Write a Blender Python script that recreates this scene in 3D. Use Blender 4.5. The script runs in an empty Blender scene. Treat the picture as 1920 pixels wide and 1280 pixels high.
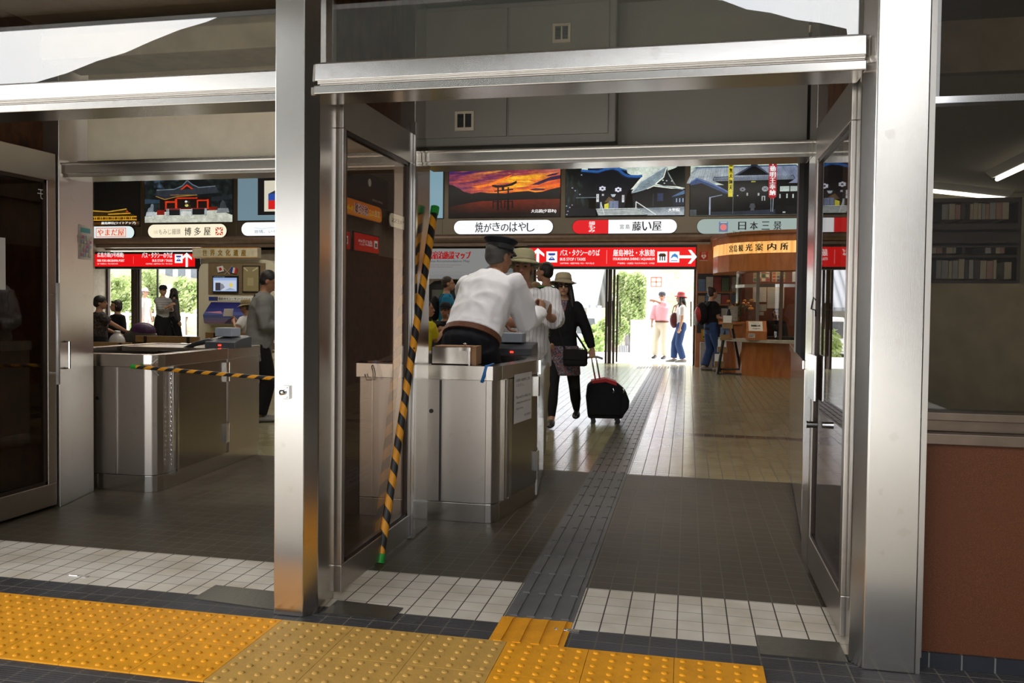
import bpy, bmesh, math, random
import numpy as np
from mathutils import Vector, Matrix, Euler
random.seed(7)
S = bpy.context.scene
COL = S.collection
R = math.radians
# ---------------------------------------------------------------- camera
CH, FOC, PPY, YAW, PIT, ROL = 1.30, 1557.0, 618.4, 11.922, 1.663, 0.647
_y, _p, _r = R(YAW), R(PIT), R(ROL)
_F = Vector((-math.sin(_y)*math.cos(_p), math.cos(_y)*math.cos(_p), -math.sin(_p)))
_rt = Vector((math.cos(_y), math.sin(_y), 0)); _up = _rt.cross(_F)
_R = _rt*math.cos(_r) + _up*math.sin(_r); _U = _up*math.cos(_r) - _rt*math.sin(_r)
cam = bpy.data.cameras.new('camera'); camo = bpy.data.objects.new('camera', cam); COL.objects.link(camo)
cam.sensor_width = 36; cam.lens = FOC/1920*36; cam.shift_y = -(640-PPY)/1920; cam.clip_end = 800; cam.clip_start = 0.05
camo.matrix_world = Matrix(((_R.x, _U.x, -_F.x, 0), (_R.y, _U.y, -_F.y, 0), (_R.z, _U.z, -_F.z, CH), (0, 0, 0, 1)))
S.camera = camo
# ---------------------------------------------------------------- light
w = bpy.data.worlds.new('overcast_sky'); S.world = w; w.use_nodes = True
wn = w.node_tree; bg = wn.nodes['Background']; bg.inputs[1].default_value = 4.6
_tc = wn.nodes.new('ShaderNodeTexCoord'); _nz = wn.nodes.new('ShaderNodeTexNoise'); _nz.inputs['Scale'].default_value = 2.2; _nz.inputs['Detail'].default_value = 4
_cr = wn.nodes.new('ShaderNodeValToRGB'); _cr.color_ramp.elements[0].color = (.80, .86, .95, 1); _cr.color_ramp.elements[1].color = (1, 1, 1, 1)
_cr.color_ramp.elements[0].position = .35; _cr.color_ramp.elements[1].position = .65
wn.links.new(_tc.outputs['Generated'], _nz.inputs['Vector']); wn.links.new(_nz.outputs['Fac'], _cr.inputs['Fac']); wn.links.new(_cr.outputs['Color'], bg.inputs[0])
def sun(name, e, rot, ang, col=(1, .97, .92)):
    l = bpy.data.lights.new(name, 'SUN'); l.energy = e; l.angle = R(ang); l.color = col
    o = bpy.data.objects.new(name, l); COL.objects.link(o); o.rotation_euler = [R(a) for a in rot]; return o
sun('hazy_sun', 6.0, (30, 0, 160), 12)
def area(name, loc, sx, sy, e, rot=(0, 0, 0), col=(1, .93, .80)):
    l = bpy.data.lights.new(name, 'AREA'); l.shape = 'RECTANGLE'; l.size = sx; l.size_y = sy; l.energy = e; l.color = col
    o = bpy.data.objects.new(name, l); COL.objects.link(o); o.location = loc; o.rotation_euler = [R(a) for a in rot]; return o
for i, (lx, ly) in enumerate(((-1.5, 12.5), (-8.5, 10.5), (-5.5, 15.0))):
    area('hall_fill_lamp', (lx, ly, 4.55), 5.0, .35, 36)  # unseen fill lamps added under the ceiling to lift the hall
area('hall_fill_lamp', (-9.6, 14.6, 4.55), 3.0, .35, 110)  # fill lamp added to brighten the display kiosk
area('hall_fill_lamp', (.9, 14.3, 4.55), 2.6, .3, 38)  # fill lamp added to brighten the information booth wood
area('hall_fill_lamp', (-1.45, 5.15, 4.6), 2.0, .4, 70, col=(1, .96, .93))  # fill lamp added to brighten the attendant's white shirt
area('hall_fill_lamp', (-5.0, 7.2, 4.6), 2.0, .4, 50)  # fill lamp added to lift the person in the grey jacket
area('booth_lamp', (1.9, 17.0, 2.6), 1.0, .2, 14)
S.view_settings.view_transform = 'Standard'; S.view_settings.look = 'None'; S.view_settings.gamma = 1; S.view_settings.exposure = 0
S.view_settings.use_curve_mapping = False
S.cycles.max_bounces = 10; S.cycles.transparent_max_bounces = 24; S.cycles.glossy_bounces = 5; S.cycles.diffuse_bounces = 4
S.cycles.use_denoising = True; S.cycles.sample_clamp_indirect = 6
# ---------------------------------------------------------------- helpers
def ray(x, y): return _F + _R*((x-960)/FOC) + _U*((PPY-y)/FOC)
def pY(x, y, Y): d = ray(x, y); return Vector((0, 0, CH)) + d*(Y/d.y)          # point of the frame at depth Y
def pX(x, y, X): d = ray(x, y); return Vector((0, 0, CH)) + d*(X/d.x)
def pZ(x, y, Z=0.0): d = ray(x, y); return Vector((0, 0, CH)) + d*((Z-CH)/d.z)
MATS = {}
class NT:
    def __init__(s, name):
        s.m = bpy.data.materials.new(name); s.m.use_nodes = True; s.t = s.m.node_tree; s.t.nodes.clear()
        s.out = s.n('OutputMaterial'); MATS[name] = s.m
    def n(s, typ, **kw):
        nd = s.t.nodes.new('ShaderNode'+typ)
        for k, v in kw.items():
            if hasattr(nd, k) and k not in ('Color',): setattr(nd, k, v)
        return nd
    def l(s, a, b): s.t.links.new(a, b)
    def setin(s, sock, v):
        if isinstance(v, bpy.types.NodeSocket): s.l(v, sock)
        elif isinstance(v, (tuple, list)): sock.default_value = tuple(v)+((1,) if len(v) == 3 and len(sock.default_value) == 4 else ())
        else: sock.default_value = v
    def math(s, op, a, b=None, c=None, clamp=False):
        nd = s.n('Math'); nd.operation = op; nd.use_clamp = clamp; s.setin(nd.inputs[0], a)
        if b is not None: s.setin(nd.inputs[1], b)
        if c is not None: s.setin(nd.inputs[2], c)
        return nd.outputs[0]
    def mix(s, f, a, b):
        nd = s.n('Mix'); nd.data_type = 'RGBA'; s.setin(nd.inputs[0], f); s.setin(nd.inputs[6], a); s.setin(nd.inputs[7], b); return nd.outputs[2]
    def pos(s):
        tc = s.n('TexCoord'); sp = s.n('SeparateXYZ'); s.l(tc.outputs['Object'], sp.inputs[0]); return tc.outputs['Object'], sp.outputs
    def noise(s, vec, scale, detail=3, sc3=None):
        if sc3:
            mp = s.n('Mapping'); mp.inputs['Scale'].default_value = sc3; s.l(vec, mp.inputs[0]); vec = mp.outputs[0]
        nd = s.n('TexNoise'); nd.inputs['Scale'].default_value = scale; nd.inputs['Detail'].default_value = detail; s.l(vec, nd.inputs['Vector']); return nd.outputs['Fac']
    def ramp(s, f, stops):
        nd = s.n('ValToRGB'); e = nd.color_ramp.elements
        while len(e) < len(stops): e.new(.5)
        for i, (p, c) in enumerate(stops): e[i].position = p; e[i].color = tuple(c)+(1,)
        s.l(f, nd.inputs[0]); return nd.outputs[0]
    def bump(s, h, st=.2, d=.01):
        nd = s.n('Bump'); nd.inputs['Strength'].default_value = st; nd.inputs['Distance'].default_value = d; s.l(h, nd.inputs['Height']); return nd.outputs[0]
    def bsdf(s, col, rough=.5, metal=0.0, normal=None, spec=None, emit=None, es=1.0, coat=None):
        b = s.n('BsdfPrincipled'); s.setin(b.inputs['Base Color'], col); s.setin(b.inputs['Roughness'], rough); s.setin(b.inputs['Metallic'], metal)
        if normal is not None: s.l(normal, b.inputs['Normal'])
        if spec is not None: s.setin(b.inputs['Specular IOR Level'], spec)
        if emit is not None: s.setin(b.inputs['Emission Color'], emit); b.inputs['Emission Strength'].default_value = es
        if coat: b.inputs['Coat Weight'].default_value = coat
        s.l(b.outputs[0], s.out.inputs[0]); return b
def mat(name, col, rough=.5, metal=0.0, spec=None, var=.12, scale=9.0, bump=0.0, bscale=60.0, emit=None, es=1.0):
    if name in MATS: return MATS[name]
    t = NT(name); v, _ = t.pos(); f = t.noise(v, scale)
    c = t.ramp(f, [(.3, [max(0, k*(1-var)) for k in col]), (.7, [min(1, k*(1+var)) for k in col])])
    nm = t.bump(t.noise(v, bscale), bump, .01) if bump else None
    t.bsdf(c, rough, metal, nm, spec, emit, es); return t.m
def cloth(name, col, rough=.85, bump=.5, sc=7.0):
    if name in MATS: return MATS[name]
    t = NT(name); v, _ = t.pos()
    f1 = t.noise(v, sc, 2, (1, 1, .45)); f2 = t.noise(v, 260, 1)
    h = t.math('ADD', t.math('MULTIPLY', f1, 1.0), t.math('MULTIPLY', f2, .004))
    t.bsdf(t.mix(f2, [k*.9 for k in col], [min(1, k*1.06) for k in col]), rough, 0, t.bump(h, bump, .06), .25); return t.m
def brushed(name, col=(.63, .60, .56), rough=.21, axis='z', st=.025):
    t = NT(name); v, p = t.pos()
    sc = {'z': (60, 60, .7), 'x': (.7, 60, 60), 'y': (60, .7, 60)}[axis]
    f = t.noise(v, 22, 2, sc); g = t.noise(v, 2.3, 3); sm = t.noise(v, 14, 4)
    c = t.mix(g, [k*.88 for k in col], [k*1.06 for k in col])
    c = t.mix(t.math('MULTIPLY', t.math('GREATER_THAN', sm, .66), .12), c, (.32, .25, .17))
    ro = t.math('ADD', t.math('MULTIPLY', f, .06), rough-.03)
    t.bsdf(c, ro, 1.0, t.bump(f, st, .002)); return t.m
def glassy(name, base=.14, tint=(.86, .84, .80), pw=4.0, top=.85, rough=0.0):
    t = NT(name); lw = t.n('LayerWeight'); lw.inputs['Blend'].default_value = .5
    f = t.math('ADD', t.math('MULTIPLY', t.math('POWER', lw.outputs['Facing'], pw), top-base), base, clamp=True)
    a = t.n('BsdfTransparent'); a.inputs[0].default_value = tint+(1,); g = t.n('BsdfGlossy'); g.inputs['Roughness'].default_value = rough
    g.inputs['Color'].default_value = (.95, .95, .95, 1)
    mx = t.n('MixShader'); t.l(f, mx.inputs[0]); t.l(a.outputs[0], mx.inputs[1]); t.l(g.outputs[0], mx.inputs[2]); t.l(mx.outputs[0], t.out.inputs[0]); return t.m
def emis(name, col, st):
    t = NT(name); e = t.n('Emission'); e.inputs[0].default_value = tuple(col)+(1,); e.inputs[1].default_value = st; t.l(e.outputs[0], t.out.inputs[0]); return t.m
def printed(name, es):
    t = NT(name); a = t.n('Attribute', attribute_name='ink'); a.attribute_name = 'ink'
    if es > 0: t.bsdf(t.mix(.5, a.outputs['Color'], (0, 0, 0)), .25, 0, emit=a.outputs['Color'], es=es)
    else: t.bsdf(a.outputs['Color'], .5)
    return t.m

def tag(o, label=None, cat=None, group=None, kind=None, category=None):
    cat = cat or category
    for k, v in (('label', label), ('category', cat), ('group', group), ('kind', kind)):
        if v: o[k] = v
    return o
def empty(name, loc=(0, 0, 0), rz=0.0, label=None, cat=None, group=None):
    o = bpy.data.objects.new(name, None); COL.objects.link(o); o.location = loc; o.rotation_euler.z = rz; o.empty_display_size = .1
    return tag(o, label, cat, group)
def copy_tree(o, parent=None):
    c = o.copy(); COL.objects.link(c); c.parent = parent
    for ch in list(o.children): copy_tree(ch, c)
    return c
class B:
    def __init__(s): s.bm = bmesh.new(); s.mi = 0
    def _f(s, vs):
        try: f = s.bm.faces.new(vs); f.material_index = s.mi; return f
        except ValueError: return None
    def box(s, x0, x1, y0, y1, z0, z1, M=None):
        P = [(x, y, z) for x in (x0, x1) for y in (y0, y1) for z in (z0, z1)]
        v = [s.bm.verts.new(M @ Vector(p) if M else p) for p in P]
        for q in ((0, 1, 3, 2), (4, 6, 7, 5), (0, 4, 5, 1), (2, 3, 7, 6), (0, 2, 6, 4), (1, 5, 7, 3)): s._f([v[i] for i in q])
        return s
    def prism(s, poly, z0, z1, M=None):
        a = [s.bm.verts.new((M @ Vector((x, y, z0))) if M else (x, y, z0)) for x, y in poly]
        b = [s.bm.verts.new((M @ Vector((x, y, z1))) if M else (x, y, z1)) for x, y in poly]
        n = len(a); s._f(list(reversed(a))); s._f(b)
        for i in range(n): s._f([a[i], a[(i+1) % n], b[(i+1) % n], b[i]])
        return s
    def tube(s, pts, rad, n=10, ref=None, cap=True, rnd=False):
        pts = [Vector(p) for p in pts]; rings = []
        if not isinstance(rad, (list, tuple)) : rad = [rad]*len(pts)
        rad = [(q, q) if not isinstance(q, (tuple, list)) else q for q in rad]
        if rnd:
            d0 = (pts[0]-pts[1]).normalized(); d1 = (pts[-1]-pts[-2]).normalized(); r0 = min(rad[0]); r1 = min(rad[-1])
            pts = [pts[0]+d0*r0*.75, pts[0]+d0*r0*.45] + pts + [pts[-1]+d1*r1*.45, pts[-1]+d1*r1*.75]
            sc = lambda q, k: (q[0]*k, q[1]*k)
            rad = [sc(rad[0], .4), sc(rad[0], .8)] + list(rad) + [sc(rad[-1], .8), sc(rad[-1], .4)]
        prev = None
        for i, p in enumerate(pts):
            t = (pts[min(i+1, len(pts)-1)] - pts[max(i-1, 0)]).normalized()
            a = Vector(ref) if ref else (prev if prev else (Vector((1, 0, 0)) if abs(t.x) < .8 else Vector((0, 1, 0))))
            a = (a - t*a.dot(t))
            if a.length < 1e-5: a = t.orthogonal()
            a.normalize(); b = t.cross(a); prev = a
            rings.append([s.bm.verts.new(p + a*rad[i][0]*math.cos(2*math.pi*k/n) + b*rad[i][1]*math.sin(2*math.pi*k/n)) for k in range(n)])
        for i in range(len(rings)-1):
            for k in range(n): s._f([rings[i][k], rings[i][(k+1) % n], rings[i+1][(k+1) % n], rings[i+1][k]])
        if cap: s._f(list(reversed(rings[0]))); s._f(rings[-1])
        return s
    def ell(s, c, r, M=None, u=14, v=9):
        c = Vector(c); top = None; rows = []
        for j in range(1, v):
            th = math.pi*j/v
            rows.append([Vector((r[0]*math.sin(th)*math.cos(2*math.pi*k/u), r[1]*math.sin(th)*math.sin(2*math.pi*k/u), r[2]*math.cos(th))) for k in range(u)])
        f = (lambda q: c + (M @ q)) if M else (lambda q: c+q)
        T = s.bm.verts.new(f(Vector((0, 0, r[2])))); Bt = s.bm.verts.new(f(Vector((0, 0, -r[2]))))
        g = [[s.bm.verts.new(f(q)) for q in row] for row in rows]
        for k in range(u):
            s._f([T, g[0][k], g[0][(k+1) % u]]); s._f([Bt, g[-1][(k+1) % u], g[-1][k]])
            for j in range(v-2): s._f([g[j][k], g[j+1][k], g[j+1][(k+1) % u], g[j][(k+1) % u]])
        return s
    def lathe(s, prof, c=(0, 0, 0), n=24, M=None, wob=None):
        c = Vector(c); rings = []
        for (r, z) in prof:
            ring = []
            for k in range(n):
                a = 2*math.pi*k/n; rr, zz = (wob(r, z, a) if wob else (r, z))
                q = Vector((rr*math.cos(a), rr*math.sin(a), zz)); ring.append(s.bm.verts.new(c + (M @ q if M else q)))
            rings.append(ring)
        for i in range(len(rings)-1):
            for k in range(n): s._f([rings[i][k], rings[i][(k+1) % n], rings[i+1][(k+1) % n], rings[i+1][k]])
        s._f(list(reversed(rings[0]))); s._f(rings[-1]); return s
    def quad(s, a, b, c, d): s._f([s.bm.verts.new(p) for p in (a, b, c, d)]); return s
    def done(s, name, m, parent=None, smooth=False, bevel=0.0, **tg):
        bmesh.ops.recalc_face_normals(s.bm, faces=s.bm.faces)
        me = bpy.data.meshes.new(name); s.bm.to_mesh(me); s.bm.free()
        for mm in (m if isinstance(m, (list, tuple)) else [m]): me.materials.append(mm)
        if smooth:
            for p in me.polygons: p.use_smooth = True
        o = bpy.data.objects.new(name, me); COL.objects.link(o); o.parent = parent
        if bevel:
            b = o.modifiers.new('bevel', 'BEVEL'); b.width = bevel; b.segments = 2; b.limit_method = 'ANGLE'
        return tag(o, **tg)
from mathutils import noise as mnoise
def fuse(b, name, m, parent, voxel, smooth=3, folds=0.0, seed=0.0):
    bmesh.ops.recalc_face_normals(b.bm, faces=b.bm.faces)
    me = bpy.data.meshes.new('t'); b.bm.to_mesh(me); b.bm.free(); t = bpy.data.objects.new('t', me); COL.objects.link(t)
    r = t.modifiers.new('r', 'REMESH'); r.mode = 'VOXEL'; r.voxel_size = voxel
    if smooth: sm = t.modifiers.new('s', 'SMOOTH'); sm.iterations = smooth; sm.factor = .5
    dg = bpy.context.evaluated_depsgraph_get(); dg.update(); nm = bpy.data.meshes.new_from_object(t.evaluated_get(dg))
    bpy.data.objects.remove(t); bpy.data.meshes.remove(me); nm.name = name
    nm.materials.clear(); nm.materials.append(m)
    if folds:
        for v in nm.vertices:
            c = v.co; q = Vector((c.x*7+c.z*3+seed, c.y*7-c.z*2, c.z*4.5-c.x*3)); n_ = mnoise.noise(q)*.7+mnoise.noise(q*2.3)*.3
            q2 = Vector((c.x*5-c.z*4+seed*2, c.y*5, c.z*6+c.x*5)); r_ = 1-abs(mnoise.noise(q2))*3.2
            v.co = c+v.normal*folds*(n_*.8+max(0, r_)*.9-.3)
    for p in nm.polygons: p.use_smooth = True
    o = bpy.data.objects.new(name, nm); COL.objects.link(o); o.parent = parent; return o
def struct(b, name, m, **k): return b.done(name, m, kind='structure', **k)
# ---- flat printed faces: polygons and lettering in (u, v) on a plane, each later layer a fraction of a millimetre further out
_tc_cache = {}
def glyphs(txt):
    if txt in _tc_cache: return _tc_cache[txt]
    cu = bpy.data.curves.new('t', 'FONT'); cu.body = txt; cu.resolution_u = 2; o = bpy.data.objects.new('t', cu); COL.objects.link(o)
    dg = bpy.context.evaluated_depsgraph_get(); dg.update(); me = bpy.data.meshes.new_from_object(o.evaluated_get(dg))
    vs = [tuple(v.co) for v in me.vertices]; fs = [tuple(p.vertices) for p in me.polygons]
    bpy.data.objects.remove(o); bpy.data.meshes.remove(me); bpy.data.curves.remove(cu)
    if not vs: vs = [(0, 0, 0), (1, 0, 0), (1, 1, 0)]; fs = []
    x0 = min(v[0] for v in vs); x1 = max(v[0] for v in vs); y0 = min(v[1] for v in vs); y1 = max(v[1] for v in vs)
    _tc_cache[txt] = ([((v[0]-x0)/(x1-x0+1e-9), (v[1]-y0)/(y1-y0+1e-9)) for v in vs], fs); return _tc_cache[txt]
class Pr:
    def __init__(s, o, ux, uy, step=.0007):
        s.o = Vector(o); s.x = Vector(ux); s.y = Vector(uy); s.n = s.x.cross(s.y).normalized(); s.v = []; s.f = []; s.c = []; s.k = 1; s.st = step; s.curve = None
    def P(s, u, v): return s.o + s.x*u + s.y*v + s.n*(s.k*s.st) if not s.curve else s.curve(u, v, s.k*s.st)
    def poly(s, pts, col):
        b = len(s.v); s.v += [s.P(u, v) for u, v in pts]; s.f.append(tuple(range(b, b+len(pts)))); s.c.append(col); s.k += 1; return s
    def rect(s, u0, v0, u1, v1, col): return s.poly([(u0, v0), (u1, v0), (u1, v1), (u0, v1)], col)
    def strip(s, u0, v0, u1, v1, cols):            # vertical run of colours, top to bottom, printed as bands
        n = len(cols)
        for i, c in enumerate(cols):
            a = v1-(v1-v0)*i/n; b_ = v1-(v1-v0)*(i+1)/n; s.poly([(u0, b_), (u1, b_), (u1, a), (u0, a)], c); s.k -= 1
        s.k += 1; return s
    def disc(s, u, v, ru, rv, col, n=20, a0=0, a1=360):
        return s.poly([(u+ru*math.cos(R(a0+(a1-a0)*i/n)), v+rv*math.sin(R(a0+(a1-a0)*i/n))) for i in range(n+(0 if a1-a0 >= 360 else 1))], col)
    def pill(s, u0, v0, u1, v1, col, n=10):
        r = (v1-v0)/2; c = (v0+v1)/2
        return s.poly([(u1-r+r*math.cos(R(a)), c+r*math.sin(R(a))) for a in range(-90, 91, 15)] + [(u0+r+r*math.cos(R(a)), c+r*math.sin(R(a))) for a in range(90, 271, 15)], col)
    def text(s, txt, u0, v0, u1, v1, col, bold=0.0, mirror=False):
        g, fs = glyphs(txt)
        for du in ((0,) if not bold else (-bold, 0, bold)):
            b = len(s.v); s.v += [s.P(u0+du+(u1-u0)*(1-a if mirror else a), v0+(v1-v0)*c) for a, c in g]
            for f in fs: s.f.append(tuple(b+i for i in f)); s.c.append(col)
            s.k += .3
        s.k += .7; return s
    def line(s, pts, wd, col):
        for (a, b_) in zip(pts, pts[1:]):
            d = Vector((b_[0]-a[0], b_[1]-a[1])); 
            if d.length < 1e-6: continue
            d.normalize(); q = (-d.y*wd/2, d.x*wd/2)
            s.poly([(a[0]+q[0], a[1]+q[1]), (a[0]-q[0], a[1]-q[1]), (b_[0]-q[0], b_[1]-q[1]), (b_[0]+q[0], b_[1]+q[1])], col); s.k -= .8
        s.k += .8; return s
    def done(s, name, m, parent=None, **tg):
        me = bpy.data.meshes.new(name); me.from_pydata([tuple(v) for v in s.v], [], s.f)
        at = me.color_attributes.new('ink', 'FLOAT_COLOR', 'CORNER'); i = 0
        for p, c in zip(me.polygons, s.c):
            for q_ in range(len(p.loop_indices)): cc = c[q_] if isinstance(c, list) and isinstance(c[0], tuple) else c; at.data[i].color = (cc[0], cc[1], cc[2], 1); i += 1
        me.materials.append(m); o = bpy.data.objects.new(name, me); COL.objects.link(o); o.parent = parent; return tag(o, **tg)
def hexc(r, g, b):                                  # display colour to scene colour
    f = lambda c: (c/255/12.92 if c < 10.3 else ((c/255+.055)/1.055)**2.4); return (f(r), f(g), f(b))
# ---------------------------------------------------------------- materials
STEEL = brushed('brushed_steel'); STEELX = brushed('brushed_steel_horizontal', axis='x'); STEELD = brushed('worn_steel', (.56, .525, .485), .32)
MIRROR = brushed('polished_steel', (.72, .71, .68), .10, st=.03)
CHROME = mat('chrome', (.75, .75, .75), .12, 1.0, var=.03)
GLASS = glassy('tinted_door_glass', .05, (.60, .53, .47), 5.0, .8); TRANSOM = glassy('transom_glass', .125, (.88, .86, .82), 4.0); CLEAR = glassy('clear_glass', .04, (.95, .96, .95), 4.0, .7)
WOOD = None
def woodmat(name, a, b, rough=.35, sc=(3, 3, .5)):
    t = NT(name); v, _ = t.pos(); f = t.noise(v, 7, 4, sc); t.bsdf(t.ramp(f, [(.3, a), (.7, b)]), rough, 0, None, .4); return t.m
BROWNP = woodmat('rusty_brown_panel', (.045, .014, .005), (.15, .052, .012), .6, (2, 2, 1.2))
COUNTERW = woodmat('orange_wood', (.36, .115, .028), (.50, .18, .05), .32, (2, 2, .4)); BENCHW = woodmat('bench_wood', (.22, .13, .055), (.33, .20, .09), .45, (.4, 3, 3))
CREAM = mat('cream_panel', (.90, .80, .62), .55, var=.05); GREYP = mat('grey_painted_panel', (.255, .235, .205), .5, var=.05, scale=3)
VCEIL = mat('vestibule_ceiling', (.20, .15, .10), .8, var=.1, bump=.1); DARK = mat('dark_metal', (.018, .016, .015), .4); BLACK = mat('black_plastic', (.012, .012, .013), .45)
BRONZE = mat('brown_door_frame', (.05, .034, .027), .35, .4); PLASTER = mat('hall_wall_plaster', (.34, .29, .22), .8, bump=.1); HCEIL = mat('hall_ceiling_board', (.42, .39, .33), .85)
BAND = brushed('bronze_fascia', (.26, .225, .18), .38, 'x'); BEIGE = mat('beige_plastic', (.60, .52, .40), .5, var=.04)
WHITE = mat('white_paint', (.78, .77, .74), .5, var=.03); PAPER = mat('white_paper', (.80, .80, .78), .7, var=.03); GREEN = mat('green_plastic', (.02, .36, .04), .4); BLUE = mat('blue_plastic_strap', (.02, .20, .62), .4)
CARD = mat('cardboard', (.40, .22, .11), .8); GRANITE = None
INK = printed('printed_paper', 0); LIT = printed('backlit_print', 1.0); LITD = printed('backlit_print_dim', .55)
def photoprint(name, es):
    t = NT(name); a = t.n('Attribute'); a.attribute_name = 'ink'; v, p = t.pos()
    n1 = t.noise(v, 7, 6); n2 = t.noise(v, 28, 5); k = t.math('ADD', t.math('MULTIPLY', n1, 1.1), t.math('ADD', t.math('MULTIPLY', n2, .55), .18))
    vm = t.n('VectorMath'); vm.operation = 'SCALE'; t.l(a.outputs['Color'], vm.inputs[0]); t.l(k, vm.inputs['Scale'])
    t.bsdf((.02, .02, .02), .2, 0, emit=vm.outputs[0], es=es); return t.m
PHOTO = photoprint('backlit_photograph', 1.0)
SCREEN = printed('monitor_picture', .75)
LED = emis('red_led', (1, .02, .01), 6); TUBE = emis('fluorescent_tube', (1, .97, .88), 7)
# ================================================================ SETTING
def floor_material():
    t = NT('floor_tiles'); v, p = t.pos(); X, Y = p[0], p[1]
    gx = t.math('FRACT', t.math('ADD', t.math('DIVIDE', X, .1021), 202.223)); gy = t.math('FRACT', t.math('ADD', t.math('DIVIDE', Y, .1), 50.1))
    cell = t.n('Combine' if False else 'CombineXYZ'); t.l(t.math('FLOOR', t.math('ADD', t.math('DIVIDE', X, .1021), 202.223)), cell.inputs[0]); t.l(t.math('FLOOR', t.math('ADD', t.math('DIVIDE', Y, .1), 50.1)), cell.inputs[1])
    wn_ = t.n('TexWhiteNoise'); wn_.noise_dimensions = '2D'; t.l(cell.outputs[0], wn_.inputs['Vector']); rnd = wn_.outputs['Value']
    sx = t.math('LESS_THAN', gx, .055); sy = t.math('LESS_THAN', gy, .045)
    n1 = t.noise(v, 3.0, 4); n2 = t.noise(v, 160, 2)
    ge = lambda a, b: t.math('GREATER_THAN', a, b)
    lt = lambda a, b: t.math('LESS_THAN', a, b)
    mul = lambda a, b: t.math('MULTIPLY', a, b)
    z0 = mul(lt(Y, 3.295), ge(Y, 2.2)); zp = lt(Y, 2.2); z1 = mul(ge(Y, 3.295), lt(Y, 3.80)); z2 = mul(ge(Y, 3.80), lt(Y, 6.48))
    light_near = (.72, .665, .58); taupe = (.072, .058, .038); beige = (.31, .285, .17); char = (.060, .060, .066)
    c = t.mix(z2, beige, taupe); c = t.mix(z1, c, light_near); c = t.mix(z0, c, char); c = t.mix(zp, c, light_near)
    dl = mul(mul(ge(Y, 8.60), lt(Y, 8.78)), ge(X, -.105)); c = t.mix(dl, c, (.05, .045, .038))
    br = mul(mul(ge(Y, 8.38), lt(Y, 8.90)), mul(ge(X, -.43), lt(X, -.105))); c = t.mix(br, c, (.10, .09, .075))
    k = t.math('ADD', t.math('ADD', mul(rnd, .10), mul(n1, .25)), .82)
    vm = t.n('VectorMath'); vm.operation = 'SCALE'; t.l(c, vm.inputs[0]); t.l(k, vm.inputs['Scale']); c = vm.outputs[0]
    dirt = t.ramp(n1, [(.35, (.82, .78, .70)), (.65, (1, 1, 1))]); mm = t.n('Mix'); mm.data_type = 'RGBA'; mm.blend_type = 'MULTIPLY'; mm.inputs[0].default_value = 1; t.l(c, mm.inputs[6]); t.l(dirt, mm.inputs[7]); c = mm.outputs[2]
    dark2 = t.math('MAXIMUM', z0, z2)
    far_ = ge(Y, 6.48); seamx = t.mix(far_, t.mix(dark2, (.075, .065, .055), (.15, .135, .11)), (.05, .042, .03)); seamy = t.mix(far_, t.mix(dark2, (.30, .28, .25), (.17, .155, .13)), (.16, .14, .085))
    c = t.mix(sy, c, seamy); c = t.mix(sx, c, seamx)
    ribs = t.math('MULTIPLY', t.math('SINE', mul(Y, 2*math.pi/.0143)), z0)
    ribf = mul(t.math('SINE', mul(Y, 2*math.pi/.05)), ge(Y, 6.48))
    seam = t.math('MAXIMUM', sx, sy)
    h = t.math('ADD', t.math('ADD', mul(seam, -1.0), mul(ribs, .9)), t.math('ADD', mul(n2, .12), mul(ribf, .25)))
    rough = t.math('ADD', t.math('ADD', mul(n1, .05), mul(seam, .3)), t.math('ADD', t.math('ADD', mul(ge(Y, 3.295), .0), mul(ge(Y, 6.48), -.28)), .44))
    t.bsdf(c, rough, 0, t.bump(h, .28, .004), t.math('ADD', t.math('MULTIPLY', t.math('GREATER_THAN', Y, 6.48), .22), .16)); return t.m
b = B(); b.box(-16, 6, -1.2, 19.3, -.12, 0); struct(b, 'floor', floor_material())
# platform deck beyond the canopy, added unseen backdrop walls and the wooded ridge that the glass mirrors
CONC = mat('pale_concrete', (.58, .57, .54), .9, var=.06, scale=1.5)
b = B(); b.box(-120, 120, -90, -1.2, -.15, -.01); struct(b, 'ground', CONC)
b = B(); b.box(-60, 12, -27, -25, 0, 5.2); struct(b, 'wall_bright_reflector', mat('reflector_white', (.50, .50, .51), .8, var=.02))  # unseen bright wall added for the steel to mirror and to light the entrance
FOREST = mat('forest_hillside', (.010, .012, .008), .95, var=.3, scale=.12)
def ridge(name, prof, yy, depth, m):
    b = B(); n = len(prof); random.seed(3)
    fr = [b.bm.verts.new((x, yy, z+random.uniform(-.6, .6))) for x, z in prof]; ft = [b.bm.verts.new((x, yy+depth, -1)) for x, z in prof]; bk = [b.bm.verts.new((x, yy-depth*1.4, -1)) for x, z in prof]
    for i in range(n-1):
        b._f([ft[i], ft[i+1], fr[i+1], fr[i]]); b._f([fr[i], fr[i+1], bk[i+1], bk[i]])
    b._f([ft[0], fr[0], bk[0]]); b._f([ft[-1], bk[-1], fr[-1]])
    return struct(b, name, m, smooth=False)
yy = 160.; prof = []
for i in range(81):
    az = -62+1.6*i
    tn = np.interp(az, [-62, -50, -43.5, -37.8, -30.4, -20, -10, 2.8, 10.2, 11.5, 13, 30, 66], [.16, .25, .301, .347, .396, .45, .43, .355, .322, .14, .05, .03, .03])
    prof.append((yy*math.tan(R(az)), 1.3+tn*(yy+3.2)))
ridge('hill_reflected', prof, -yy, 30, FOREST)
b = B(); b.box(8.2, 40, -24, -20, 0, 14); struct(b, 'wall_dark_backdrop', mat('dark_backdrop_paint', (.02, .016, .012), .9))  # unseen dark block added to keep bright reflections out of the office glass
b = B(); b.box(3.4, 3.6, -8.1, 3.26, 0, 4.2); struct(b, 'wall_dark_screen', mat('dark_backdrop_paint', (.02, .016, .012), .9))  # unseen dark wall added to darken the reflections and light from the right
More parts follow.
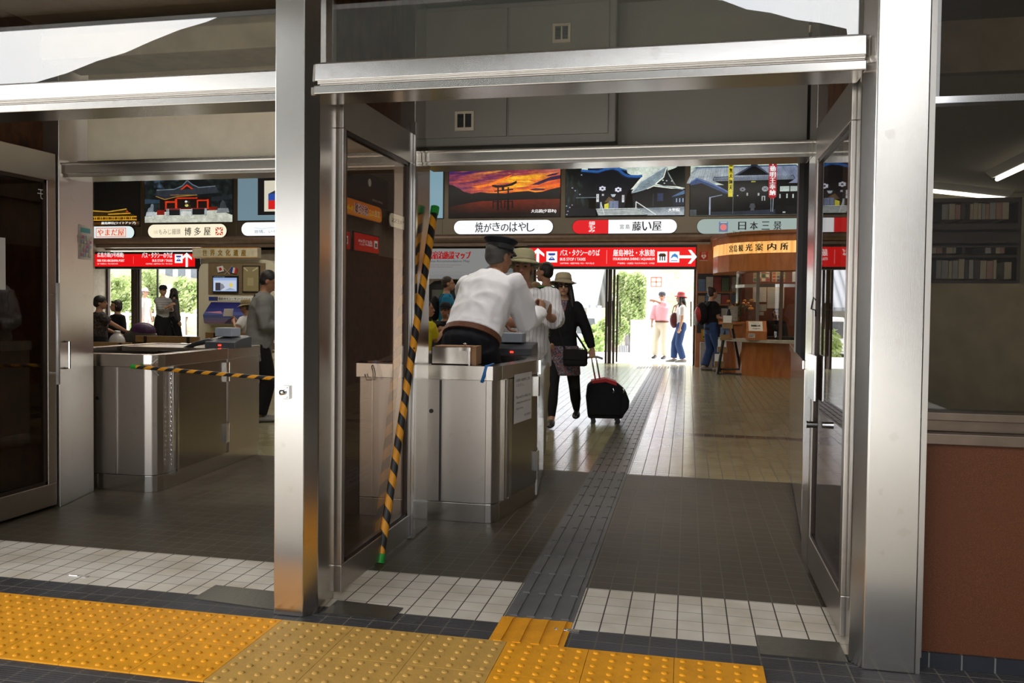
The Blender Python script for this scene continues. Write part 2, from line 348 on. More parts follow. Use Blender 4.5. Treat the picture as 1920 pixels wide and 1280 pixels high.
# canopy over the platform
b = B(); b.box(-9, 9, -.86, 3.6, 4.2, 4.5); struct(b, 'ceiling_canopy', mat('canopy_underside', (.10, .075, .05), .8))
b = B(); b.box(-9, 9, -.92, -.80, 4.1, 4.55); struct(b, 'trim_eave', DARK)
# --- front frame: two pillars, two transom beams, glass above
P1 = [(-1.67, 3.155), (-1.54, 3.155), (-1.497, 3.21), (-1.51, 3.40), (-1.67, 3.40)]
P2 = [(.818, 3.17), (.818, 3.40), (.622, 3.40), (.603, 3.227), (.644, 3.17)]
b = B(); b.prism(P1, 0, 3.3); struct(b, 'pillar', STEEL, bevel=.004, label='brushed steel door pillar left of the open middle bay')
b = B(); b.prism(P2, 0, 3.3); struct(b, 'pillar', STEEL, bevel=.004, label='brushed steel door pillar at the right beside the office window')
b = B(); b.prism([(-4.06, 3.17), (-3.92, 3.17), (-3.88, 3.22), (-3.88, 3.4), (-4.06, 3.4)], 0, 3.3); struct(b, 'pillar', STEEL, bevel=.004)
def beam(x0, x1, z0, z1, za0=None):
    b = B(); b.box(x0, x1, 3.2, 3.36, z0+.045, z1); b.prism([(3.180, z0+.055), (3.2, z0+.055), (3.2, z1-.008), (3.1842, z1-.008)], x0, x1, Matrix(((0, 0, 1, 0), (1, 0, 0, 0), (0, 1, 0, 0), (0, 0, 0, 1)))); b.box(x0, x1, 3.175, 3.36, z0, z0+.035); b.box(x0, x1, 3.21, 3.33, z0+.03, z0+.05)
    return struct(b, 'beam', STEELX, bevel=.004)
beam(-1.51, .61, 2.155, 2.29); beam(-3.89, -1.66, 2.135, 2.27)
def pane_struct(name, x0, x1, y0, y1, z0, z1, m=None):
    b = B(); b.box(x0, x1, y0, y1, z0, z1); return struct(b, name, m or TRANSOM)
pane_struct('window_1', -1.51, .61, 3.27, 3.276, 2.285, 3.02); pane_struct('window_2', -3.89, -1.665, 3.27, 3.276, 2.265, 3.02)
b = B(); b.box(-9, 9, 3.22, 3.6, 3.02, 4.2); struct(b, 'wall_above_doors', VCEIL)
# --- vestibule: brown panels above the folded leaves, inner posts, lintel, panels and ceiling
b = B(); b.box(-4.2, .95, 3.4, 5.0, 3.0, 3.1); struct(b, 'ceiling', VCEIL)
b = B(); b.box(-1.25, -.35, 3.8, 4.5, 2.985, 3.0); b.box(-1.2, -.4, 3.85, 4.45, 2.975, 2.99); struct(b, 'trim_ceiling_hatch', BROWNP)
for nm, x0, x1 in (('wall_vestibule_left', -1.62, -1.56), ('wall_vestibule_right', .66, .72), ('wall_vestibule_far_left', -4.02, -3.96)):
    b = B(); b.box(x0, x1, 3.4, 4.72, 0 if 'far' in nm else 2.235, 3.0); struct(b, nm, BROWNP)
def post(x0, x1, y0, y1, z1=3.0, m=STEEL):
    b = B(); b.box(x0, x1, y0, y1, 0, z1); return struct(b, 'post', m, bevel=.006)
post(-1.60, -1.475, 4.37, 4.64); post(.61, .74, 4.37, 4.60); b = B(); b.prism([(-3.97, 4.50), (-3.845, 4.50), (-3.955, 4.94), (-4.05, 4.94)], 0, 3.0); struct(b, 'post', STEELD, bevel=.004)
b = B(); b.box(-1.505, -1.468, 4.36, 4.40, 0, 2.3); struct(b, 'trim_1', CHROME, bevel=.004)
def lintel(x0, x1, y, z0, zs, z1, m):
    b = B(); b.box(x0, x1, y-.02, y+.18, z0, zs); b.box(x0, x1, y-.035, y+.18, zs-.012, zs); b.box(x0, x1, y-.005, y+.20, z0-.02, z0+.01); struct(b, 'lintel', STEELX, bevel=.003)
    b = B(); b.box(x0, x1, y+.22, y+.30, zs, z1); struct(b, 'wall_over_lintel', m)
lintel(-1.475, .61, 4.5, 2.10, 2.162, 3.0, GREYP); lintel(-3.86, -1.62, 4.55, 2.095, 2.162, 2.62, CREAM)
b = B(); b.box(-3.86, -1.62, 4.72, 4.85, 2.62, 2.68); struct(b, 'trim_2', DARK)
b = B(); b.box(-3.86, -1.62, 4.78, 4.86, 2.68, 3.0); struct(b, 'wall_upper_left', CREAM)
b = B(); b.prism([(0, 0), (.34, 0), (.34, .2), (.05, .2), (0, .14)], -3.80, -1.62, Matrix(((0, 0, 1, 0), (1, 0, 0, 4.30), (0, 1, 0, 2.73), (0, 0, 0, 1)))); struct(b, 'trim_duct', mat('duct_cover', (.42, .36, .27), .6), bevel=.006)
b = B(); b.box(-3.86, -1.62, 4.68, 4.70, 2.16, 2.20); struct(b, 'trim_3', STEELX)
# cabinet hung over the lintel
cb = empty('wall_cabinet', (-1.0, 4.72, 2.2), label='grey painted wall cabinet with two vents hung above the middle entrance', cat='cabinet')
def part(b, name, m, root, **k):
    for v in b.bm.verts: v.co -= root.location
    return b.done(name, m, root, **k)
b = B(); b.box(-1.60, -.40, 4.56, 4.72, 2.20, 2.985); part(b, 'body', GREYP, cb, bevel=.008)
for x0, x1 in ((-1.56, -1.005), (-.995, -.44)):
    b = B(); b.box(x0, x1, 4.546, 4.56, 2.245, 2.955); part(b, 'door', GREYP, cb, bevel=.003)
def ventgrille(p0, p1, y, root):
    x0, x1, z0, z1 = p0.x, p1.x, p1.z, p0.z
    b = B(); q = .014
    b.box(x0, x1, y-.012, y, z0, z0+q*1.3); b.box(x0, x1, y-.012, y, z1-q, z1); b.box(x0, x0+q, y-.012, y, z0+q*1.3, z1-q); b.box(x1-q, x1, y-.012, y, z0+q*1.3, z1-q); b.box((x0+x1)/2-.004, (x0+x1)/2+.004, y-.011, y, z0+q*1.3, z1-q)
    f = part(b, 'vent', BEIGE, root)
    b = B(); b.box(x0+q, x1-q, y-.004, y-.001, z0+q, z1-q)
    k = 9
    for i in range(k): zc = z0+q+(z1-z0-2*q)*(i+.5)/k; b.box(x0+q, x1-q, y-.009, y-.004, zc-.002, zc+.002)
    part(b, 'louvre', DARK, root)
ventgrille(pY(854, 210, 4.545), pY(889, 245, 4.545), 4.545, cb); ventgrille(pY(1037, 46, 4.545), pY(1070, 80, 4.545), 4.545, cb)
a = pY(975, 152, 4.545); b = B(); b.box(a.x, a.x+.028, 4.53, 4.545, a.z-.04, a.z); part(b, 'latch', BEIGE, cb)
# --- folded glass leaves
SATIN = mat('satin_bar', (.72, .72, .72), .35, .35)
def leaf(n, xp, y0, y1, z0, z1, side, stile=.05, toprail=.15, botrail=.14, label=None, handle=None):
    r = empty('door_%d' % n, (xp, (y0+y1)/2, z0)); r['kind'] = 'structure'
    if label: r['label'] = label
    h = .02
    b = B(); b.box(xp-h, xp+h, y0, y1, z1-toprail, z1); part(b, 'top_rail', STEELD, r, bevel=.003)
    b = B(); b.box(xp-h, xp+h, y0, y1, z0, z0+botrail); part(b, 'bottom_rail', STEELD, r, bevel=.003)
    for ya, yb in ((y0, y0+stile), (y1-stile, y1)):
        b = B(); b.box(xp-h, xp+h, ya, yb, z0+botrail, z1-toprail); part(b, 'stile', STEELD, r, bevel=.003)
    b = B(); q = .011
    for ya, yb, za, zb in ((y0+stile, y1-stile, z0+botrail, z0+botrail+.02), (y0+stile, y1-stile, z1-toprail-.02, z1-toprail), (y0+stile, y0+stile+.02, z0+botrail, z1-toprail), (y1-stile-.02, y1-stile, z0+botrail, z1-toprail)): b.box(xp-q-.004, xp+q+.004, ya, yb, za, zb)
    part(b, 'bead', BRONZE, r)
    b = B(); b.box(xp-.004, xp+.004, y0+stile, y1-stile, z0+botrail, z1-toprail); part(b, 'glass_pane', GLASS, r)
    if handle:
        ya, za, zb = handle; xo = xp+side*.055
        b = B(); b.tube([(xo, ya, za), (xo, ya, zb)], .011 if side > 0 else .016, 12); hd = part(b, 'pull_handle', SATIN, r, smooth=True)
        b = B()
        for z in (za+.07, zb-.07): b.tube([(xp, ya, z), (xo, ya, z)], .008, 8)
        part(b, 'bracket', CHROME, r)
    return r
leaf(1, -1.505, 3.42, 4.355, .02, 2.235, 1, stile=.035, toprail=.165, botrail=.12, label='brown glass door leaf folded back behind the left pillar of the middle bay')
door2 = leaf(2, .625, 3.42, 4.33, .02, 2.19, -1, stile=.05, toprail=.16, botrail=.16, label='glass door leaf folded back behind the right pillar')
leaf(3, -3.88, 3.42, 4.49, .02, 2.21, 1, stile=.07, toprail=.17, botrail=.14, label='dark glass door leaf folded back at the far left', handle=(4.46, .78, 1.41))
# papers stuck to the left leaf and its post
b = B(); b.box(-3.874, -3.8725, 3.86, 4.11, 1.36, 1.66); b.done('notice', PAPER, None, label='plain white notice taped on the dark glass leaf at the far left', category='notice')
g = Pr(pX(70, 372, -3.8745), Vector((0, .065, 0)), Vector((0, 0, .06))); g.text('モ', 0, 0, 1, 1, (.75, .75, .78)); g.done('glass_lettering', INK, label='small white kana character on the dark glass leaf at far left', category='lettering')
def on_plane(px, py, p0, p1, off=0.0):
    p0 = Vector(p0); e = Vector(p1)-p0; nn = Vector((e.y, -e.x)).normalized(); o = p0+nn*off; d = ray(px, py); t_ = (o.x*nn.x+o.y*nn.y)/(d.x*nn.x+d.y*nn.y); return Vector((0, 0, CH))+d*t_
_pa = ((-3.845, 4.50), (-3.955, 4.94)); _c0 = on_plane(148, 485, *_pa, -.003); _c1 = on_plane(171, 478, *_pa, -.003); _c0 = on_plane(148, 485, *_pa, .0016); _c1 = on_plane(171, 478, *_pa, .0016); _ct = on_plane(148, 420, *_pa, .0016)
cl = empty('calendar_sheet', _c0, label='sheet with coloured date grid pasted on the left steel post', cat='notice')
_ux = _c1-_c0; _ux.z = 0; g = Pr((_ux*.5)+Vector((.0012, 0, 0)), _ux, Vector((0, 0, _ct.z-_c0.z))); g.rect(-.5, 0, .5, 1, (.55, .50, .43)); g.rect(-.4, .78, .4, .92, (.05, .3, .3))
for i in range(5):
    for j in range(4): g.rect(-.42+j*.21, .08+i*.13, -.25+j*.21, .17+i*.13, [(.45, .12, .22), (.25, .30, .42), (.5, .45, .30), (.4, .36, .34)][(i*3+j) % 4])
g.done('printed_face', INK, cl)
b = B(); b.prism([(0, 0), (-.0014, -.0004), (_ux.x-.0014, _ux.y-.0004), (_ux.x, _ux.y)], 0, _ct.z-_c0.z); b.done('sheet', PAPER, cl)
b = B(); xh = -3.84; a0 = pX(125, 640, xh); a1 = pX(125, 690, xh); b.tube([(xh-.02, a0.y, a0.z), (xh+.02, a0.y, a0.z), (xh+.02, a0.y, a1.z), (xh-.02, a0.y, a1.z)], .008, 8); b.done('pull_handle', CHROME, None, smooth=False, label='small steel pull handle on the left inner post', category='handle')
# catch plate on the left pillar
a = pY(533, 735, 3.145); lk = empty('door_catch', a, label='small steel catch plate screwed on the front of the left pillar', cat='catch')
b = B(); b.box(-.004, .024, -.004, .014, -.028, .028); b.done('plate', CHROME, lk, bevel=.002)
b = B(); b.tube([(0.004, .0, .0), (-.006, -.02, 0)], .011, 12); b.done('stud', CHROME, lk, smooth=True)
for z in (-.02, .02): b = B(); b.tube([(.012, -.004, z), (.012, -.0075, z)], .005, 10); b.done('screw', STEELD, lk)
a = pX(1519, 662, .604); c = pX(1527, 752, .604); b = B(); b.box(.598, .609, min(a.y, c.y)-.02, max(a.y, c.y)+.02, c.z, a.z); b.done('flush_pull', CHROME, None, bevel=.003, label='thin steel flush pull plate on the right inner post', category='door pull')
a = pX(1528, 796, .60); b = B(); b.tube([(.61, a.y, a.z), (.56, a.y, a.z)], [.014, .017], 12); part(b, 'door_knob', CHROME, door2)
# latch on the right leaf
a = pX(1530, 575, .598); b = B(); b.tube([a+Vector((0, 0, .03)), a+Vector((-.012, 0, .045)), a+Vector((-.016, 0, .02)), a+Vector((-.02, .01, -.01)), a+Vector((-.004, -.012, -.016)), a+Vector((0, 0, -.045))], .004, 6); b.done('door_hook', BLACK, None, label='small dark hook hanging on the right glass leaf', category='hook')
# floor plates at the pivots
PL = mat('dark_floor_plate', (.075, .07, .055), .35, .6, bump=.1)
for nm, poly, lb in (('floor_plate', [(-2.10, 3.24), (-1.68, 3.20), (-1.68, 3.40), (-2.10, 3.42)], 'dark metal floor plate at left side of the left pillar foot'), ('floor_plate', [(-1.48, 3.215), (-1.17, 3.215), (-1.17, 3.35), (-1.48, 3.37)], 'dark metal floor plate between the left pillar and tactile bars'), ('floor_plate', [(.29, 3.215), (.60, 3.215), (.60, 3.40), (.29, 3.40)], 'dark metal floor plate at the foot of the right pillar')):
    b = B(); b.prism(poly, .0, .004); b.done(nm, PL, None, label=lb, category='floor plate', group='pivot floor plates')
for a, lb in ((pZ(147, 1080), 'small steel bolt socket in the pale tiles at the far left'), (pZ(1063, 1182), 'small steel bolt socket beside the yellow guiding bars')):
    b = B(); b.box(a.x-.05, a.x+.05, a.y-.012, a.y+.012, 0, .004); b.box(a.x-.045, a.x, a.y-.008, a.y+.008, .004, .0055); b.done('floor_bolt_socket', CHROME, None, label=lb, category='floor socket')
# --- tactile paving
def tactile_mat(name, c1, c2):
    t = NT(name); v, p = t.pos(); f = t.noise(v, 9, 5); n2 = t.noise(v, 90, 3)
    t.bsdf(t.mix(n2, t.ramp(f, [(.35, c1), (.68, c2)]), c2), .6, 0, t.bump(n2, .3, .003), .3); return t.m
YEL = tactile_mat('yellow_tactile', (.60, .25, .008), (.86, .36, .010)); TAN = tactile_mat('worn_tactile', (.42, .24, .06), (.57, .33, .075)); GRYT = tactile_mat('grey_tactile', (.095, .093, .09), (.125, .123, .118))
def dome_paving(x0, x1, y0, y1, m, lb, pitch=.2842):
    b = B(); nx = max(1, round((x1-x0)/pitch)); ny = max(1, round((y1-y0)/pitch)); wx = (x1-x0)/nx; wy = (y1-y0)/ny
    for i in range(nx):
        for j in range(ny):
            xa = x0+i*wx; ya = y0+j*wy; b.box(xa+.001, xa+wx-.001, ya+.001, ya+wy-.001, 0, .006)
            for u in range(5):
                for v_ in range(5): b.lathe([(.0125, .0055), (.0105, .0095), (.0055, .0115), (.001, .012)], (xa+wx*(u+.5)/5, ya+wy*(v_+.5)/5, 0), 10)
    o = b.done('tactile_paving', m, None, label=lb, category='tactile paving', group='warning tactile paving'); return o
dome_paving(-3.9, -1.60, 2.53, 3.10, YEL, 'bright yellow dotted tactile paving at the left')
dome_paving(-1.60, -.66, 2.53, 3.10, TAN, 'worn tan dotted tactile paving in front of the left pillar')
dome_paving(-.66, .29, 2.53, 3.10, YEL, 'yellow dotted tactile paving at the lower right by the bar block')
def bar_block(b, x0, x1, y0, y1, h=.006, n=4):
    b.box(x0, x1, y0+.001, y1-.001, 0, h*.5)
    for i in range(n):
        xc = x0+(x1-x0)*(i+.5)/n
        b.prism([(xc-.017, y0+.012), (xc+.017, y0+.012), (xc+.013, y0+.02), (xc+.013, y1-.02), (xc+.017, y1-.012), (xc-.017, y1-.012), (xc-.013, y1-.02), (xc-.013, y0+.02)], h*.4, h+.003)
b = B(); bar_block(b, -.735, -.44, 3.085, 3.36); b.done('tactile_bar_block', YEL, None, label='single yellow tactile block with four raised bars', category='tactile paving')
b = B(); y = 3.36
while y < 4.4: bar_block(b, -.728, -.438, y, y+.285); y += .285
b.done('tactile_strip', mat('entrance_lit_grey_tactile', (.125, .124, .120), .6), None, label='grey tactile blocks behind the yellow bar block, toned lighter for the doorway light', category='tactile paving')  # lighter grey puts the stronger light near the doorway into the colour
b = B()
while y < 6.4: bar_block(b, -.728, -.438, y, y+.285); y += .285
b.done('tactile_strip', GRYT, None, label='mid grey tactile strip beside the middle booth', category='tactile paving')
b = B()
while y < 17.7: bar_block(b, -.728, -.438, y, y+.285, .005); y += .285
b.done('tactile_strip', mat('dark_tactile', (.075, .069, .055), .4), None, label='darker guiding tactile strip running on across the hall floor', category='tactile paving')
# --- office at the right: window wall, room behind
RX0 = .84
t = NT('brown_granite'); v, p = t.pos(); f = t.noise(v, 330, 2); f2 = t.noise(v, 5, 3)
t.bsdf(t.mix(f2, t.ramp(f, [(.35, (.060, .019, .007)), (.6, (.115, .040, .016)), (.75, (.18, .075, .035))]), (.098, .033, .013)), .6, 0, t.bump(f, .08, .002), .2); GRANITE = t.m
zs0 = pY(1740, 828, 3.3).z; zs1 = pY(1740, 770, 3.3).z; zb = pY(1735, 1212, 3.3).z
b = B(); b.box(RX0, 4.6, 3.26, 3.46, zb, zs0); struct(b, 'wall_office', GRANITE)
t = NT('dark_base_tile'); v, p = t.pos(); gx = t.math('FRACT', t.math('DIVIDE', p[0], .11)); s_ = t.math('LESS_THAN', gx, .05)
t.bsdf(t.mix(s_, (.022, .024, .03), (.14, .14, .13)), .3); b = B(); b.box(RX0, 4.6, 3.245, 3.46, 0, zb); struct(b, 'baseboard_office', t.m)
b = B(); b.box(.819, .842, 3.19, 3.46, zb, 3.02); b.box(.819, .834, 3.175, 3.2, 0, 3.02); struct(b, 'trim_4', STEELD)
zt = pY(1742, 189, 3.3).z
wf = empty('window_3', (RX0, 3.3, zs0)); wf['kind'] = 'structure'; wf['label'] = 'office window above the brown granite wall at the right'
b = B(); b.box(RX0, 4.6, 3.26, 3.40, zs1-.03, zs1-.0); b.box(RX0, 4.6, 3.24, 3.40, zs0, zs0+.04); b.box(RX0, 4.6, 3.30, 3.40, zs0+.04, zs1-.03); part(b, 'sill', mat('sill_metal', (.16, .12, .09), .35, .8), wf, bevel=.003)
b = B(); b.box(RX0, 4.6, 3.29, 3.35, zt-.012, zt+.012); part(b, 'transom_bar', CHROME, wf)
b = B(); b.box(RX0, 4.6, 3.318, 3.324, zs1, 3.02); part(b, 'glass_pane', glassy('office_glass', .05, (.80, .78, .74), 4.0, .8), wf)
OC = mat('office_ceiling_board', (.27, .23, .16), .9, var=.2, scale=160)
b = B(); b.prism([(.93, 4.45), (4.8, 4.45), (4.8, 8.95), (1.3, 8.95), (.93, 6.95)], 2.45, 2.52); struct(b, 'ceiling_office', OC)
b = B(); b.box(.82, 4.8, 4.40, 4.47, 2.45, 2.70); struct(b, 'wall_office_bulkhead', mat('bulkhead_beige', (.20, .155, .10), .8))
b = B(); b.box(.82, 4.8, 3.4, 4.42, 2.70, 2.78); b.box(1.0, 1.9, 3.50, 3.53, 2.68, 2.70); struct(b, 'ceiling_office_front', mat('office_front_ceiling', (.07, .055, .04), .9))
OW = mat('office_wall', (.45, .40, .28), .85)
b = B(); b.prism([(.845, 3.46), (.925, 4.55), (.895, 4.55), (.83, 3.46)], 0, 2.78); struct(b, 'wall_office_left', OW)
b = B(); b.box(.915, .95, 4.55, 7.0, 0, 2.78); struct(b, 'wall_office_left_rear', OW)
b = B(); b.box(4.7, 4.8, 3.4, 9.0, 0, 2.78); struct(b, 'wall_office_right', OW)
b = B(); b.box(1.30, 4.8, 8.9, 9.0, 0, 2.78); struct(b, 'wall_office_back', OW)
def ceil_lamp(p0, p1, lb):
    d = (p1-p0); L = d.length; a = math.atan2(d.y, d.x); r = empty('ceiling_light', ((p0+p1)/2)+Vector((0, 0, 0)), a, lb, 'ceiling light', 'office fluorescent lights')
    b = B(); b.prism([(-.09, 0), (-.03, -.05), (.03, -.05), (.09, 0)], -L/2, L/2, Matrix(((0, 0, 1, 0), (1, 0, 0, 0), (0, 1, 0, 0), (0, 0, 0, 1)))); b.done('housing', WHITE, r)
    b = B(); b.tube([(-L/2+.03, 0, -.066), (L/2-.03, 0, -.066)], .016, 12); b.done('tube', TUBE, r)
    return r
ceil_lamp(pZ(1690, 338, 2.45), pZ(1886, 360, 2.45), 'lit fluorescent batten seen low behind the office window'); ceil_lamp(pZ(1868, 322, 2.45), pZ(1990, 262, 2.45), 'lit fluorescent batten at right edge pointing out of frame')
# bookcase by the window
ya = 4.25
c0 = pY(1738, 372, ya); c1 = pY(1912, 531, ya)
bk = empty('bookcase', (c0.x, ya, c1.z), label='dark bookcase of files standing behind the office window', cat='bookcase'); Wd = c1.x-c0.x; Hh = c0.z-c1.z
b = B(); sh = [0, .26, .42*1.0, .70]
b.box(0, Wd, .28, .30, 0, Hh); b.box(0, .015, 0, .3, 0, Hh); b.box(Wd-.015, Wd, 0, .3, 0, Hh); b.box(0, Wd, 0, .3, Hh-.02, Hh)
for zz in (0, .30, .44, .60): b.box(.015, Wd-.015, 0, .28, zz*Hh, zz*Hh+.012)
b.box(.015, Wd-.015, 0.0, .01, .42*Hh, .70*Hh); b.done('carcass', mat('dark_wood', (.030, .016, .011), .5), bk)
random.seed(11); nb = 0
for (za, zb_) in ((.02, .26), (.32, .42), (.72, .93)):
    x = .03
    while x < Wd-.05:
        wd = random.uniform(.014, .035); hh = (zb_-za)*Hh*random.uniform(.82, 1.0)
        if random.random() < .72:
            b = B(); b.box(0, wd-.002, .02, .24, 0, hh); cc = random.choice(['file_cream', 'file_grey', 'file_pink', 'file_dark'])
            col = {'file_cream': (.42, .36, .26), 'file_grey': (.30, .30, .30), 'file_pink': (.38, .22, .18), 'file_dark': (.05, .04, .04)}[cc]
            o = b.done('file_binder', mat(cc, col, .7), None, label='%s file binder on the %s shelf of the office bookcase' % ({'file_cream': 'cream', 'file_grey': 'grey', 'file_pink': 'brownish pink', 'file_dark': 'dark'}[cc], {.02: 'bottom', .32: 'middle', .72: 'top'}[za]), category='file binder', group='binders on the office bookcase')
            o.location = (c0.x+x, ya, c1.z+za*Hh+.013)
        x += wd
b = B(); ct = c1.z; b.box(c0.x-.03, c1.x+.6, ya-.02, ya+.34, .25, ct-.002); b.done('office_screen', mat('olive_partition', (.34, .28, .18), .75), None, label='olive beige partition below the bookcase behind the office window', category='partition')
# ================================================================ HALL
FY, BY = 19.2, 18.8
for l_ in [o for o in COL.objects if o.type == 'LIGHT' and o.name.startswith('hall_fill_lamp')]:   # unseen casing added above each fill lamp
    q = l_.location; sx, sy = l_.data.size/2+.04, l_.data.size_y/2+.04; b = B(); b.box(q.x-sx, q.x+sx, q.y-sy, q.y+sy, q.z+.015, 4.7); struct(b, 'trim_fill_casing', WHITE)
b = B(); b.box(-15.2, -15, 4.7, 19.4, 0, 4.8); struct(b, 'wall_left', PLASTER)
b = B(); b.box(2.6, 2.8, 9.1, 19.4, 0, 4.8); struct(b, 'wall_right', PLASTER)
b = B(); b.prism([(.96, 6.95), (1.30, 9.05), (1.25, 9.15), (.90, 6.95)], 0, 4.8); b.box(1.25, 2.8, 9.05, 9.15, 0, 4.8); struct(b, 'wall_hall_side', PLASTER)
b = B(); b.box(-15.2, 2.8, 4.86, 19.4, 4.7, 4.85); struct(b, 'ceiling_hall', HCEIL)
b = B(); b.box(-15.2, -4.0, 4.7, 4.95, 0, 4.7); b.box(-4.0, .9, 4.87, 4.97, 2.9, 4.7); b.box(.84, 2.8, 6.8, 6.95, 2.5, 4.7); struct(b, 'wall_front', PLASTER)
b = B(); b.box(-2.46, -1.965, 4.78, 4.92, 0, 2.16); struct(b, 'wall_pier', mat('pier_dark_brown', (.028, .011, .006), .6)); b = B(); b.box(-1.965, -1.61, 4.66, 4.72, .965, 2.16); struct(b, 'wall_pier_panel', MATS['pier_dark_brown'])
# far wall: openings at the two door groups
xL0, xL1 = -15.0, pY(376, 560, FY).x
xR0, xR1 = pY(1000, 560, FY).x, pY(1306, 560, FY).x
zD = pY(1143, 503, FY).z
b = B(); b.box(xL1, xR0, FY, FY+.25, 0, zD+.5); b.box(xR1, 2.8, FY, FY+.25, 0, zD+.5); b.box(-15.2, 2.8, FY, FY+.25, zD+.45, 4.8); struct(b, 'wall_far', PLASTER)
zb0 = pY(1100, 441, BY).z-.03; zbt = pY(1100, 455, BY).z
b = B(); b.box(-15, 2.6, BY, FY, zb0, 4.7); struct(b, 'wall_photo_band', BAND)
b = B(); b.tube([(-15, BY+.06, zb0-.02), (2.6, BY+.06, zb0-.02)], .11, 14); b.box(-15, 2.6, BY+.05, FY, zb0-.20, zb0-.02); struct(b, 'trim_band_roll', mat('band_roll', (.30, .22, .17), .35, .5), smooth=False)
b = B(); b.box(2.47, 2.6, 9.3, BY, zb0, 4.7); struct(b, 'wall_side_band', BAND)
b = B()
for xc in (-14.4, -12.06, -9.72, -7.39, -5.02, -2.69, -.36, 1.97): b.box(xc*18.8/16.6*.0+xc*1.1325-.015, xc*1.1325+.015, BY-.012, BY, zb0, 4.7)
struct(b, 'trim_band_ribs', BAND)
def panel_root(name, tl, br, Y, label, cat, group=None, depth=.03, frame=DARK, tilt=None, z=None):
    a = pY(*tl, Y); c = pY(*br, Y); z1, z0 = (a.z, c.z) if z is None else z
    r = empty(name, ((a.x+c.x)/2, Y, z0), 0, label, cat, group); W = c.x-a.x; H = z1-z0
    g = Pr(Vector((-W/2, -depth, 0)), Vector((W, 0, 0)), Vector((0, 0, H)), .0012)
    b = B(); b.box(-W/2-.012, W/2+.012, -depth+.001, 0, -.012, H+.012); b.done('housing', frame, r)
    return r, g, W, H
ZP = (pY(950, 406, BY).z, pY(950, 310, BY).z)
ZP = (ZP[1], ZP[0])
PW = 'backlit photographs on the far wall'
K = hexc(10, 10, 14)
class Pix:                                    # draw on a printed face in the crop's own units
    def __init__(s, g, x0, x1, y0, y1): s.g = g; s.f = lambda p: ((p[0]-x0)/(x1-x0), 1-(p[1]-y0)/(y1-y0)); s.ax = 1/(x1-x0); s.ay = 1/(y1-y0)
    def p(s, pts, c): s.g.poly([s.f(q) for q in pts], c); return s
    def r(s, x0, y0, x1, y1, c): return s.p([(x0, y1), (x1, y1), (x1, y0), (x0, y0)], c)
    def l(s, pts, w, c):
        for a, b_ in zip(pts, pts[1:]):
            d = Vector((b_[0]-a[0], b_[1]-a[1])).normalized(); q = (-d.y*w/2, d.x*w/2)
            s.p([(b_[0]-q[0], b_[1]-q[1]), (a[0]-q[0], a[1]-q[1]), (a[0]+q[0], a[1]+q[1]), (b_[0]+q[0], b_[1]+q[1])], c); s.g.k -= .8
        s.g.k += .8; return s
    def d(s, x, y, rx, ry, c, n=12): return s.p([(x+rx*math.cos(-2*math.pi*i/n), y+ry*math.sin(-2*math.pi*i/n)) for i in range(n)], c)
    def t(s, tx, x0, y0, x1, y1, c, b=0.0): a = s.f((x0, y1)); e = s.f((x1, y0)); s.g.text(tx, a[0], a[1], e[0], e[1], c, b); return s
    def grid(s, q, n, m, fn):                 # q: TL TR BR BL
        q = [Vector(s.f(p)) for p in q]; g = s.g; b0 = len(g.v); cs = []
        for j in range(m+1):
            for i in range(n+1):
                u, v = i/n, j/m; a = q[0].lerp(q[1], u); e = q[3].lerp(q[2], u); p = a.lerp(e, v); g.v.append(g.P(p.x, p.y)); cs.append(fn(u, v))
        for j in range(m):
            for i in range(n):
                k = b0+j*(n+1)+i; g.f.append((k, k+n+1, k+n+2, k+1)); g.c.append([cs[k-b0], cs[k+n+1-b0], cs[k+n+2-b0], cs[k+1-b0]])
        g.k += 1; return s
def fb(x, y, o=4):
    a = 0; k = 1; t_ = 0
    for _ in range(o): a += k*mnoise.noise(Vector((x, y, 3.7))); t_ += k; k *= .55; x *= 2.1; y *= 2.1
    return a/t_
def lerpc(a, b_, t): t = max(0, min(1, t)); return tuple(p+(q-p)*t for p, q in zip(a, b_))
def foliage(u, v, base=(12, 18, 20), hi=(52, 68, 60), s=14): return lerpc(hexc(*base), hexc(*hi), .9*max(0, fb(u*s, v*s*.6)))
# night pavilion
r, g, W, H = panel_root('photo_panel', (100, 342), (263, 424), BY, 'backlit photo of a golden lit pavilion on black, leftmost of the photo row', 'photo panel', PW)
P = Pix(g, -180, 452, 70, 465); GO = hexc(214, 158, 36); GD = hexc(122, 74, 14); P.r(-180, 70, 452, 465, hexc(7, 7, 7))
P.grid([(-180, 430), (452, 425), (452, 465), (-180, 465)], 40, 4, lambda u, v: lerpc(hexc(110, 64, 12), hexc(14, 9, 4), v*.8+fb(u*16, v*2)*.9+(u > .45)*.4))
for x0, x1, y0, y1 in ((-150, 100, 380, 430), (115, 245, 378, 415), (245, 440, 380, 415)):
    P.r(x0, y0, x1, y1, hexc(74, 44, 10)); P.r(x0, y1-8, x1, y1, GO); P.r(x0, y0, x1, y0+7, GO)
    for k in range(int((x1-x0)/14)): P.r(x0+4+k*14, y0+6, x0+9+k*14, y1-8, GO if k % 3 else GD)
P.p([(-150, 380), (20, 345), (85, 345), (110, 380)], hexc(54, 36, 10)).l([(-120, 360), (20, 352), (85, 347)], 9, GO).p([(105, 378), (125, 328), (240, 340), (370, 316), (390, 345), (440, 378)], hexc(48, 34, 10)).l([(122, 330), (240, 340), (372, 318)], 9, hexc(190, 146, 50)).l([(240, 362), (400, 355)], 8, GO).p([(365, 345), (376, 330), (388, 347)], hexc(190, 60, 20))
P.t('嚴島神社(ライトアップ)', 192, 427, 436, 452, hexc(236, 236, 230), .002); g.done('picture', PHOTO, r)
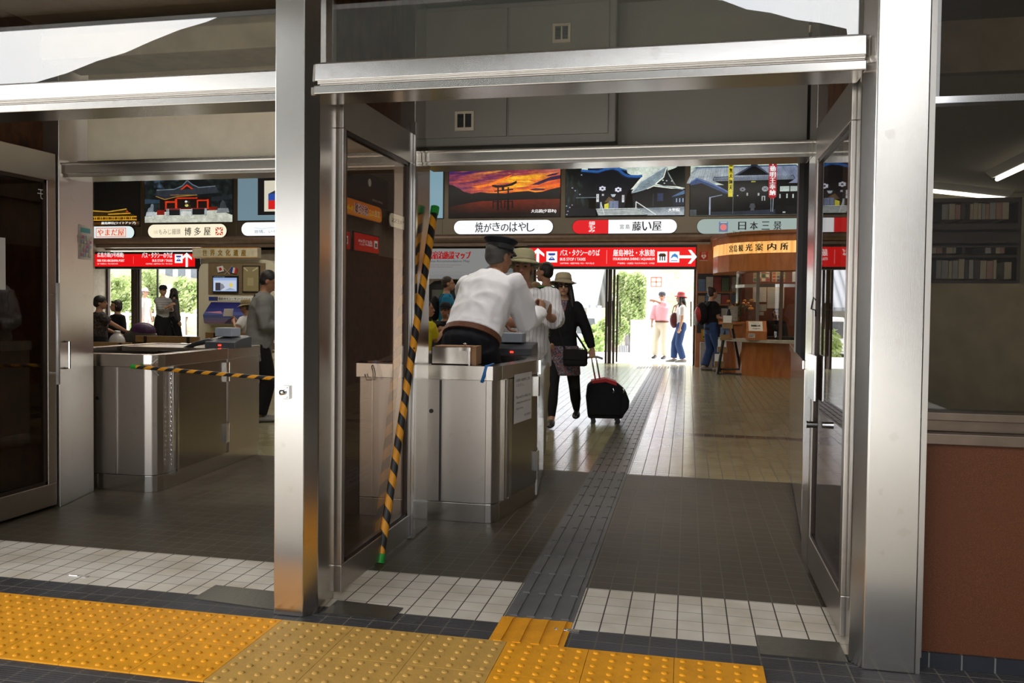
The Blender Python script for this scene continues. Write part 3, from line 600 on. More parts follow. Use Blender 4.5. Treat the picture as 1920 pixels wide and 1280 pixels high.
# vermilion shrine front
r, g, W, H = panel_root('photo_panel', (273, 335), (437, 416), BY, 'backlit photo of a vermilion shrine front with pale gravel and dark trees', 'photo panel', PW)
P = Pix(g, 500, 1298, 45, 460); P.grid([(500, 45), (1298, 45), (1298, 400), (500, 400)], 60, 30, lambda u, v: lerpc(foliage(u, v), hexc(110, 140, 170), (1.6*fb(u*9+3, v*5)+.55-v*2.2-u*1.2)))
VR = hexc(200, 52, 24); VD = hexc(120, 24, 15); RT = hexc(36, 40, 46)
P.grid([(500, 400), (1298, 395), (1298, 460), (500, 460)], 60, 8, lambda u, v: lerpc(hexc(176, 180, 164), hexc(206, 208, 194), .5+fb(u*40, v*9)*1.2)); P.p([(600, 362), (1180, 350), (1298, 398), (560, 402)], hexc(190, 194, 180))
P.p([(500, 282), (500, 238), (660, 250), (680, 275)], hexc(40, 56, 70)).p([(1060, 240), (1298, 205), (1298, 250), (1080, 270)], hexc(28, 34, 40)).r(640, 225, 1110, 345, hexc(20, 11, 11))
P.p([(605, 155), (780, 150), (850, 120), (895, 68), (940, 110), (1000, 140), (1150, 128), (1185, 190), (985, 205), (800, 218), (690, 245), (605, 212)], RT)
for k in range(7): P.l([(620, 164+8*k), (770, 160+8*k), (900, 150+9*k), (1160, 140+8*k)], 2, hexc(58, 64, 72))
P.l([(615, 157), (780, 152), (850, 122), (895, 72), (942, 112), (1000, 140), (1150, 130)], 9, hexc(96, 108, 118)).p([(832, 156), (892, 108), (950, 152)], VR).p([(850, 156), (892, 124), (934, 153)], hexc(36, 24, 22)).l([(607, 215), (690, 246), (800, 222), (985, 208)], 7, hexc(150, 116, 54)).l([(740, 205), (960, 208)], 5, hexc(150, 100, 40))
for x0, x1, y0, y1 in ((694, 710, 262, 345), (785, 805, 242, 335), (985, 998, 255, 330), (1076, 1092, 250, 342), (700, 800, 262, 278), (985, 1090, 254, 266), (800, 990, 232, 243)): P.r(x0, y0, x1, y1, VR)
P.r(620, 345, 690, 390, VD).r(1094, 322, 1166, 352, VD).r(712, 280, 784, 336, hexc(30, 14, 12)).r(998, 268, 1076, 330, hexc(26, 13, 12)).r(700, 330, 1080, 345, hexc(110, 40, 38)).r(735, 345, 835, 395, hexc(20, 22, 26)).r(946, 340, 1056, 392, hexc(20, 22, 26))
for k in range(4): P.r(838, 342+15*k, 945, 351+15*k, hexc(206, 210, 208))
for x in (712, 726, 835, 940, 1060, 1070): P.r(x, 335, x+9, 402, hexc(150, 160, 164))
P.d(893, 270, 12, 10, hexc(220, 226, 226)).d(898, 306, 16, 13, hexc(206, 200, 110)).d(893, 290, 6, 12, hexc(90, 84, 50))
P.p([(522, 400), (530, 362), (606, 360), (615, 398)], hexc(176, 182, 184)).p([(536, 362), (545, 330), (565, 318), (572, 290), (588, 285), (596, 300), (594, 362)], hexc(112, 122, 130)).p([(1168, 380), (1180, 336), (1272, 335), (1282, 376)], hexc(120, 126, 128)).p([(1195, 336), (1205, 290), (1220, 262), (1236, 268), (1262, 330)], hexc(52, 58, 62)); g.done('picture', PHOTO, r)
# pale panel with a framed print
BL = hexc(104, 128, 140)
r, g, W, H = panel_root('photo_panel', (447, 332), (600, 412), BY, 'pale blue grey backlit panel with a black framed print half behind the pillar', 'photo panel', PW)
g.rect(0, 0, 1, 1, BL); g.rect(.25, .12, .98, .98, hexc(22, 20, 20)); g.rect(.33, .2, .9, .9, hexc(205, 200, 180)); g.rect(.38, .25, .85, .45, hexc(200, 30, 28)); g.rect(.38, .45, .85, .6, hexc(40, 70, 150)); g.poly([(.38, .6), (.6, .8), (.85, .62), (.85, .6)], hexc(40, 46, 60)); g.done('picture', LIT, r)
r, g, W, H = panel_root('photo_panel', (655, 322), (831, 409), BY, 'plain pale blue backlit panel left of the sunset gate photo', 'photo panel', PW)
g.rect(0, 0, 1, 1, hexc(118, 150, 164)); g.done('picture', LIT, r)
# sunset gate
r, g, W, H = panel_root('photo_panel', (843, 312), (1050, 406), BY, 'backlit sunset photo of a gate standing in the sea', 'photo panel', PW)
P = Pix(g, 40, 1285, 65, 635)
def sunset(u, v):
    s_ = v+.34*(u-.3); n = fb(u*3.2, s_*11, 5); n2 = fb(u*7+5, s_*22, 4)
    c = lerpc(hexc(52, 30, 84), hexc(150, 58, 62), u*1.5-.15+n*.5); c = lerpc(c, hexc(232, 92, 30), (v*1.5-.25)*(.35+u)+n*1.1-.05*(1-v)); w = math.exp(-((u-.62)/.28)**2)
    c = lerpc(c, hexc(250, 190, 36), w*(n*2.2+n2*.9+.12)); c = lerpc(c, hexc(226, 150, 120), max(0, (u-.72)*3)*(.5-v)*(1.2+n2*2)); return lerpc(c, hexc(70, 38, 78), max(0, n2*-1.5-.25)*.8)
P.grid([(40, 65), (1285, 65), (1285, 400), (40, 400)], 110, 44, sunset)
for pts in ([(960, 290), (1060, 250), (1180, 205), (1285, 190), (1285, 228), (1150, 250), (1050, 288)], [(1120, 195), (1200, 172), (1280, 160), (1240, 185), (1160, 200)], [(940, 338), (1020, 326), (1130, 334), (1100, 348), (1000, 350)]): P.p(pts, hexc(52, 32, 62))
P.p([(300, 298), (520, 262), (700, 190), (760, 170), (700, 215), (540, 285), (380, 312)], hexc(246, 126, 36)).p([(800, 300), (960, 292), (900, 306), (800, 314)], hexc(250, 196, 40)).p([(810, 252), (930, 240), (1010, 262), (900, 262)], hexc(246, 186, 46))
P.grid([(40, 445), (1285, 445), (1285, 635), (40, 635)], 60, 20, lambda u, v: lerpc(lerpc(hexc(104, 34, 18), hexc(20, 9, 9), v*1.25), hexc(10, 6, 8), max(0, .45-u*1.5)*1.6+fb(u*5, v*26)*.5))
P.p([(40, 268), (90, 278), (150, 310), (210, 350), (300, 372), (400, 358), (480, 368), (560, 372), (680, 376), (800, 362), (940, 355), (1010, 370), (1090, 365), (1160, 345), (1285, 318), (1285, 442), (900, 446), (400, 458), (250, 480), (40, 520)], hexc(12, 9, 12))
TR = hexc(9, 6, 9)
P.p([(528, 284), (545, 281), (600, 288), (660, 285), (740, 270), (806, 240), (808, 266), (760, 292), (660, 312), (580, 314), (535, 300)], TR).p([(558, 346), (770, 326), (770, 342), (558, 358)], TR).r(640, 312, 668, 344, TR)
for x in (592, 706): P.p([(x, 310), (x+16, 308), (x+20, 560), (x-5, 560)], TR)
for x in (540, 630, 670, 755): P.r(x, 455, x+13, 540, TR)
P.r(540, 462, 642, 472, TR).r(670, 460, 768, 470, TR).t('大鳥居(夕暮れ)', 972, 555, 1246, 598, hexc(246, 246, 246), .0015); g.done('picture', PHOTO, r)
# two dark temple halls
r, g, W, H = panel_root('photo_panel', (1062, 308), (1283, 404), BY, 'backlit photo of two dark temple halls with white stair rails', 'photo panel', PW)
P = Pix(g, 45, 1275, 40, 598); P.grid([(45, 40), (1275, 40), (1275, 320), (45, 320)], 10, 6, lambda u, v: lerpc(hexc(178, 196, 186), hexc(226, 230, 214), v*1.3)); NV = hexc(14, 16, 24); BLU = hexc(40, 88, 152)
P.p([(45, 598), (45, 40), (200, 55), (215, 110), (262, 130), (300, 598)], hexc(10, 15, 16)).grid([(45, 100), (250, 150), (270, 500), (45, 598)], 24, 24, lambda u, v: foliage(u, v, (8, 12, 14), (60, 84, 84), 7))
P.p([(205, 100), (275, 108), (275, 55), (430, 75), (495, 84), (520, 52), (560, 48), (590, 86), (680, 115), (690, 150), (745, 180), (845, 180), (800, 232), (745, 300), (690, 355), (662, 520), (368, 520), (360, 400), (230, 385)], NV)
P.l([(205, 112), (280, 122), (390, 128), (455, 104), (540, 92), (600, 112), (650, 160), (700, 182), (800, 186), (842, 182)], 26, BLU).l([(215, 128), (380, 146), (460, 120), (540, 110), (590, 130), (640, 182), (720, 208), (810, 206)], 9, hexc(22, 36, 62)).l([(278, 66), (430, 88), (500, 96)], 12, hexc(54, 96, 150)).l([(278, 90), (430, 104)], 8, hexc(30, 60, 108)).l([(600, 100), (685, 124)], 12, hexc(60, 100, 152)).d(545, 66, 34, 20, hexc(30, 52, 84), 8)
for x, y in ((432, 307), (597, 322)):
    for k in range(6): P.d(x+24*math.cos(R(60*k+30)), y+17*math.sin(R(60*k+30)), 14, 11, hexc(214, 216, 230), 6)
P.r(370, 365, 397, 447, hexc(216, 220, 222)).r(637, 380, 661, 455, hexc(216, 220, 222)).r(412, 378, 636, 520, hexc(18, 18, 26)).p([(455, 450), (500, 395), (560, 430), (540, 470)], hexc(96, 76, 52)).r(505, 440, 600, 520, hexc(112, 124, 150)).r(545, 440, 549, 520, hexc(50, 56, 72)).p([(455, 520), (455, 474), (500, 460), (500, 520)], hexc(214, 206, 66)).r(410, 450, 428, 520, hexc(160, 170, 176)).r(428, 365, 450, 385, hexc(170, 176, 184)).p([(520, 370), (575, 370), (560, 398), (535, 398)], hexc(170, 180, 184))
for k, y in enumerate((378, 382, 386)): P.l([(376, y+14*k), (392, y+14*k)], 5, NV); P.l([(643, y+14+14*k), (656, y+14+14*k)], 5, NV)
P.p([(735, 362), (780, 300), (825, 256), (910, 196), (1000, 150), (1085, 95), (1062, 190), (960, 285), (860, 330)], hexc(126, 142, 150))
for k in range(9): a_ = (735+40*k, 362-29*k); P.l([a_, (a_[0]+70-3*k, a_[1]-6-2*k)], 3, hexc(84, 98, 110))
P.l([(740, 352), (830, 246), (1000, 142), (1088, 88)], 13, hexc(190, 202, 204)).l([(735, 362), (860, 330), (960, 282), (1060, 296), (1260, 332)], 10, hexc(150, 166, 172)).p([(1085, 100), (1112, 175), (1190, 300), (1060, 292), (985, 270), (1050, 200)], hexc(30, 34, 36)).l([(1088, 110), (1060, 205), (985, 268)], 12, hexc(214, 222, 206)).l([(1092, 115), (1115, 185), (1170, 280)], 7, hexc(120, 132, 130))
for x, y in ((1055, 236), (1092, 242), (1145, 246), (1070, 268)): P.d(x, y, 9, 7, hexc(190, 206, 204), 6)
P.p([(742, 378), (860, 345), (960, 298), (1272, 345), (1272, 525), (760, 525)], hexc(12, 15, 20)).r(1000, 370, 1060, 450, hexc(40, 52, 82)).r(955, 372, 962, 500, hexc(52, 60, 70)).p([(1145, 405), (1275, 340), (1275, 380), (1150, 412)], hexc(70, 100, 140)).r(1160, 415, 1275, 500, hexc(22, 30, 44))
for x in (1190, 1222, 1255): P.r(x, 425, x+10, 465, hexc(150, 172, 200))
P.p([(1100, 140), (1180, 112), (1250, 60), (1275, 50), (1275, 320), (1190, 300), (1130, 200)], hexc(10, 16, 16)).r(160, 400, 370, 408, hexc(100, 110, 116)).r(45, 520, 370, 598, hexc(16, 18, 26))
for x, y in ((60, 490), (95, 505), (75, 545), (120, 480), (65, 580), (215, 165), (120, 300), (150, 330), (200, 370)): P.d(x, y, 9, 7, hexc(150, 150, 176), 6)
P.grid([(790, 522), (1275, 512), (1275, 598), (900, 598)], 12, 4, lambda u, v: lerpc(hexc(112, 122, 132), hexc(170, 178, 184), v+fb(u*8, v*4)))
for k in range(5): P.p([(372+6*k, 522+15*k), (800+24*k, 520+15*k), (806+24*k, 529+15*k), (372+6*k, 532+15*k)], hexc(196, 204, 200)); P.p([(372+6*k, 532+15*k), (806+24*k, 529+15*k), (810+24*k, 537+15*k), (372+6*k, 538+15*k)], hexc(44, 54, 62))
P.l([(785, 455), (990, 592)], 9, hexc(226, 230, 226)).l([(785, 455), (785, 525)], 8, hexc(226, 230, 226)).l([(425, 470), (462, 592)], 8, hexc(206, 212, 210)).t('大聖院', 1113, 528, 1230, 562, hexc(246, 246, 246), .0015); g.done('picture', PHOTO, r)
# temple with banners
r, g, W, H = panel_root('photo_panel', (1295, 304), (1506, 402), BY, 'backlit photo of a temple with yellow and red banners above the kiosk', 'photo panel', PW)
P = Pix(g, 60, 1245, 40, 628); P.r(60, 40, 1245, 628, hexc(190, 204, 186)); DK = hexc(10, 11, 14)
P.grid([(100, 100), (1165, 96), (1330, 295), (20, 275)], 90, 16, lambda u, v: lerpc(lerpc(hexc(176, 186, 186), hexc(116, 126, 148), u*1.1), hexc(90, 98, 120), .35*(math.sin(u*260) > .2)+fb(u*6, v*5)*.5)); P.p([(1245, 190), (1330, 295), (1245, 295)], hexc(190, 204, 186))
P.l([(108, 106), (1162, 100)], 13, hexc(56, 74, 106)).l([(112, 122), (1150, 116)], 6, hexc(128, 142, 166)).l([(1160, 98), (1195, 140), (1245, 186)], 12, hexc(70, 88, 124)).l([(110, 104), (128, 126), (66, 165)], 9, hexc(120, 134, 156))
P.p([(515, 200), (600, 150), (690, 98), (725, 42), (775, 98), (835, 145), (900, 200)], hexc(60, 68, 84)).p([(550, 198), (640, 148), (725, 92), (800, 140), (880, 198)], hexc(14, 15, 18)).p([(690, 104), (725, 44), (770, 104)], hexc(34, 42, 58))
P.grid([(330, 214), (1130, 206), (1150, 250), (300, 252)], 100, 3, lambda u, v: lerpc(hexc(64, 74, 92), hexc(142, 150, 162), .5+.5*math.sin(u*330)-v*.3)); P.l([(300, 250), (312, 212), (330, 216), (520, 206)], 8, hexc(56, 66, 86)).l([(1150, 246), (1132, 206), (1110, 212)], 8, hexc(56, 66, 86))
P.p([(305, 256), (1145, 252), (1085, 292), (1245, 292), (1245, 628), (60, 628), (60, 300), (420, 300)], DK).r(1000, 325, 1095, 380, hexc(168, 180, 174)).r(1105, 325, 1212, 380, hexc(160, 172, 168))
P.p([(60, 262), (128, 214), (205, 242), (380, 318), (515, 398), (512, 416), (390, 376), (190, 282), (60, 320)], hexc(54, 70, 106)).l([(62, 262), (130, 222), (330, 305), (510, 402)], 12, hexc(96, 118, 164)).p([(60, 300), (180, 276), (400, 378), (400, 628), (60, 628)], DK)
P.l([(272, 625), (272, 432)], 15, hexc(150, 160, 186)).l([(270, 434), (400, 408)], 8, hexc(140, 150, 176)).r(60, 565, 130, 628, hexc(70, 76, 80)).r(290, 590, 510, 628, hexc(40, 46, 54)).p([(520, 590), (960, 570), (1040, 610), (900, 628), (520, 628)], hexc(42, 46, 58)).r(955, 535, 1245, 628, hexc(18, 20, 24))
for k in range(7): P.d(613+20*math.cos(R(51*k)), 352+15*math.sin(R(51*k)), 12, 10, hexc(112, 116, 124), 6)
P.d(846, 351, 34, 29, hexc(140, 146, 152), 16).l([(826, 340), (866, 362)], 6, hexc(60, 64, 70)).l([(830, 364), (862, 338)], 6, hexc(60, 64, 70))
for x, y, w_, h_ in ((655, 392, 15, 30), (770, 395, 18, 28), (556, 414, 12, 12), (812, 430, 10, 48), (838, 430, 10, 48), (815, 428, 34, 8), (992, 410, 14, 44), (1064, 408, 14, 46), (1126, 412, 14, 42), (1186, 412, 12, 42), (1030, 598, 28, 14)): P.r(x, y, x+w_, y+h_, hexc(176, 184, 180))
P.p([(685, 545), (698, 508), (735, 506), (750, 545), (735, 560), (740, 582), (695, 582), (702, 560)], hexc(70, 74, 80)).r(700, 266, 745, 278, hexc(160, 164, 60))
P.r(462, 40, 516, 432, hexc(206, 190, 50)).r(505, 40, 516, 432, hexc(150, 150, 110)); P.l([(514, 400), (514, 620)], 6, hexc(90, 94, 96))
for k, ch in enumerate('南無大師天'): P.t(ch, 472, 60+62*k, 502, 108+62*k, hexc(40, 36, 18), .002)
P.r(880, 40, 960, 440, hexc(168, 34, 44)).p([(882, 440), (958, 440), (936, 462), (900, 458)], hexc(150, 30, 40))
for k, ch in enumerate('不動明王奉納'): P.t(ch, 892, 46+64*k, 948, 104+64*k, hexc(224, 222, 222), .003)
P.l([(905, 455), (908, 600)], 7, hexc(120, 130, 140)).l([(930, 455), (926, 600)], 7, hexc(150, 160, 168)).t('大', 1222, 565, 1243, 605, hexc(200, 206, 206)); g.done('picture', PHOTO, r)
# ---- pill shaped shop signs
def pillsign(px0, px1, py0, py1, label, draw, x0=None):
    a = pY(px0, py0, BY); c = pY(px1, py1, BY); W = c.x-a.x; H = a.z-c.z
    dz = .05 if px0 < 500 else 0
    r = empty('shop_sign', ((a.x+c.x)/2, BY, c.z+dz), 0, label, 'shop sign', 'pill shaped shop signs under the photos')
    b = B(); rr = H/2+.01; n = 12
    poly = [(W/2-H/2+rr*math.cos(R(t)), H/2+rr*math.sin(R(t))) for t in range(-90, 91, 15)] + [(-W/2+H/2+rr*math.cos(R(t)), H/2+rr*math.sin(R(t))) for t in range(90, 271, 15)]
    b.prism(poly, 0, .03, Matrix(((1, 0, 0, 0), (0, 0, -1, 0), (0, 1, 0, 0), (0, 0, 0, 1)))); b.done('housing', DARK, r)
    g = Pr(Vector((-W/2, -.03, 0)), Vector((1, 0, 0)), Vector((0, 0, 1)), .0012); draw(g, W, H); g.done('lit_face', LIT, r); return r
WH = (.92, .95, .98); INKB = hexc(24, 24, 30); RD = hexc(214, 20, 30)
def d0(g, W, H):
    g.pill(0, 0, W, H, hexc(214, 230, 232)); u = W-1.35
    g.text('銘菓', u-.6, .08, u-.3, .22, hexc(40, 60, 80)); g.disc(u+.06, H/2, .10, .10, hexc(200, 60, 40)); g.disc(u+.06, H/2, .08, .08, hexc(230, 236, 232)); g.disc(u+.06, H/2, .04, .055, hexc(206, 60, 30), 8)
    g.rect(u+.24, .04, u+1.12, H-.04, hexc(214, 80, 50)); g.rect(u+.255, .055, u+1.105, H-.055, hexc(228, 226, 214)); g.text('やまだ屋', u+.29, .075, u+1.07, H-.075, hexc(216, 70, 40), .006)
pillsign(120, 253, 429, 451, 'white pill sign with red shop name, leftmost of the pill signs', d0)
def d1(g, W, H):
    g.pill(0, 0, W, H, hexc(244, 234, 206)); g.text('元祖', .16, .10, .28, .19, hexc(180, 160, 130)); g.text('もみじ饅頭', .31, .085, .92, .225, hexc(110, 100, 88)); 
    for i, ch in enumerate('博多屋'): g.text(ch, 1.04+i*.27, .055, 1.22+i*.27, .255, hexc(28, 24, 24), .004)
    u = 1.9; g.rect(u, .06, u+.2, .25, hexc(176, 50, 34))
    for k in range(4): g.line([(u+.1+.12*math.cos(R(45*k)), .155+.12*math.sin(R(45*k))), (u+.1-.12*math.cos(R(45*k)), .155-.12*math.sin(R(45*k)))], .022, hexc(244, 234, 206))
pillsign(279, 426, 425, 449, 'cream pill sign with black characters and a red crest', d1)
def d2(g, W, H): g.pill(0, 0, W, H, WH); g.line([(.35, .2), (.55, .16), (.8, .2), (1.1, .15)], .008, hexc(120, 170, 190)); g.text('旅情、いろいろ。', .35, .06, 1.25, .14, hexc(90, 110, 120))
pillsign(454, 600, 421, 445, 'white pill sign with faint script, cut off by the left pillar', d2)
def d2b(g, W, H):
    g.rect(0, 0, W, H, RD)
    for i, tx in enumerate(('名物', '老舗')): g.rect(W-.42, .03+.14*i, W-.10, .14+.14*i, hexc(240, 240, 240)); g.text(tx, W-.38, .04+.14*i, W-.14, .13+.14*i, INKB)
pillsign(655, 806, 415, 438, 'red sign with small white boxes of characters behind the striped pole', d2b)
def d3(g, W, H):
    g.pill(0, 0, W, H, WH)
    for i, ch in enumerate('焼がきのはやし'):
        dv = [.0, -.01, .01, -.015, .0, .005, -.01][i]; s_ = [.24, .2, .2, .17, .22, .2, .2][i]; u = W*.22+i*W*.087; g.text(ch, u, H/2-s_/2+dv, u+W*.078, H/2+s_/2+dv, INKB, .003)
pillsign(852, 1037, 414, 438, 'white pill sign with brush script below the sunset photo', d3)
def d4(g, W, H):
    g.pill(0, 0, W, H, WH); g.poly([(W*.35, 0), (W*.35, H)]+[(H/2+H/2*math.cos(R(t)), H/2+H/2*math.sin(R(t))) for t in range(90, 271, 15)], RD)
    for i, ch in enumerate('揚もみ'): g.text(ch, W*.16, H*.64-i*H*.27, W*.22, H*.9-i*H*.27, (.95, .9, .9), .003)
    for i, ch in enumerate('宮島'): g.text(ch, W*.46+i*W*.055, .10, W*.5+i*W*.055, .2, INKB)
    for i, ch in enumerate('藤い屋'): g.text(ch, W*.58+i*W*.095, .055, W*.665+i*W*.095, .26, INKB, .005)
pillsign(1074, 1269, 413, 437, 'half red half white pill sign with shop name', d4)
def d5(g, W, H):
    g.pill(0, 0, W, H, hexc(150, 166, 162)); g.rect(.47, .04, .66, .26, hexc(96, 116, 150)); g.disc(.565, .14, .07, .07, hexc(214, 120, 116)); g.rect(.5, .235, .64, .25, hexc(200, 206, 206))
    for i, ch in enumerate('日本三景'): g.text(ch, .88+i*.245, .08, 1.04+i*.245, .255, INKB, .004)
    g.text('The Three Views', .76, .012, 1.3, .05, INKB)
pillsign(1307, 1530, 411, 437, 'grey green pill sign with four black characters above the kiosk canopy', d5)
# ---- red direction signs
REDS = hexc(222, 12, 18); WT = (.92, .92, .92)
def arrow(g, u, v, s, ang, col=WT):
    c, n = math.cos(R(ang)), math.sin(R(ang)); f = lambda p: (u+s*(p[0]*c-p[1]*n), v+s*(p[0]*n+p[1]*c))
    g.poly([f(p) for p in ((-.5, -.09), (.34, -.09), (.34, .09), (-.5, .09))], col); g.poly([f(p) for p in ((.02, -.42), (.2, -.42), (.56, 0), (.2, .42), (.02, .42), (.32, 0))], col)
def bus(g, u, v, s):
    g.rect(u, v, u+s, v+s, WT); c = hexc(40, 60, 150); g.rect(u+.18*s, v+.68*s, u+.82*s, v+.84*s, c); g.rect(u+.26*s, v+.62*s, u+.74*s, v+.68*s, hexc(120, 130, 170)); g.disc(u+.5*s, v+.30*s, .2*s, .22*s, c, 12, 0, 180); g.rect(u+.22*s, v+.2*s, u+.78*s, v+.34*s, c); g.rect(u+.4*s, v+.36*s, u+.6*s, v+.44*s, WT)
def redsign(tl, br, label, draw):
    a = pY(*tl, BY+.1); c = pY(*br, BY+.1); W = c.x-a.x; H = a.z-c.z
    r = empty('direction_sign', ((a.x+c.x)/2, BY+.1, c.z), 0, label, 'direction sign', 'red direction signs over the far doors')
    b = B(); b.box(-W/2-.05, W/2+.05, -.10, .06, -.06, H+.06); b.done('housing', DARK, r)
    g = Pr(Vector((-W/2, -.10, 0)), Vector((1, 0, 0)), Vector((0, 0, 1)), .0012); g.rect(0, 0, W, H, REDS); draw(g, W, H); g.done('lit_face', LIT, r)
def s1(g, W, H):
    o = W-2.75; g.text('広島方面(3号桟橋)', o-.05, .22, o+.72, .36, WT, .0018); g.text('PIER FOR HIROSHIMA PORT', o-.05, .12, o+.74, .18, WT, .0012); g.text('往广岛港码头 / 히로시마항 방면', o-.05, .05, o+.55, .085, WT)
    g.rect(o+1.0, .06, o+1.008, H-.06, hexc(200, 120, 120)); g.text('バス・タクシーのりば', o+1.25, .22, o+2.12, .36, WT, .0018); g.text('BUS STOP / TAXIS', o+1.55, .12, o+2.12, .18, WT, .0012); g.text('公共汽车站・出租汽车站 / 버스・택시 타는곳', o+1.36, .05, o+2.12, .085, WT); bus(g, o+2.19, .09, .22); arrow(g, o+2.53, H/2, .34, 90)
redsign((60, 477), (370, 500), 'red direction sign over the left doors pointing up to bus stop and taxis', s1)
def s2(g, W, H):
    k = W/3.83; o = 0
    arrow(g, .20, H/2, .36, 90); bus(g, .40, .09, .25); g.text('バス・タクシーのりば', .72, .24, 1.62, .38, WT, .0018); g.text('BUS STOP / TAXIS', .72, .13, 1.30, .195, WT, .0012); g.text('公共汽车站・出租汽车站 / 버스・택시 타는곳', .72, .05, 1.5, .09, WT)
    g.rect(W*.475, .06, W*.475+.01, H-.06, hexc(220, 150, 150)); u = W*.515
    g.text('厳島神社・水族館', u, .23, u+.92, .38, WT, .002); g.text('ITSUKUSHIMA SHRINE / AQUARIUM', u, .13, u+.92, .195, WT, .0012); g.text('严岛神社・水族馆 / 이쓰쿠시마신사・수족관', u+.1, .05, u+.92, .09, WT)
    u2 = u+.98; g.rect(u2, .09, u2+.22, .33, WT); g.rect(u2+.04, .22, u2+.18, .25, K); g.poly([(u2+.02, .24), (u2+.2, .24), (u2+.16, .29), (u2+.06, .29)], hexc(70, 40, 20))
    for q in (.05, .1, .15): g.rect(u2+q, .13, u2+q+.022, .23, K)
    u3 = u2+.26; g.rect(u3, .09, u3+.22, .33, WT); g.poly([(u3+.03, .17), (u3+.06, .25), (u3+.12, .29), (u3+.18, .25), (u3+.2, .16), (u3+.16, .2), (u3+.1, .22)], hexc(60, 130, 200)); g.rect(u3+.04, .12, u3+.18, .135, hexc(60, 130, 200)); arrow(g, u3+.40, H/2, .36, 0)
redsign((994, 465), (1304, 500), 'red direction sign over the right doors with shrine and aquarium arrow', s2)
# ---- glazed door frames in the two openings
def frame_bar(px, w, name='mullion', zt=zD+.02, y=FY+.05, lb=None):
    x = pY(px, 590, y).x; b = B(); b.box(x-w/2, x+w/2, y-.04, y+.04, 0, zt); return struct(b, 'trim_mullion', BRONZE)
b = B(); b.box(xL0, xL1, FY, FY+.2, zD-.02, zD+.09); b.box(xR0, xR1, FY, FY+.2, zD-.02, zD+.09); struct(b, 'trim_door_head', BRONZE)
for px, w_ in ((203, .05), (251, .10), (257, .05), (262, .06), (374, .10), (1137, .05), (1143.5, .085), (1151, .05), (1302.5, .06), (1001, .10)): frame_bar(px, w_)
xg = pY(264, 590, FY).x; xg2 = pY(292, 590, FY).x
b = B(); b.box(xg, xg2, FY+.10, FY+.11, 0, zD); struct(b, 'window_4', CLEAR); b = B(); b.box(xg2-.03, xg2, FY+.08, FY+.13, 0, zD); struct(b, 'trim_glazing_bar', DARK)
xg = pY(151, 590, FY).x; xg2 = pY(158, 590, FY).x
xl = pY(1156, 590, FY).x; xw = pY(1160, 590, FY).x
b = B(); b.box(xl-.02, xw, FY+.14, FY+.15, 0, zD); struct(b, 'window_5', CLEAR)
for i, (px, y0, y1, lb) in enumerate(((1139.5, 565, 612, 'slim pull bar on the left side of the middle door posts'), (1148.5, 564, 610, 'slim pull bar between the two middle door posts'), (1162.5, 564, 611, 'slim pull bar standing off the middle door leaf'), (1295.5, 565, 612, 'slim pull bar on the rightmost glass door'))):
    a = pY(px, y0, FY-.02); c = pY(px, y1, FY-.02); b = B(); b.tube([a, c], .014, 8)
    for q in (.12, .88): p_ = a.lerp(c, q); b.tube([p_, p_+Vector((0, .08, 0))], .009, 6)
    b.done('door_pull_bar', BRONZE, None, smooth=True, label=lb, category='door pull', group='slim pull bars on the far doors')
a = pY(1158.5, 515, FY+.05); b = B(); b.box(a.x-.02, a.x+.02, FY+.02, FY+.06, 0.03, a.z); struct(b, 'trim_sliding_stile', BRONZE)
b = B()
for i in range(15):
    a = pZ(1197+i*5.6, 688.2); b.box(a.x-.02, a.x+.02, a.y-.28, a.y+.28, .0, .004)
b.done('floor_grating', DARK, None, label='row of dark slots in the pale floor before the far doors', category='floor grating')
# ---- map board and black arch behind the gate
r, g, W, H = panel_root('map_board', (790, 467), (992, 523), 18.3, 'grey accommodation map board with red heading behind the ticket gate', 'map board', None, .05, mat('board_grey', (.40, .41, .42), .6))
g.rect(0, 0, 1, 1, hexc(150, 152, 154)); g.strip(0, .0, 1, .25, [hexc(146, 148, 150), hexc(140, 142, 145)]); g.text('宮島宿泊施設マップ', .02, .66, .47, .92, hexc(176, 26, 30), .004); g.text('Miyajima Accommodation Map', .02, .53, .46, .63, hexc(60, 62, 70)); g.text('Please use this map to look for a hotel or inn', .02, .44, .38, .48, hexc(120, 70, 70)); g.text('Reservations may be needed', .02, .37, .30, .41, hexc(120, 70, 70))
g.poly([(.5, .2), (.62, .38), (.8, .95), (.98, 1), (1, .3), (.7, .15)], hexc(112, 124, 128)); g.line([(.58, .25), (.7, .55), (.86, .9)], .006, hexc(80, 90, 96)); g.line([(.6, .3), (.8, .45)], .006, hexc(80, 90, 96)); g.done('printed_face', LITD, r)
for xq in (-W*.45, W*.45): b = B(); b.box(xq-.03, xq+.03, -.03, 0, -r.location.z, 0); b.done('leg', DARK, r)
a = pY(806, 523, 18.4); c = pY(880, 700, 18.4); ak = empty('poster_stand', ((a.x+c.x)/2, 18.4, 0), label='black arched poster stand behind the man in blue', cat='poster stand'); W = c.x-a.x; H = a.z
b = B(); b.prism([(-W/2-.1, 0), (W/2+.3, 0), (W/2+.3, H-.25), (W/2+.1, H-.06), (0, H), (-W/2+.1, H-.05), (-W/2-.1, H-.2)], 0, .08, Matrix(((1, 0, 0, 0), (0, 0, 1, 0), (0, 1, 0, 0), (0, 0, 0, 1)))); b.done('board', BLACK, ak)
g = Pr(Vector((-W/2+.05, 0, H*.35)), Vector((W*.45, 0, 0)), Vector((0, 0, H*.52))); g.rect(0, 0, 1, 1, hexc(92, 98, 96)); g.poly([(.1, 0), (.5, 1), (.9, 1), (.5, 0)], hexc(60, 110, 50)); g.rect(0, 0, 1, .3, hexc(190, 170, 30)); g.done('poster', INK, ak)
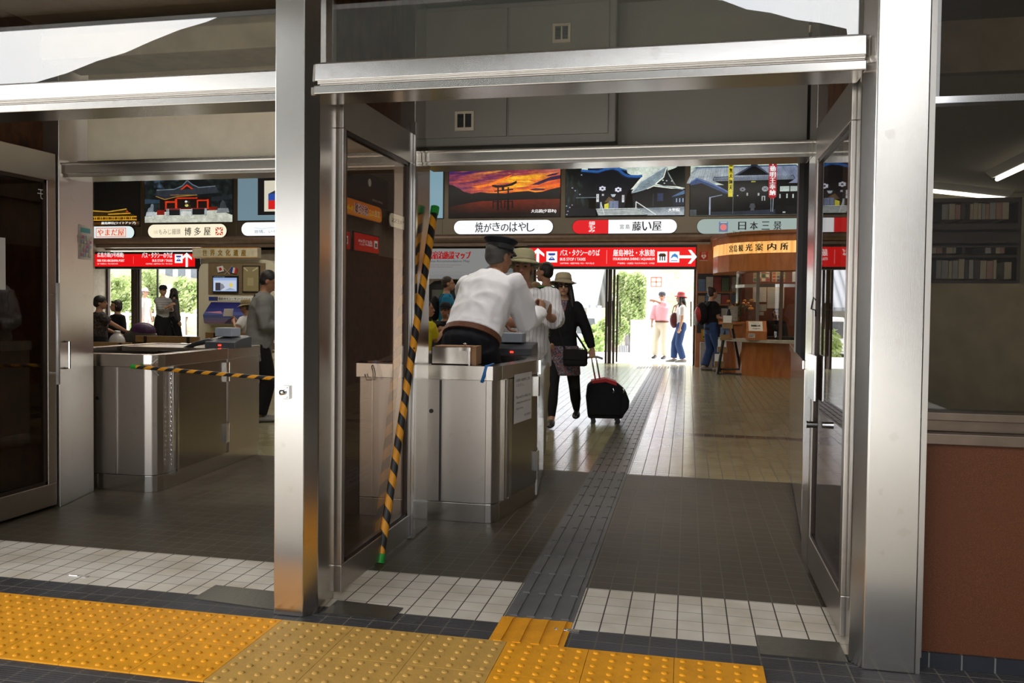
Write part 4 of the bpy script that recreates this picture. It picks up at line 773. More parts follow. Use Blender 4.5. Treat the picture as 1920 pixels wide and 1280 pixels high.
# ---- right hall wall fittings seen in the door glass
def sidesign(px0, py0, px1, py1, label, name, draw, cat, group=None):
    # the leaf at x=-1.505 mirrors the right wall: unfold it to find where the sign hangs
    Xm = 2*(-1.505)-2.47; a = pX(px0, py0, Xm); c = pX(px1, py1, Xm); Z1 = max(a.z, pX(px0, py1, Xm).z); L = abs(c.y-a.y)
    z0 = pX((px0+px1)/2, (py0+py1)/2+(py1-py0)/2, Xm).z; z1 = pX((px0+px1)/2, (py0+py1)/2-(py1-py0)/2, Xm).z
    r = empty(name, (2.465, (a.y+c.y)/2, z0), 0, label, cat, group); Hh = z1-z0
    b = B(); b.box(-.03, 0, -L/2-.02, L/2+.02, -.02, Hh+.02); b.done('housing', DARK, r)
    g = Pr(Vector((-.03, L/2, 0)), Vector((0, -1, 0)), Vector((0, 0, 1)), .0012); draw(g, L, Hh); g.done('lit_face', LIT, r)
SS = 'signs on the right hall wall'
def e1(g, W, H):
    g.pill(0, 0, W, H, hexc(226, 120, 24)); g.pill(.02, .02, W-.02, H*.4, hexc(240, 150, 40)); g.text('宮島', W*.06, H*.3, W*.2, H*.75, hexc(250, 230, 160)); g.text('焼き牡蠣', W*.38, H*.2, W*.68, H*.85, hexc(250, 240, 240), .02); g.text('焼き牡蠣', W*.38, H*.2, W*.68, H*.85, hexc(90, 20, 20), .004); g.text('もみじ', W*.72, H*.3, W*.93, H*.6, hexc(250, 220, 40), .004); g.text('本店', W*.22, H*.25, W*.35, H*.7, hexc(250, 200, 90), .003)
sidesign(633, 378, 712, 408, 'orange pill sign on the right wall, mirrored in the brown door glass', 'shop_sign', e1, 'shop sign', SS)
def e2(g, W, H): g.pill(0, 0, W, H, hexc(222, 214, 180)); g.text('EXPRESS', W*.4, H*.35, W*.93, H*.65, INKB, .004)
sidesign(726, 408, 790, 432, 'cream pill sign with black capitals on the right wall, mirrored in glass', 'shop_sign', e2, 'shop sign', SS)
def e3(g, W, H):
    g.rect(0, 0, W, H, hexc(220, 22, 16)); g.rect(W*.06, H*.3, W*.2, H*.75, WT); g.rect(W*.09, H*.36, W*.17, H*.6, K); g.text('出口', W*.3, H*.35, W*.56, H*.7, WT, .006); g.text('Exit', W*.62, H*.5, W*.86, H*.68, WT, .0012); g.text('出口', W*.62, H*.32, W*.8, H*.45, WT)
sidesign(660, 440, 706, 472, 'red lit sign with a gate symbol on the right wall, mirrored in glass', 'direction_sign', e3, 'direction sign', SS)
def e4(g, W, H):
    g.rect(0, 0, W, H, hexc(206, 26, 16))
    for k in range(3): g.rect(W*(.1+.2*k), H*.3, W*(.25+.2*k), H*.75, WT); g.rect(W*(.13+.2*k), H*.38, W*(.22+.2*k), H*.65, K)
sidesign(605, 430, 652, 464, 'red lit sign with three white symbol squares on the right wall', 'direction_sign', e4, 'direction sign', SS)
def e5(g, W, H): g.rect(0, 0, W, H, hexc(20, 16, 14)); g.poly([(0, .2*H), (.3*W, .6*H), (.5*W, .4*H), (W, .5*H), (W, 0), (0, 0)], hexc(40, 26, 20)); g.disc(W*.35, H*.72, .07, .07, hexc(170, 160, 140)); g.text('宮島百景', W*.1, H*.08, W*.3, H*.16, hexc(150, 140, 120))
sidesign(615, 320, 722, 372, 'dark backlit photo on the right wall, mirrored in the brown glass', 'photo_panel', e5, 'photo panel', SS)
b = B(); b.box(2.3, 2.6, 9.4, 15.4, 0, 2.15); struct(b, 'wall_ticket_windows', BROWNP)
# ---- heritage display kiosk
KY = 17.6
a = pY(372, 487, KY); c = pY(522, 487, KY); W = c.x-a.x; zt = a.z
kk = empty('display_kiosk', ((a.x+c.x)/2, KY, 0), label='white arched display kiosk with a monitor and crossed flags', cat='display kiosk')
KW = mat('kiosk_white', (.62, .57, .44), .5, var=.03)
b = B(); arch = [(-W/2, 0), (W/2, 0), (W/2, zt-.35)] + [(W/2-.35+.35*math.cos(R(t)), zt-.35+.35*math.sin(R(t))) for t in range(15, 91, 15)] + [(-W/2+.3+.3*math.cos(R(t)), zt-.3+.3*math.sin(R(t))) for t in range(90, 181, 15)]
b.prism(arch, 0, .5, Matrix(((1, 0, 0, 0), (0, 0, 1, 0), (0, 1, 0, 0), (0, 0, 0, 1)))); b.done('body', KW, kk, bevel=.01)
lx = lambda px, py, y=KY: pY(px, py, y) - kk.location
a0 = lx(391, 493); c0 = lx(498, 553); b = B(); b.box(a0.x, c0.x, -.012, 0, c0.z, a0.z); b.done('back_panel', mat('kiosk_brown', (.19, .135, .075), .6), kk)
s0 = lx(368, 465); s1_ = lx(489, 484); b = B(); b.box(s0.x, s1_.x, -.16, .02, s1_.z, s0.z); hd = b.done('header_board', mat('header_cream', (.60, .55, .40), .5), kk, bevel=.006)
g = Pr(Vector((s0.x, -.16, s1_.z)), Vector((s1_.x-s0.x, 0, 0)), Vector((0, 0, s0.z-s1_.z)), .001)
GOLD = hexc(150, 116, 30)
for v in (.0, .93): g.rect(0, v, 1, v+.07, hexc(190, 130, 40))
for i, ch in enumerate('世界文化遺産'): g.text(ch, .16+i*.12, .2, .23+i*.12, .8, GOLD, .003)
g.done('lettering', INK, kk)
m0 = lx(401, 517); m1 = lx(448, 548); b = B(); b.box(m0.x, m1.x, -.06, -.012, m1.z, m0.z); mo = b.done('monitor', BLACK, kk)
g = Pr(Vector((m0.x, -.06, m1.z)), Vector((m1.x-m0.x, 0, 0)), Vector((0, 0, m0.z-m1.z))); g.rect(.03, .06, .97, .88, hexc(150, 178, 226)); g.rect(.06, .1, .94, .72, hexc(196, 206, 226)); g.rect(.12, .1, .32, .58, hexc(60, 60, 72)); g.poly([(.32, .1), (.5, .3), (.42, .5), (.32, .55)], hexc(130, 136, 150))
for k in range(5): g.disc(.74+.045*math.cos(R(72*k+90)), .44+.075*math.sin(R(72*k+90)), .03, .05, hexc(226, 200, 30), 7)
g.poly([(.5, .12), (.7, .28), (.94, .14)], hexc(150, 164, 190)); g.text('World Heritage', .06, .90, .5, .97, hexc(150, 160, 190)); g.done('screen', SCREEN, mo)
f0 = lx(456, 498); f1 = lx(488, 548); b = B(); b.box(f0.x, f1.x, -.04, -.012, f1.z, f0.z); fr = b.done('picture_frame', DARK, kk)
g = Pr(Vector((f0.x, -.04, f1.z)), Vector((f1.x-f0.x, 0, 0)), Vector((0, 0, f0.z-f1.z))); g.rect(.05, .04, .95, .96, hexc(150, 138, 100)); g.line([(.1, .92), (.32, .8)], .05, hexc(200, 196, 170)); g.line([(.9, .92), (.6, .8)], .05, hexc(200, 196, 170)); g.rect(.3, .25, .66, .55, hexc(170, 160, 124)); g.done('print', INK, fr)
FL = [(421, 506, 'jp'), (432, 506, 'fr')]
for px, py, kd in FL:
    p_ = lx(px, py, KY-.02); sgn = 1 if kd == 'fr' else -1; fo = empty('table_flag', Vector(kk.location)+p_, 0, 'small tricolour flag crossed over the kiosk monitor' if kd == 'fr' else 'small white flag with red disc crossed over the kiosk monitor', 'flag', 'crossed flags on the kiosk')
    b = B(); b.tube([(-sgn*.14, -.01, -.10), (sgn*.06, -.01, .09)], .006, 6); b.done('staff', BEIGE, fo)
    x0 = 0 if sgn > 0 else -.16
    g = Pr(Vector((x0, -.02, -.06)), Vector((.16, 0, -.03*sgn)), Vector((.03*sgn, 0, .13)))
    if kd == 'jp': g.rect(0, 0, 1, 1, hexc(220, 220, 214)); g.disc(.5, .5, .22, .3, hexc(196, 30, 40))
    else: g.rect(0, 0, .34, 1, hexc(40, 60, 150)); g.rect(.34, 0, .67, 1, hexc(220, 220, 216)); g.rect(.67, 0, 1, 1, hexc(196, 40, 50))
    g.done('cloth', INK, fo)
n0 = lx(392, 556); n1 = lx(478, 564); b = B(); b.box(n0.x, n1.x, -.012, 0, n1.z, n0.z); cs = b.done('caption_strip', PAPER, kk)
g = Pr(Vector((n0.x, -.012, n1.z)), Vector((n1.x-n0.x, 0, 0)), Vector((0, 0, n0.z-n1.z))); g.rect(0, 0, .2, 1, hexc(40, 60, 140)); g.text('世界遺産のモン・サン=ミッシェル', .1, .15, .98, .85, hexc(80, 76, 50), .003); g.done('lettering', INK, cs)
p0 = lx(383, 566, KY-.3); p1 = lx(368, 590, KY-.45); p2 = lx(380, 606, KY-.4); rx = lx(500, 566, KY-.3).x
b = B(); yb = -.02; pts = [(yb, p0.z), (-.35, p1.z), (-.30, p2.z), (yb, p2.z-.05)]
b.prism(pts, p0.x, rx, Matrix(((0, 0, 1, 0), (1, 0, 0, 0), (0, 1, 0, 0), (0, 0, 0, 1)))); dk = b.done('sloping_desk', mat('desk_white', (.5, .48, .44), .5), kk)
g = Pr(Vector((p0.x, -.352, p1.z)), Vector((rx-p0.x, 0, 0)), Vector((0, .335, p0.z-p1.z)), .002); g.strip(0, 0, 1, 1, [hexc(26, 26, 104), hexc(30, 34, 112), hexc(44, 52, 124), hexc(74, 84, 146)]); g.poly([(.0, .2), (.25, .3), (.3, .1)], hexc(190, 130, 150)); g.done('poster', INK, dk)
g = Pr(Vector((p0.x, -.305, p2.z)), Vector((rx-p0.x, 0, 0)), Vector((0, -.045, p1.z-p2.z)), .002); g.strip(0, 0, 1, 1, [hexc(84, 94, 152), hexc(112, 108, 150), hexc(128, 104, 134)]); g.poly([(.32, 0), (.4, .5), (.46, .7), (.52, .4), (.6, 0)], hexc(70, 56, 80)); g.done('poster', INK, dk)
# ---- benches in the waiting area
def bench(x0, x1, y, label, zt=.80):
    r = empty('bench', ((x0+x1)/2, y, 0), 0, label, 'bench', 'wooden waiting benches'); L = (x1-x0)/2
    for z in (zt-.13, zt-.30): b = B(); b.box(-L, L, -.02, .02, z, z+.115); b.done('back_slat', BENCHW, r, bevel=.005)
    for k in range(4): b = B(); b.box(-L, L, .05+k*.11, .15+k*.11, .41, .445); b.done('seat_slat', BENCHW, r, bevel=.005)
    for sx in (-L+.2, L-.2): b = B(); b.box(sx-.025, sx+.025, -.02, .46, .36, .41); b.box(sx-.025, sx+.025, -.035, 0, 0, zt-.02); b.box(sx-.025, sx+.025, .40, .44, 0, .38); b.done('leg', DARK, r)
    return r
a = pY(255, 627, 12.8); c = pY(374, 627, 12.8); bench(a.x, c.x, 12.8, 'wooden bench with its back to the left ticket counter', a.z)
a = pY(386, 621, 13.6); bench(a.x, a.x+2.2, 13.6, 'wooden bench where the man in the straw hat sits', a.z)
a = pY(160, 655, 12.4); bench(a.x-.2, a.x+.9, 12.4, 'wooden bench under the two seated women at far left', .62)
# ================================================================ TICKET BOOTHS
def inset(poly, d):
    n = len(poly); out = []
    for i in range(n):
        p0, p1, p2 = Vector(poly[i-1]), Vector(poly[i]), Vector(poly[(i+1) % n])
        e1 = (p1-p0).normalized(); e2 = (p2-p1).normalized(); n1 = Vector((-e1.y, e1.x)); n2 = Vector((-e2.y, e2.x))
        k = (n1+n2); k = k/(max(.3, k.dot(n1))); out.append(tuple(p1+k*d))
    return out
def ring(b, poly, d, z0, z1):
    q = inset(poly, d); n = len(poly)
    for i in range(n):
        j = (i+1) % n; b.prism([poly[i], poly[j], q[j], q[i]], z0, z1)
    return b
def wallseg(b, p, q, t, z0, z1, off=0.0, s0=0.0, s1=1.0):
    # thin plate on the outside of edge p->q (counter-clockwise plan)
    p, q = Vector(p), Vector(q); e = (q-p); nrm = Vector((e.y, -e.x)).normalized(); a = p+e*s0+nrm*off; c = p+e*s1+nrm*off
    b.prism([tuple(a), tuple(a+nrm*t), tuple(c+nrm*t), tuple(c)], z0, z1); return b
HB = .94
PR = [(-1.97, 4.79), (-1.165, 4.79), (-1.13, 4.80), (-1.108, 4.825), (-1.095, 4.87), (-.988, 5.49), (-1.10, 6.40), (-1.97, 6.40)]
br = empty('ticket_booth', (-1.5, 5.5, 0), label='steel ticket booth in the middle with the attendant standing inside', cat='ticket booth')
DARKIN = mat('booth_dark_inside', (.05, .045, .04), .6)
b = B(); ring(b, PR, .05, .115, HB-.085); part(b, 'body', STEELD, br, bevel=.002)
b = B(); ring(b, [(x, y) for x, y in PR], .045, 0, .112); part(b, 'kick_plate', STEEL, br, bevel=.002)
b = B(); ring(b, inset(PR, -.012), .09, HB-.085, HB); part(b, 'top_rim', STEELX, br, bevel=.004)
b = B(); b.box(-1.9, -1.17, 4.86, 6.34, 0, .15); part(b, 'floor_platform', DARKIN, br)
b = B(); b.prism([(-1.93, 5.93), (-1.10, 5.93), (-1.15, 6.36), (-1.93, 6.36)], HB-.04, HB-.005); b.box(-1.93, -1.10, 5.93, 5.96, .15, HB-.04); part(b, 'back_counter', STEELX, br)
b = B(); b.box(-1.93, -1.60, 4.85, 5.9, HB-.12, HB-.09); part(b, 'side_counter', DARKIN, br)
b = B()
for xs in (-1.70, -1.445): b.box(xs-.006, xs+.006, 4.782, 4.79, .12, HB-.09)
part(b, 'seam_strip', DARK, br)
b = B(); wallseg(b, PR[4], PR[5], .012, .115, HB-.09, 0, .24, .97); part(b, 'side_door', brushed('steel_dark_reflection', (.40, .38, .35), .22), br)  # darker base tone paints in the dark surroundings this steel mirrors
b = B(); wallseg(b, PR[4], PR[5], .016, .115, HB-.09, 0, .05, .09); wallseg(b, PR[4], PR[5], .020, .115, HB-.09, 0, .16, .23); part(b, 'door_jamb', STEEL, br)
for z0 in (.20, .70):
    b = B(); wallseg(b, PR[4], PR[5], .02, z0, z0+.13, .012, .93, .97); e = Vector(PR[5])-Vector(PR[4]); p_ = Vector(PR[4])+e*.975; b.tube([(p_.x+.022, p_.y, z0), (p_.x+.022, p_.y, z0+.13)], .009, 8); part(b, 'hinge', CHROME, br)
b = B(); wallseg(b, PR[5], PR[6], .012, .02, HB-.02, 0, .03, .99); part(b, 'polished_side', MIRROR, br)
b = B(); wallseg(b, PR[5], PR[6], .02, HB-.10, HB, .012, .0, 1); part(b, 'polished_rim', MIRROR, br, bevel=.003)
a = pY(809, 770, 4.79); b = B(); b.tube([(a.x, 4.79, a.z), (a.x, 4.781, a.z)], .013, 12); part(b, 'keyhole', BLACK, br)
a = pY(797, 704, 4.79); b = B(); b.tube([(a.x, 4.79, a.z), (a.x, 4.74, a.z)], .012, 12); part(b, 'green_pole_end', GREEN, br)  # stands for the green end cap of another pole behind the post
# steel box standing on the booth rim
a = pY(811, 652, 4.85); c = pY(888, 688, 4.85)
sb = empty('steel_box', ((a.x+c.x)/2, 4.92, HB), label='small open steel box standing on the front rim of the middle booth', cat='steel box'); W = c.x-a.x
b = B(); b.box(-W/2, W/2-.02, -.09, -.085, 0, .105); b.box(-W/2, W/2-.02, .085, .09, 0, .105); b.box(-W/2, -W/2+.005, -.09, .09, 0, .105); b.box(W/2-.025, W/2-.02, -.09, .09, 0, .105); b.box(-W/2, W/2-.02, -.09, .09, 0, .006); b.done('case', STEELX, sb)
b = B(); b.box(W/2-.10, W/2-.015, -.094, -.09, .085, .107); b.box(W/2-.026, W/2-.016, -.096, -.09, 0, .107); b.done('corner_strip', CHROME, sb)
b = B(); b.lathe([(.004, .105), (.004, .12), (.012, .125), (.012, .130), (.002, .131)], (W/2-.06, -.05, 0), 10); b.done('knob', CHROME, sb, smooth=True)
b = B(); b.box(-W/2+.01, W/2-.03, -.07, .08, .01, .112); b.box(W/2-.02, W/2+.01, -.05, .08, 0, .112); b.done('cardboard_lining', CARD, sb)
# blue strap over the rim, hook at the rim's left end
a = pY(912, 686, 4.772); c = pY(903, 717, 4.772); b = B(); b.tube([a+Vector((.03, .05, .012)), a+Vector((.02, .0, .006)), a, a.lerp(c, .5)+Vector((.002, -.006, 0)), c], [(.009, .003)]*5, 8, ref=(1, 0, 0)); b.done('strap', BLUE, None, smooth=True, label='blue plastic tie hanging over the rim of the middle booth', category='strap')
a = pY(697, 686, 4.765); b = B(); b.tube([a+Vector((0, .03, .008)), a, a+Vector((.012, -.004, -.05)), a+Vector((.004, -.006, -.085)), a+Vector((-.03, -.006, -.085)), a+Vector((-.042, -.006, -.05))], .004, 8); b.done('wire_hook', STEELD, None, smooth=True, label='bent wire hook on the rim of the middle booth behind the brown glass', category='hook')
# notice on the booth's side door
nv = lambda s, z, o=.0145: (lambda P: Vector((P.x, P.y, z)))(Vector(PR[4]).lerp(Vector(PR[5]), s) + Vector((.985, -.17))*o)
def on_side(px, py):   # where the pixel meets the side door plane
    P0 = Vector(PR[4]); e = Vector(PR[5])-P0; nn = Vector((e.y, -e.x)).normalized(); d = ray(px, py); o = P0+nn*.015
    t_ = (o.x*nn.x+o.y*nn.y)/(d.x*nn.x+d.y*nn.y); return Vector((0, 0, CH))+d*t_
A, Bq, Cq = on_side(963, 795), on_side(996, 780), on_side(961, 703)
nr = empty('paper_notice', A, label='white printed notice pasted on the side door of the middle booth', cat='notice')
ux = Bq-A; ux.z = 0; uy = Vector((0, 0, Cq.z-A.z)); g = Pr((0, 0, 0), ux, uy); g.rect(0, 0, 1, 1, hexc(226, 224, 220)); TX = hexc(60, 60, 62)
g.text('お客様へ 乗車券をご提示', .10, .84, .9, .90, TX); g.text('ください。', .10, .74, .55, .80, TX); g.text('Please wait for a while in the', .1, .50, .92, .56, TX); g.text('waiting room until the next', .1, .38, .92, .44, TX); g.text('ship arrives.', .1, .26, .5, .32, TX); g.text('宮島口桟橋 駅長', .55, .10, .92, .15, TX); g.done('printed_face', INK, nr)
# devices on the back counter
def terminal(name, loc, label, w=.30, face=1):
    r = empty(name, loc, 0, label, 'ticket terminal'); 
    b = B(); b.prism([(0, 0), (.26, 0), (.26, .09), (.10, .075), (0, .05)], -w/2, w/2, Matrix(((0, 0, 1, 0), (1, 0, 0, 0), (0, 1, 0, 0), (0, 0, 0, 1)))); b.done('body', mat('terminal_grey', (.06, .065, .075), .4), r, bevel=.006)
    b = B(); b.box(-w/2+.03, w/2-.09, .10, .24, .09, .16); b.done('display_unit', mat('terminal_blue_grey', (.32, .36, .42), .4), r, bevel=.004)
    b = B(); b.box(-.012, .012, -.004, 0, .018, .030); b.done('red_light', LED, r); return r
a = pY(957, 668, 6.05); terminal('ticket_terminal', (a.x+.02, 6.0, HB-.005), 'grey ticket terminal with red light on the middle booth counter')
# ---- left booth
PL_ = [(-4.6, 4.99), (-3.60, 4.99), (-3.555, 5.005), (-3.53, 5.03), (-3.518, 5.08), (-3.56, 5.95), (-3.59, 6.50), (-4.6, 6.50)]
bl = empty('ticket_booth', (-4.0, 5.5, 0), label='steel ticket booth at the left with the chain and side door', cat='ticket booth')
b = B(); ring(b, PL_, .05, .115, HB-.085); part(b, 'body', STEELD, bl, bevel=.002)
b = B(); ring(b, PL_, .045, 0, .112); part(b, 'kick_plate', STEEL, bl, bevel=.002)
b = B(); ring(b, inset(PL_, -.012), .09, HB-.085, HB); part(b, 'top_rim', STEELX, bl, bevel=.004)
b = B(); b.prism([(-4.5, 5.95), (-3.64, 5.95), (-3.66, 6.42), (-4.5, 6.42)], HB-.04, HB-.005); part(b, 'back_counter', STEELX, bl)
b = B(); b.box(-4.55, -3.65, 5.06, 5.9, HB-.14, HB-.10); part(b, 'sunken_shelf', DARKIN, bl)
xs = pY(217, 760, 4.98).x; b = B(); b.box(xs-.006, xs+.006, 4.982, 4.99, .12, HB-.09); part(b, 'seam_strip', CHROME, bl)
b = B(); wallseg(b, PL_[4], PL_[5], .012, .115, HB-.09, 0, .20, .97); part(b, 'side_door', MATS['steel_dark_reflection'], bl)
b = B(); wallseg(b, PL_[4], PL_[5], .018, .09, HB-.09, 0, .11, .135); wallseg(b, PL_[4], PL_[5], .018, .09, HB-.09, 0, .17, .19); part(b, 'door_jamb', CHROME, bl)
for z0 in (.20, .68):
    b = B(); wallseg(b, PL_[4], PL_[5], .02, z0, z0+.15, .012, .93, .975); p_ = Vector(PL_[5]); b.tube([(p_.x+.024, p_.y, z0), (p_.x+.024, p_.y, z0+.15)], .009, 8); part(b, 'hinge', CHROME, bl)
b = B(); wallseg(b, PL_[5], PL_[6], .010, .115, HB-.09, 0, .03, .99); part(b, 'end_panel', STEEL, bl)
a = pY(184, 746, 4.99); b = B(); b.tube([(a.x, 4.99, a.z), (a.x, 4.981, a.z)], .013, 12); part(b, 'keyhole', BLACK, bl)
# chain hanging at the left booth's corner
b = B(); p0 = Vector(PL_[4]).lerp(Vector(PL_[5]), .07); z = HB-.10; k = 0
while z > .18:
    x_, y_ = p0.x+.022+.004*math.sin(k), p0.y; L = .011
    pts = [Vector((x_+ (0 if k % 2 else .004*math.cos(t)), y_+(.004*math.cos(t) if k % 2 else 0), z+L*math.sin(t))) for t in [2*math.pi*i/8 for i in range(9)]]
    b.tube(pts, .0018, 5, cap=False); z -= .0165; k += 1
b.done('chain', CHROME, None, label='thin steel chain hanging down the corner of the left booth', category='chain')
a = pY(430, 648, 6.1); t2 = terminal('ticket_terminal', (pY(412, 650, 6.0).x, 6.0, HB-.005), 'dark ticket terminal with red light on the left booth counter', .27)
a = pY(438, 640, 6.3); b = B(); b.box(a.x-.08, a.x+.08, 6.27, 6.40, HB-.005, HB+.085); b.done('card_box', mat('card_box_grey', (.42, .44, .46), .5), None, bevel=.006, label='pale grey box behind the dark terminal on the left booth', category='box')
b = B(); a = pY(385, 652, 6.0); b.tube([a+Vector((-.25, 0, -.035)), a+Vector((-.1, .03, .03)), a+Vector((0, .05, .055)), a+Vector((.1, .1, .03))], [(.012, .012), (.03, .02), (.035, .025), (.02, .015)], 10, rnd=True); b.tube([a+Vector((-.25, 0, -.035)), a+Vector((-.35, -.1, -.03)), a+Vector((-.2, -.14, -.03)), a+Vector((.05, -.1, -.03))], .007, 6); b.done('hand_scanner', BLACK, None, smooth=True, label='black hand scanner with its cable lying on the left booth', category='scanner')
# ---- third steel counter at the right with its dark post and glass screen
tc = empty('steel_counter', (.72, 5.6, 0), label='polished steel counter behind the right inner post', cat='counter')
PT = [(.612, 4.63), (.888, 4.63), (.888, 6.75), (.79, 6.75)]
b = B(); b.prism(PT, .10, .98); part(b, 'body', MIRROR, tc, bevel=.003)
b = B(); b.prism(inset(PT, .012), 0, .10); part(b, 'kick_plate', DARK, tc)
b = B(); b.prism(inset(PT, -.012), .98, 1.03); part(b, 'top', MIRROR, tc, bevel=.004)
b = B(); b.box(.662, .725, 5.42, 5.50, 1.03, 3.0); struct(b, 'post', DARK, label='dark slim post standing on the right steel counter')
b = B(); b.prism([(.648, 4.64), (.656, 4.64), (.70, 5.42), (.692, 5.42)], 1.03, 2.95); struct(b, 'window_6', GLASS)
# ================================================================ STRIPED POLES
t = NT('pole_stripes'); v, p = t.pos(); ang = t.math('DIVIDE', t.math('ARCTAN2', p[1], p[0]), 2*math.pi); f = t.math('FRACT', t.math('ADD', t.math('MULTIPLY', p[2], 8.2), ang)); s_ = t.math('GREATER_THAN', f, .5); n_ = t.math('GREATER_THAN', t.noise(v, 45, 4), .70)
c_ = t.mix(s_, (.014, .013, .014), (.80, .34, .015)); c_ = t.mix(t.math('MULTIPLY', n_, t.math('MULTIPLY', s_, .85)), c_, (.03, .02, .01)); t.bsdf(c_, .42); STRIPE = t.m
def pole(p0, p1, rad, label, caps=(True, True)):
    p0, p1 = Vector(p0), Vector(p1); d = p1-p0; L = d.length; r = empty('striped_pole', p0, 0, label, 'barrier pole'); r.rotation_euler = d.to_track_quat('Z', 'Y').to_euler()
    b = B(); b.tube([(0, 0, .02), (0, 0, L-.02)], rad, 16); b.done('shaft', STRIPE, r, smooth=False)
    for q, on in ((0, caps[0]), (L-.045, caps[1])):
        if on: b = B(); b.tube([(0, 0, q), (0, 0, q+.045)], rad*1.18, 16); b.done('end_cap', GREEN, r)
    return r
a = pZ(706, 1056); q = pY(816, 388, 4.60); pole((a.x+.015, a.y, .004), q, .021, 'yellow and black striped pole leaning against the brown glass door')
a = pY(247, 687, 4.93); q = pY(560, 713, 4.70); pole(a, q, .0125, 'thin yellow and black striped pole across the left entrance')
b = B(); b.tube([a+Vector((.16, .06, -.06)), a+Vector((.16, -.012, -.02)), a+Vector((.16, -.016, .02)), a+Vector((.16, .05, .05))], .004, 6); b.done('pole_cord', mat('cord_clear', (.5, .5, .5), .4), None, label='thin cord holding the striped pole to the left booth', category='cord')
# ================================================================ TOURIST INFORMATION BOOTH
PTS = [Vector(q) for q in ((.86, 18.55), (.84, 17.6), (.90, 17.15), (1.05, 16.80), (1.30, 16.52), (1.60, 16.36), (1.95, 16.28), (2.58, 16.22))]
def pathoff(d):
    out = []
    for i, p_ in enumerate(PTS):
        t_ = (PTS[min(i+1, len(PTS)-1)]-PTS[max(i-1, 0)]).normalized(); out.append(p_+Vector((t_.y*-1, t_.x))*-d)
    return out
def curvewall(name, d0, d1, z0, z1, m, root, **k):
    o, i_ = pathoff(d0), pathoff(d1); b = B(); n = len(o)
    for j in range(n-1): b.prism([tuple(o[j]), tuple(o[j+1]), tuple(i_[j+1]), tuple(i_[j])], z0, z1)
    bmesh.ops.remove_doubles(b.bm, verts=b.bm.verts, dist=1e-4)
    return part(b, name, m, root, **k)
ib = empty('information_booth', (1.7, 17.2, 0), label='curved orange wood tourist information booth with lit name board', cat='information booth')
dep = 16.4; zc = pY(1430, 637, dep).z; zl = pY(1430, 507, dep-.3).z; zs_0 = pY(1430, 473, dep-.3).z; zs_1 = pY(1430, 453, dep-.3).z; zt = pY(1430, 432, dep-.3).z
curvewall('base', 0, -.12, .0, zc-.05, COUNTERW, ib); curvewall('worktop', .22, -.25, zc-.05, zc, mat('worktop_pale', (.42, .38, .30), .3), ib); curvewall('kick_plate', -.02, -.1, 0, .08, DARK, ib)
curvewall('canopy', .34, -.3, zl, zs_0-.01, COUNTERW, ib); curvewall('canopy_top', .36, -.3, zs_1+.01, zt, COUNTERW, ib); curvewall('cornice', .40, -.3, zt-.06, zt, woodmat('dark_orange_wood', (.20, .07, .02), (.30, .11, .03)), ib)
curvewall('glass_front', -.04, -.05, zc, zl, CLEAR, ib)
tz = NT('booth_name_board'); v, p = tz.pos(); f = tz.noise(v, 3, 2, (6, 6, .01)); tz.bsdf((.3, .15, .05), .3, emit=tz.ramp(f, [(.35, (.78, .34, .07)), (.65, (1.0, .62, .22))]), es=1.0)
curvewall('name_board', .335, -.2, zs_0-.01, zs_1+.01, tz.m, ib)
oo = pathoff(.338); L_ = [0]
for j in range(len(oo)-1): L_.append(L_[-1]+(oo[j+1]-oo[j]).length)
def oncurve(u, v_, k):
    j = 0
    while j < len(L_)-2 and u > L_[j+1]: j += 1
    f = (u-L_[j])/(L_[j+1]-L_[j]); P_ = oo[j].lerp(oo[j+1], f); t_ = (oo[j+1]-oo[j]).normalized(); n_ = Vector((t_.y, -t_.x)); P_ = P_+n_*k
    return Vector((P_.x, P_.y, v_))-ib.location
g = Pr((0, 0, 0), (1, 0, 0), (0, 0, 1), .002); g.curve = oncurve
def uof(px):
    best = 0; bd = 9e9
    for i in range(400):
        u = L_[-1]*i/399; P_ = oncurve(u, 2.5, 0)+ib.location; d = P_-Vector((0, 0, CH)); x_ = 960+FOC*d.dot(_R)/d.dot(_F)
        if abs(x_-px) < bd: bd = abs(x_-px); best = u
    return best
for ch, pxa, pxb in (('宮', 1368, 1374), ('島', 1377, 1390), ('観', 1385.5, 1394), ('光', 1399, 1411), ('案', 1417, 1431), ('内', 1440, 1455), ('所', 1464, 1478)):
    if ch == '島': pxa, pxb = 1376.5, 1383
    u0, u1 = uof(pxa), uof(pxb); g.text(ch, u0, zs_0+.035, u1, zs_1-.03, hexc(30, 16, 8), .006)
g.done('lettering', INK, ib)
b = B()
for px in (1404, 1474): P_ = oncurve(uof(px)*.965, 0, -.36)+ib.location; b.box(P_.x-.03, P_.x+.03, P_.y-.03, P_.y+.03, zc, zl)
part(b, 'glazing_post', CHROME, ib)
curvewall('glazing_rail', -.03, -.06, pY(1430, 535, dep).z-.03, pY(1430, 535, dep).z+.03, CHROME, ib)
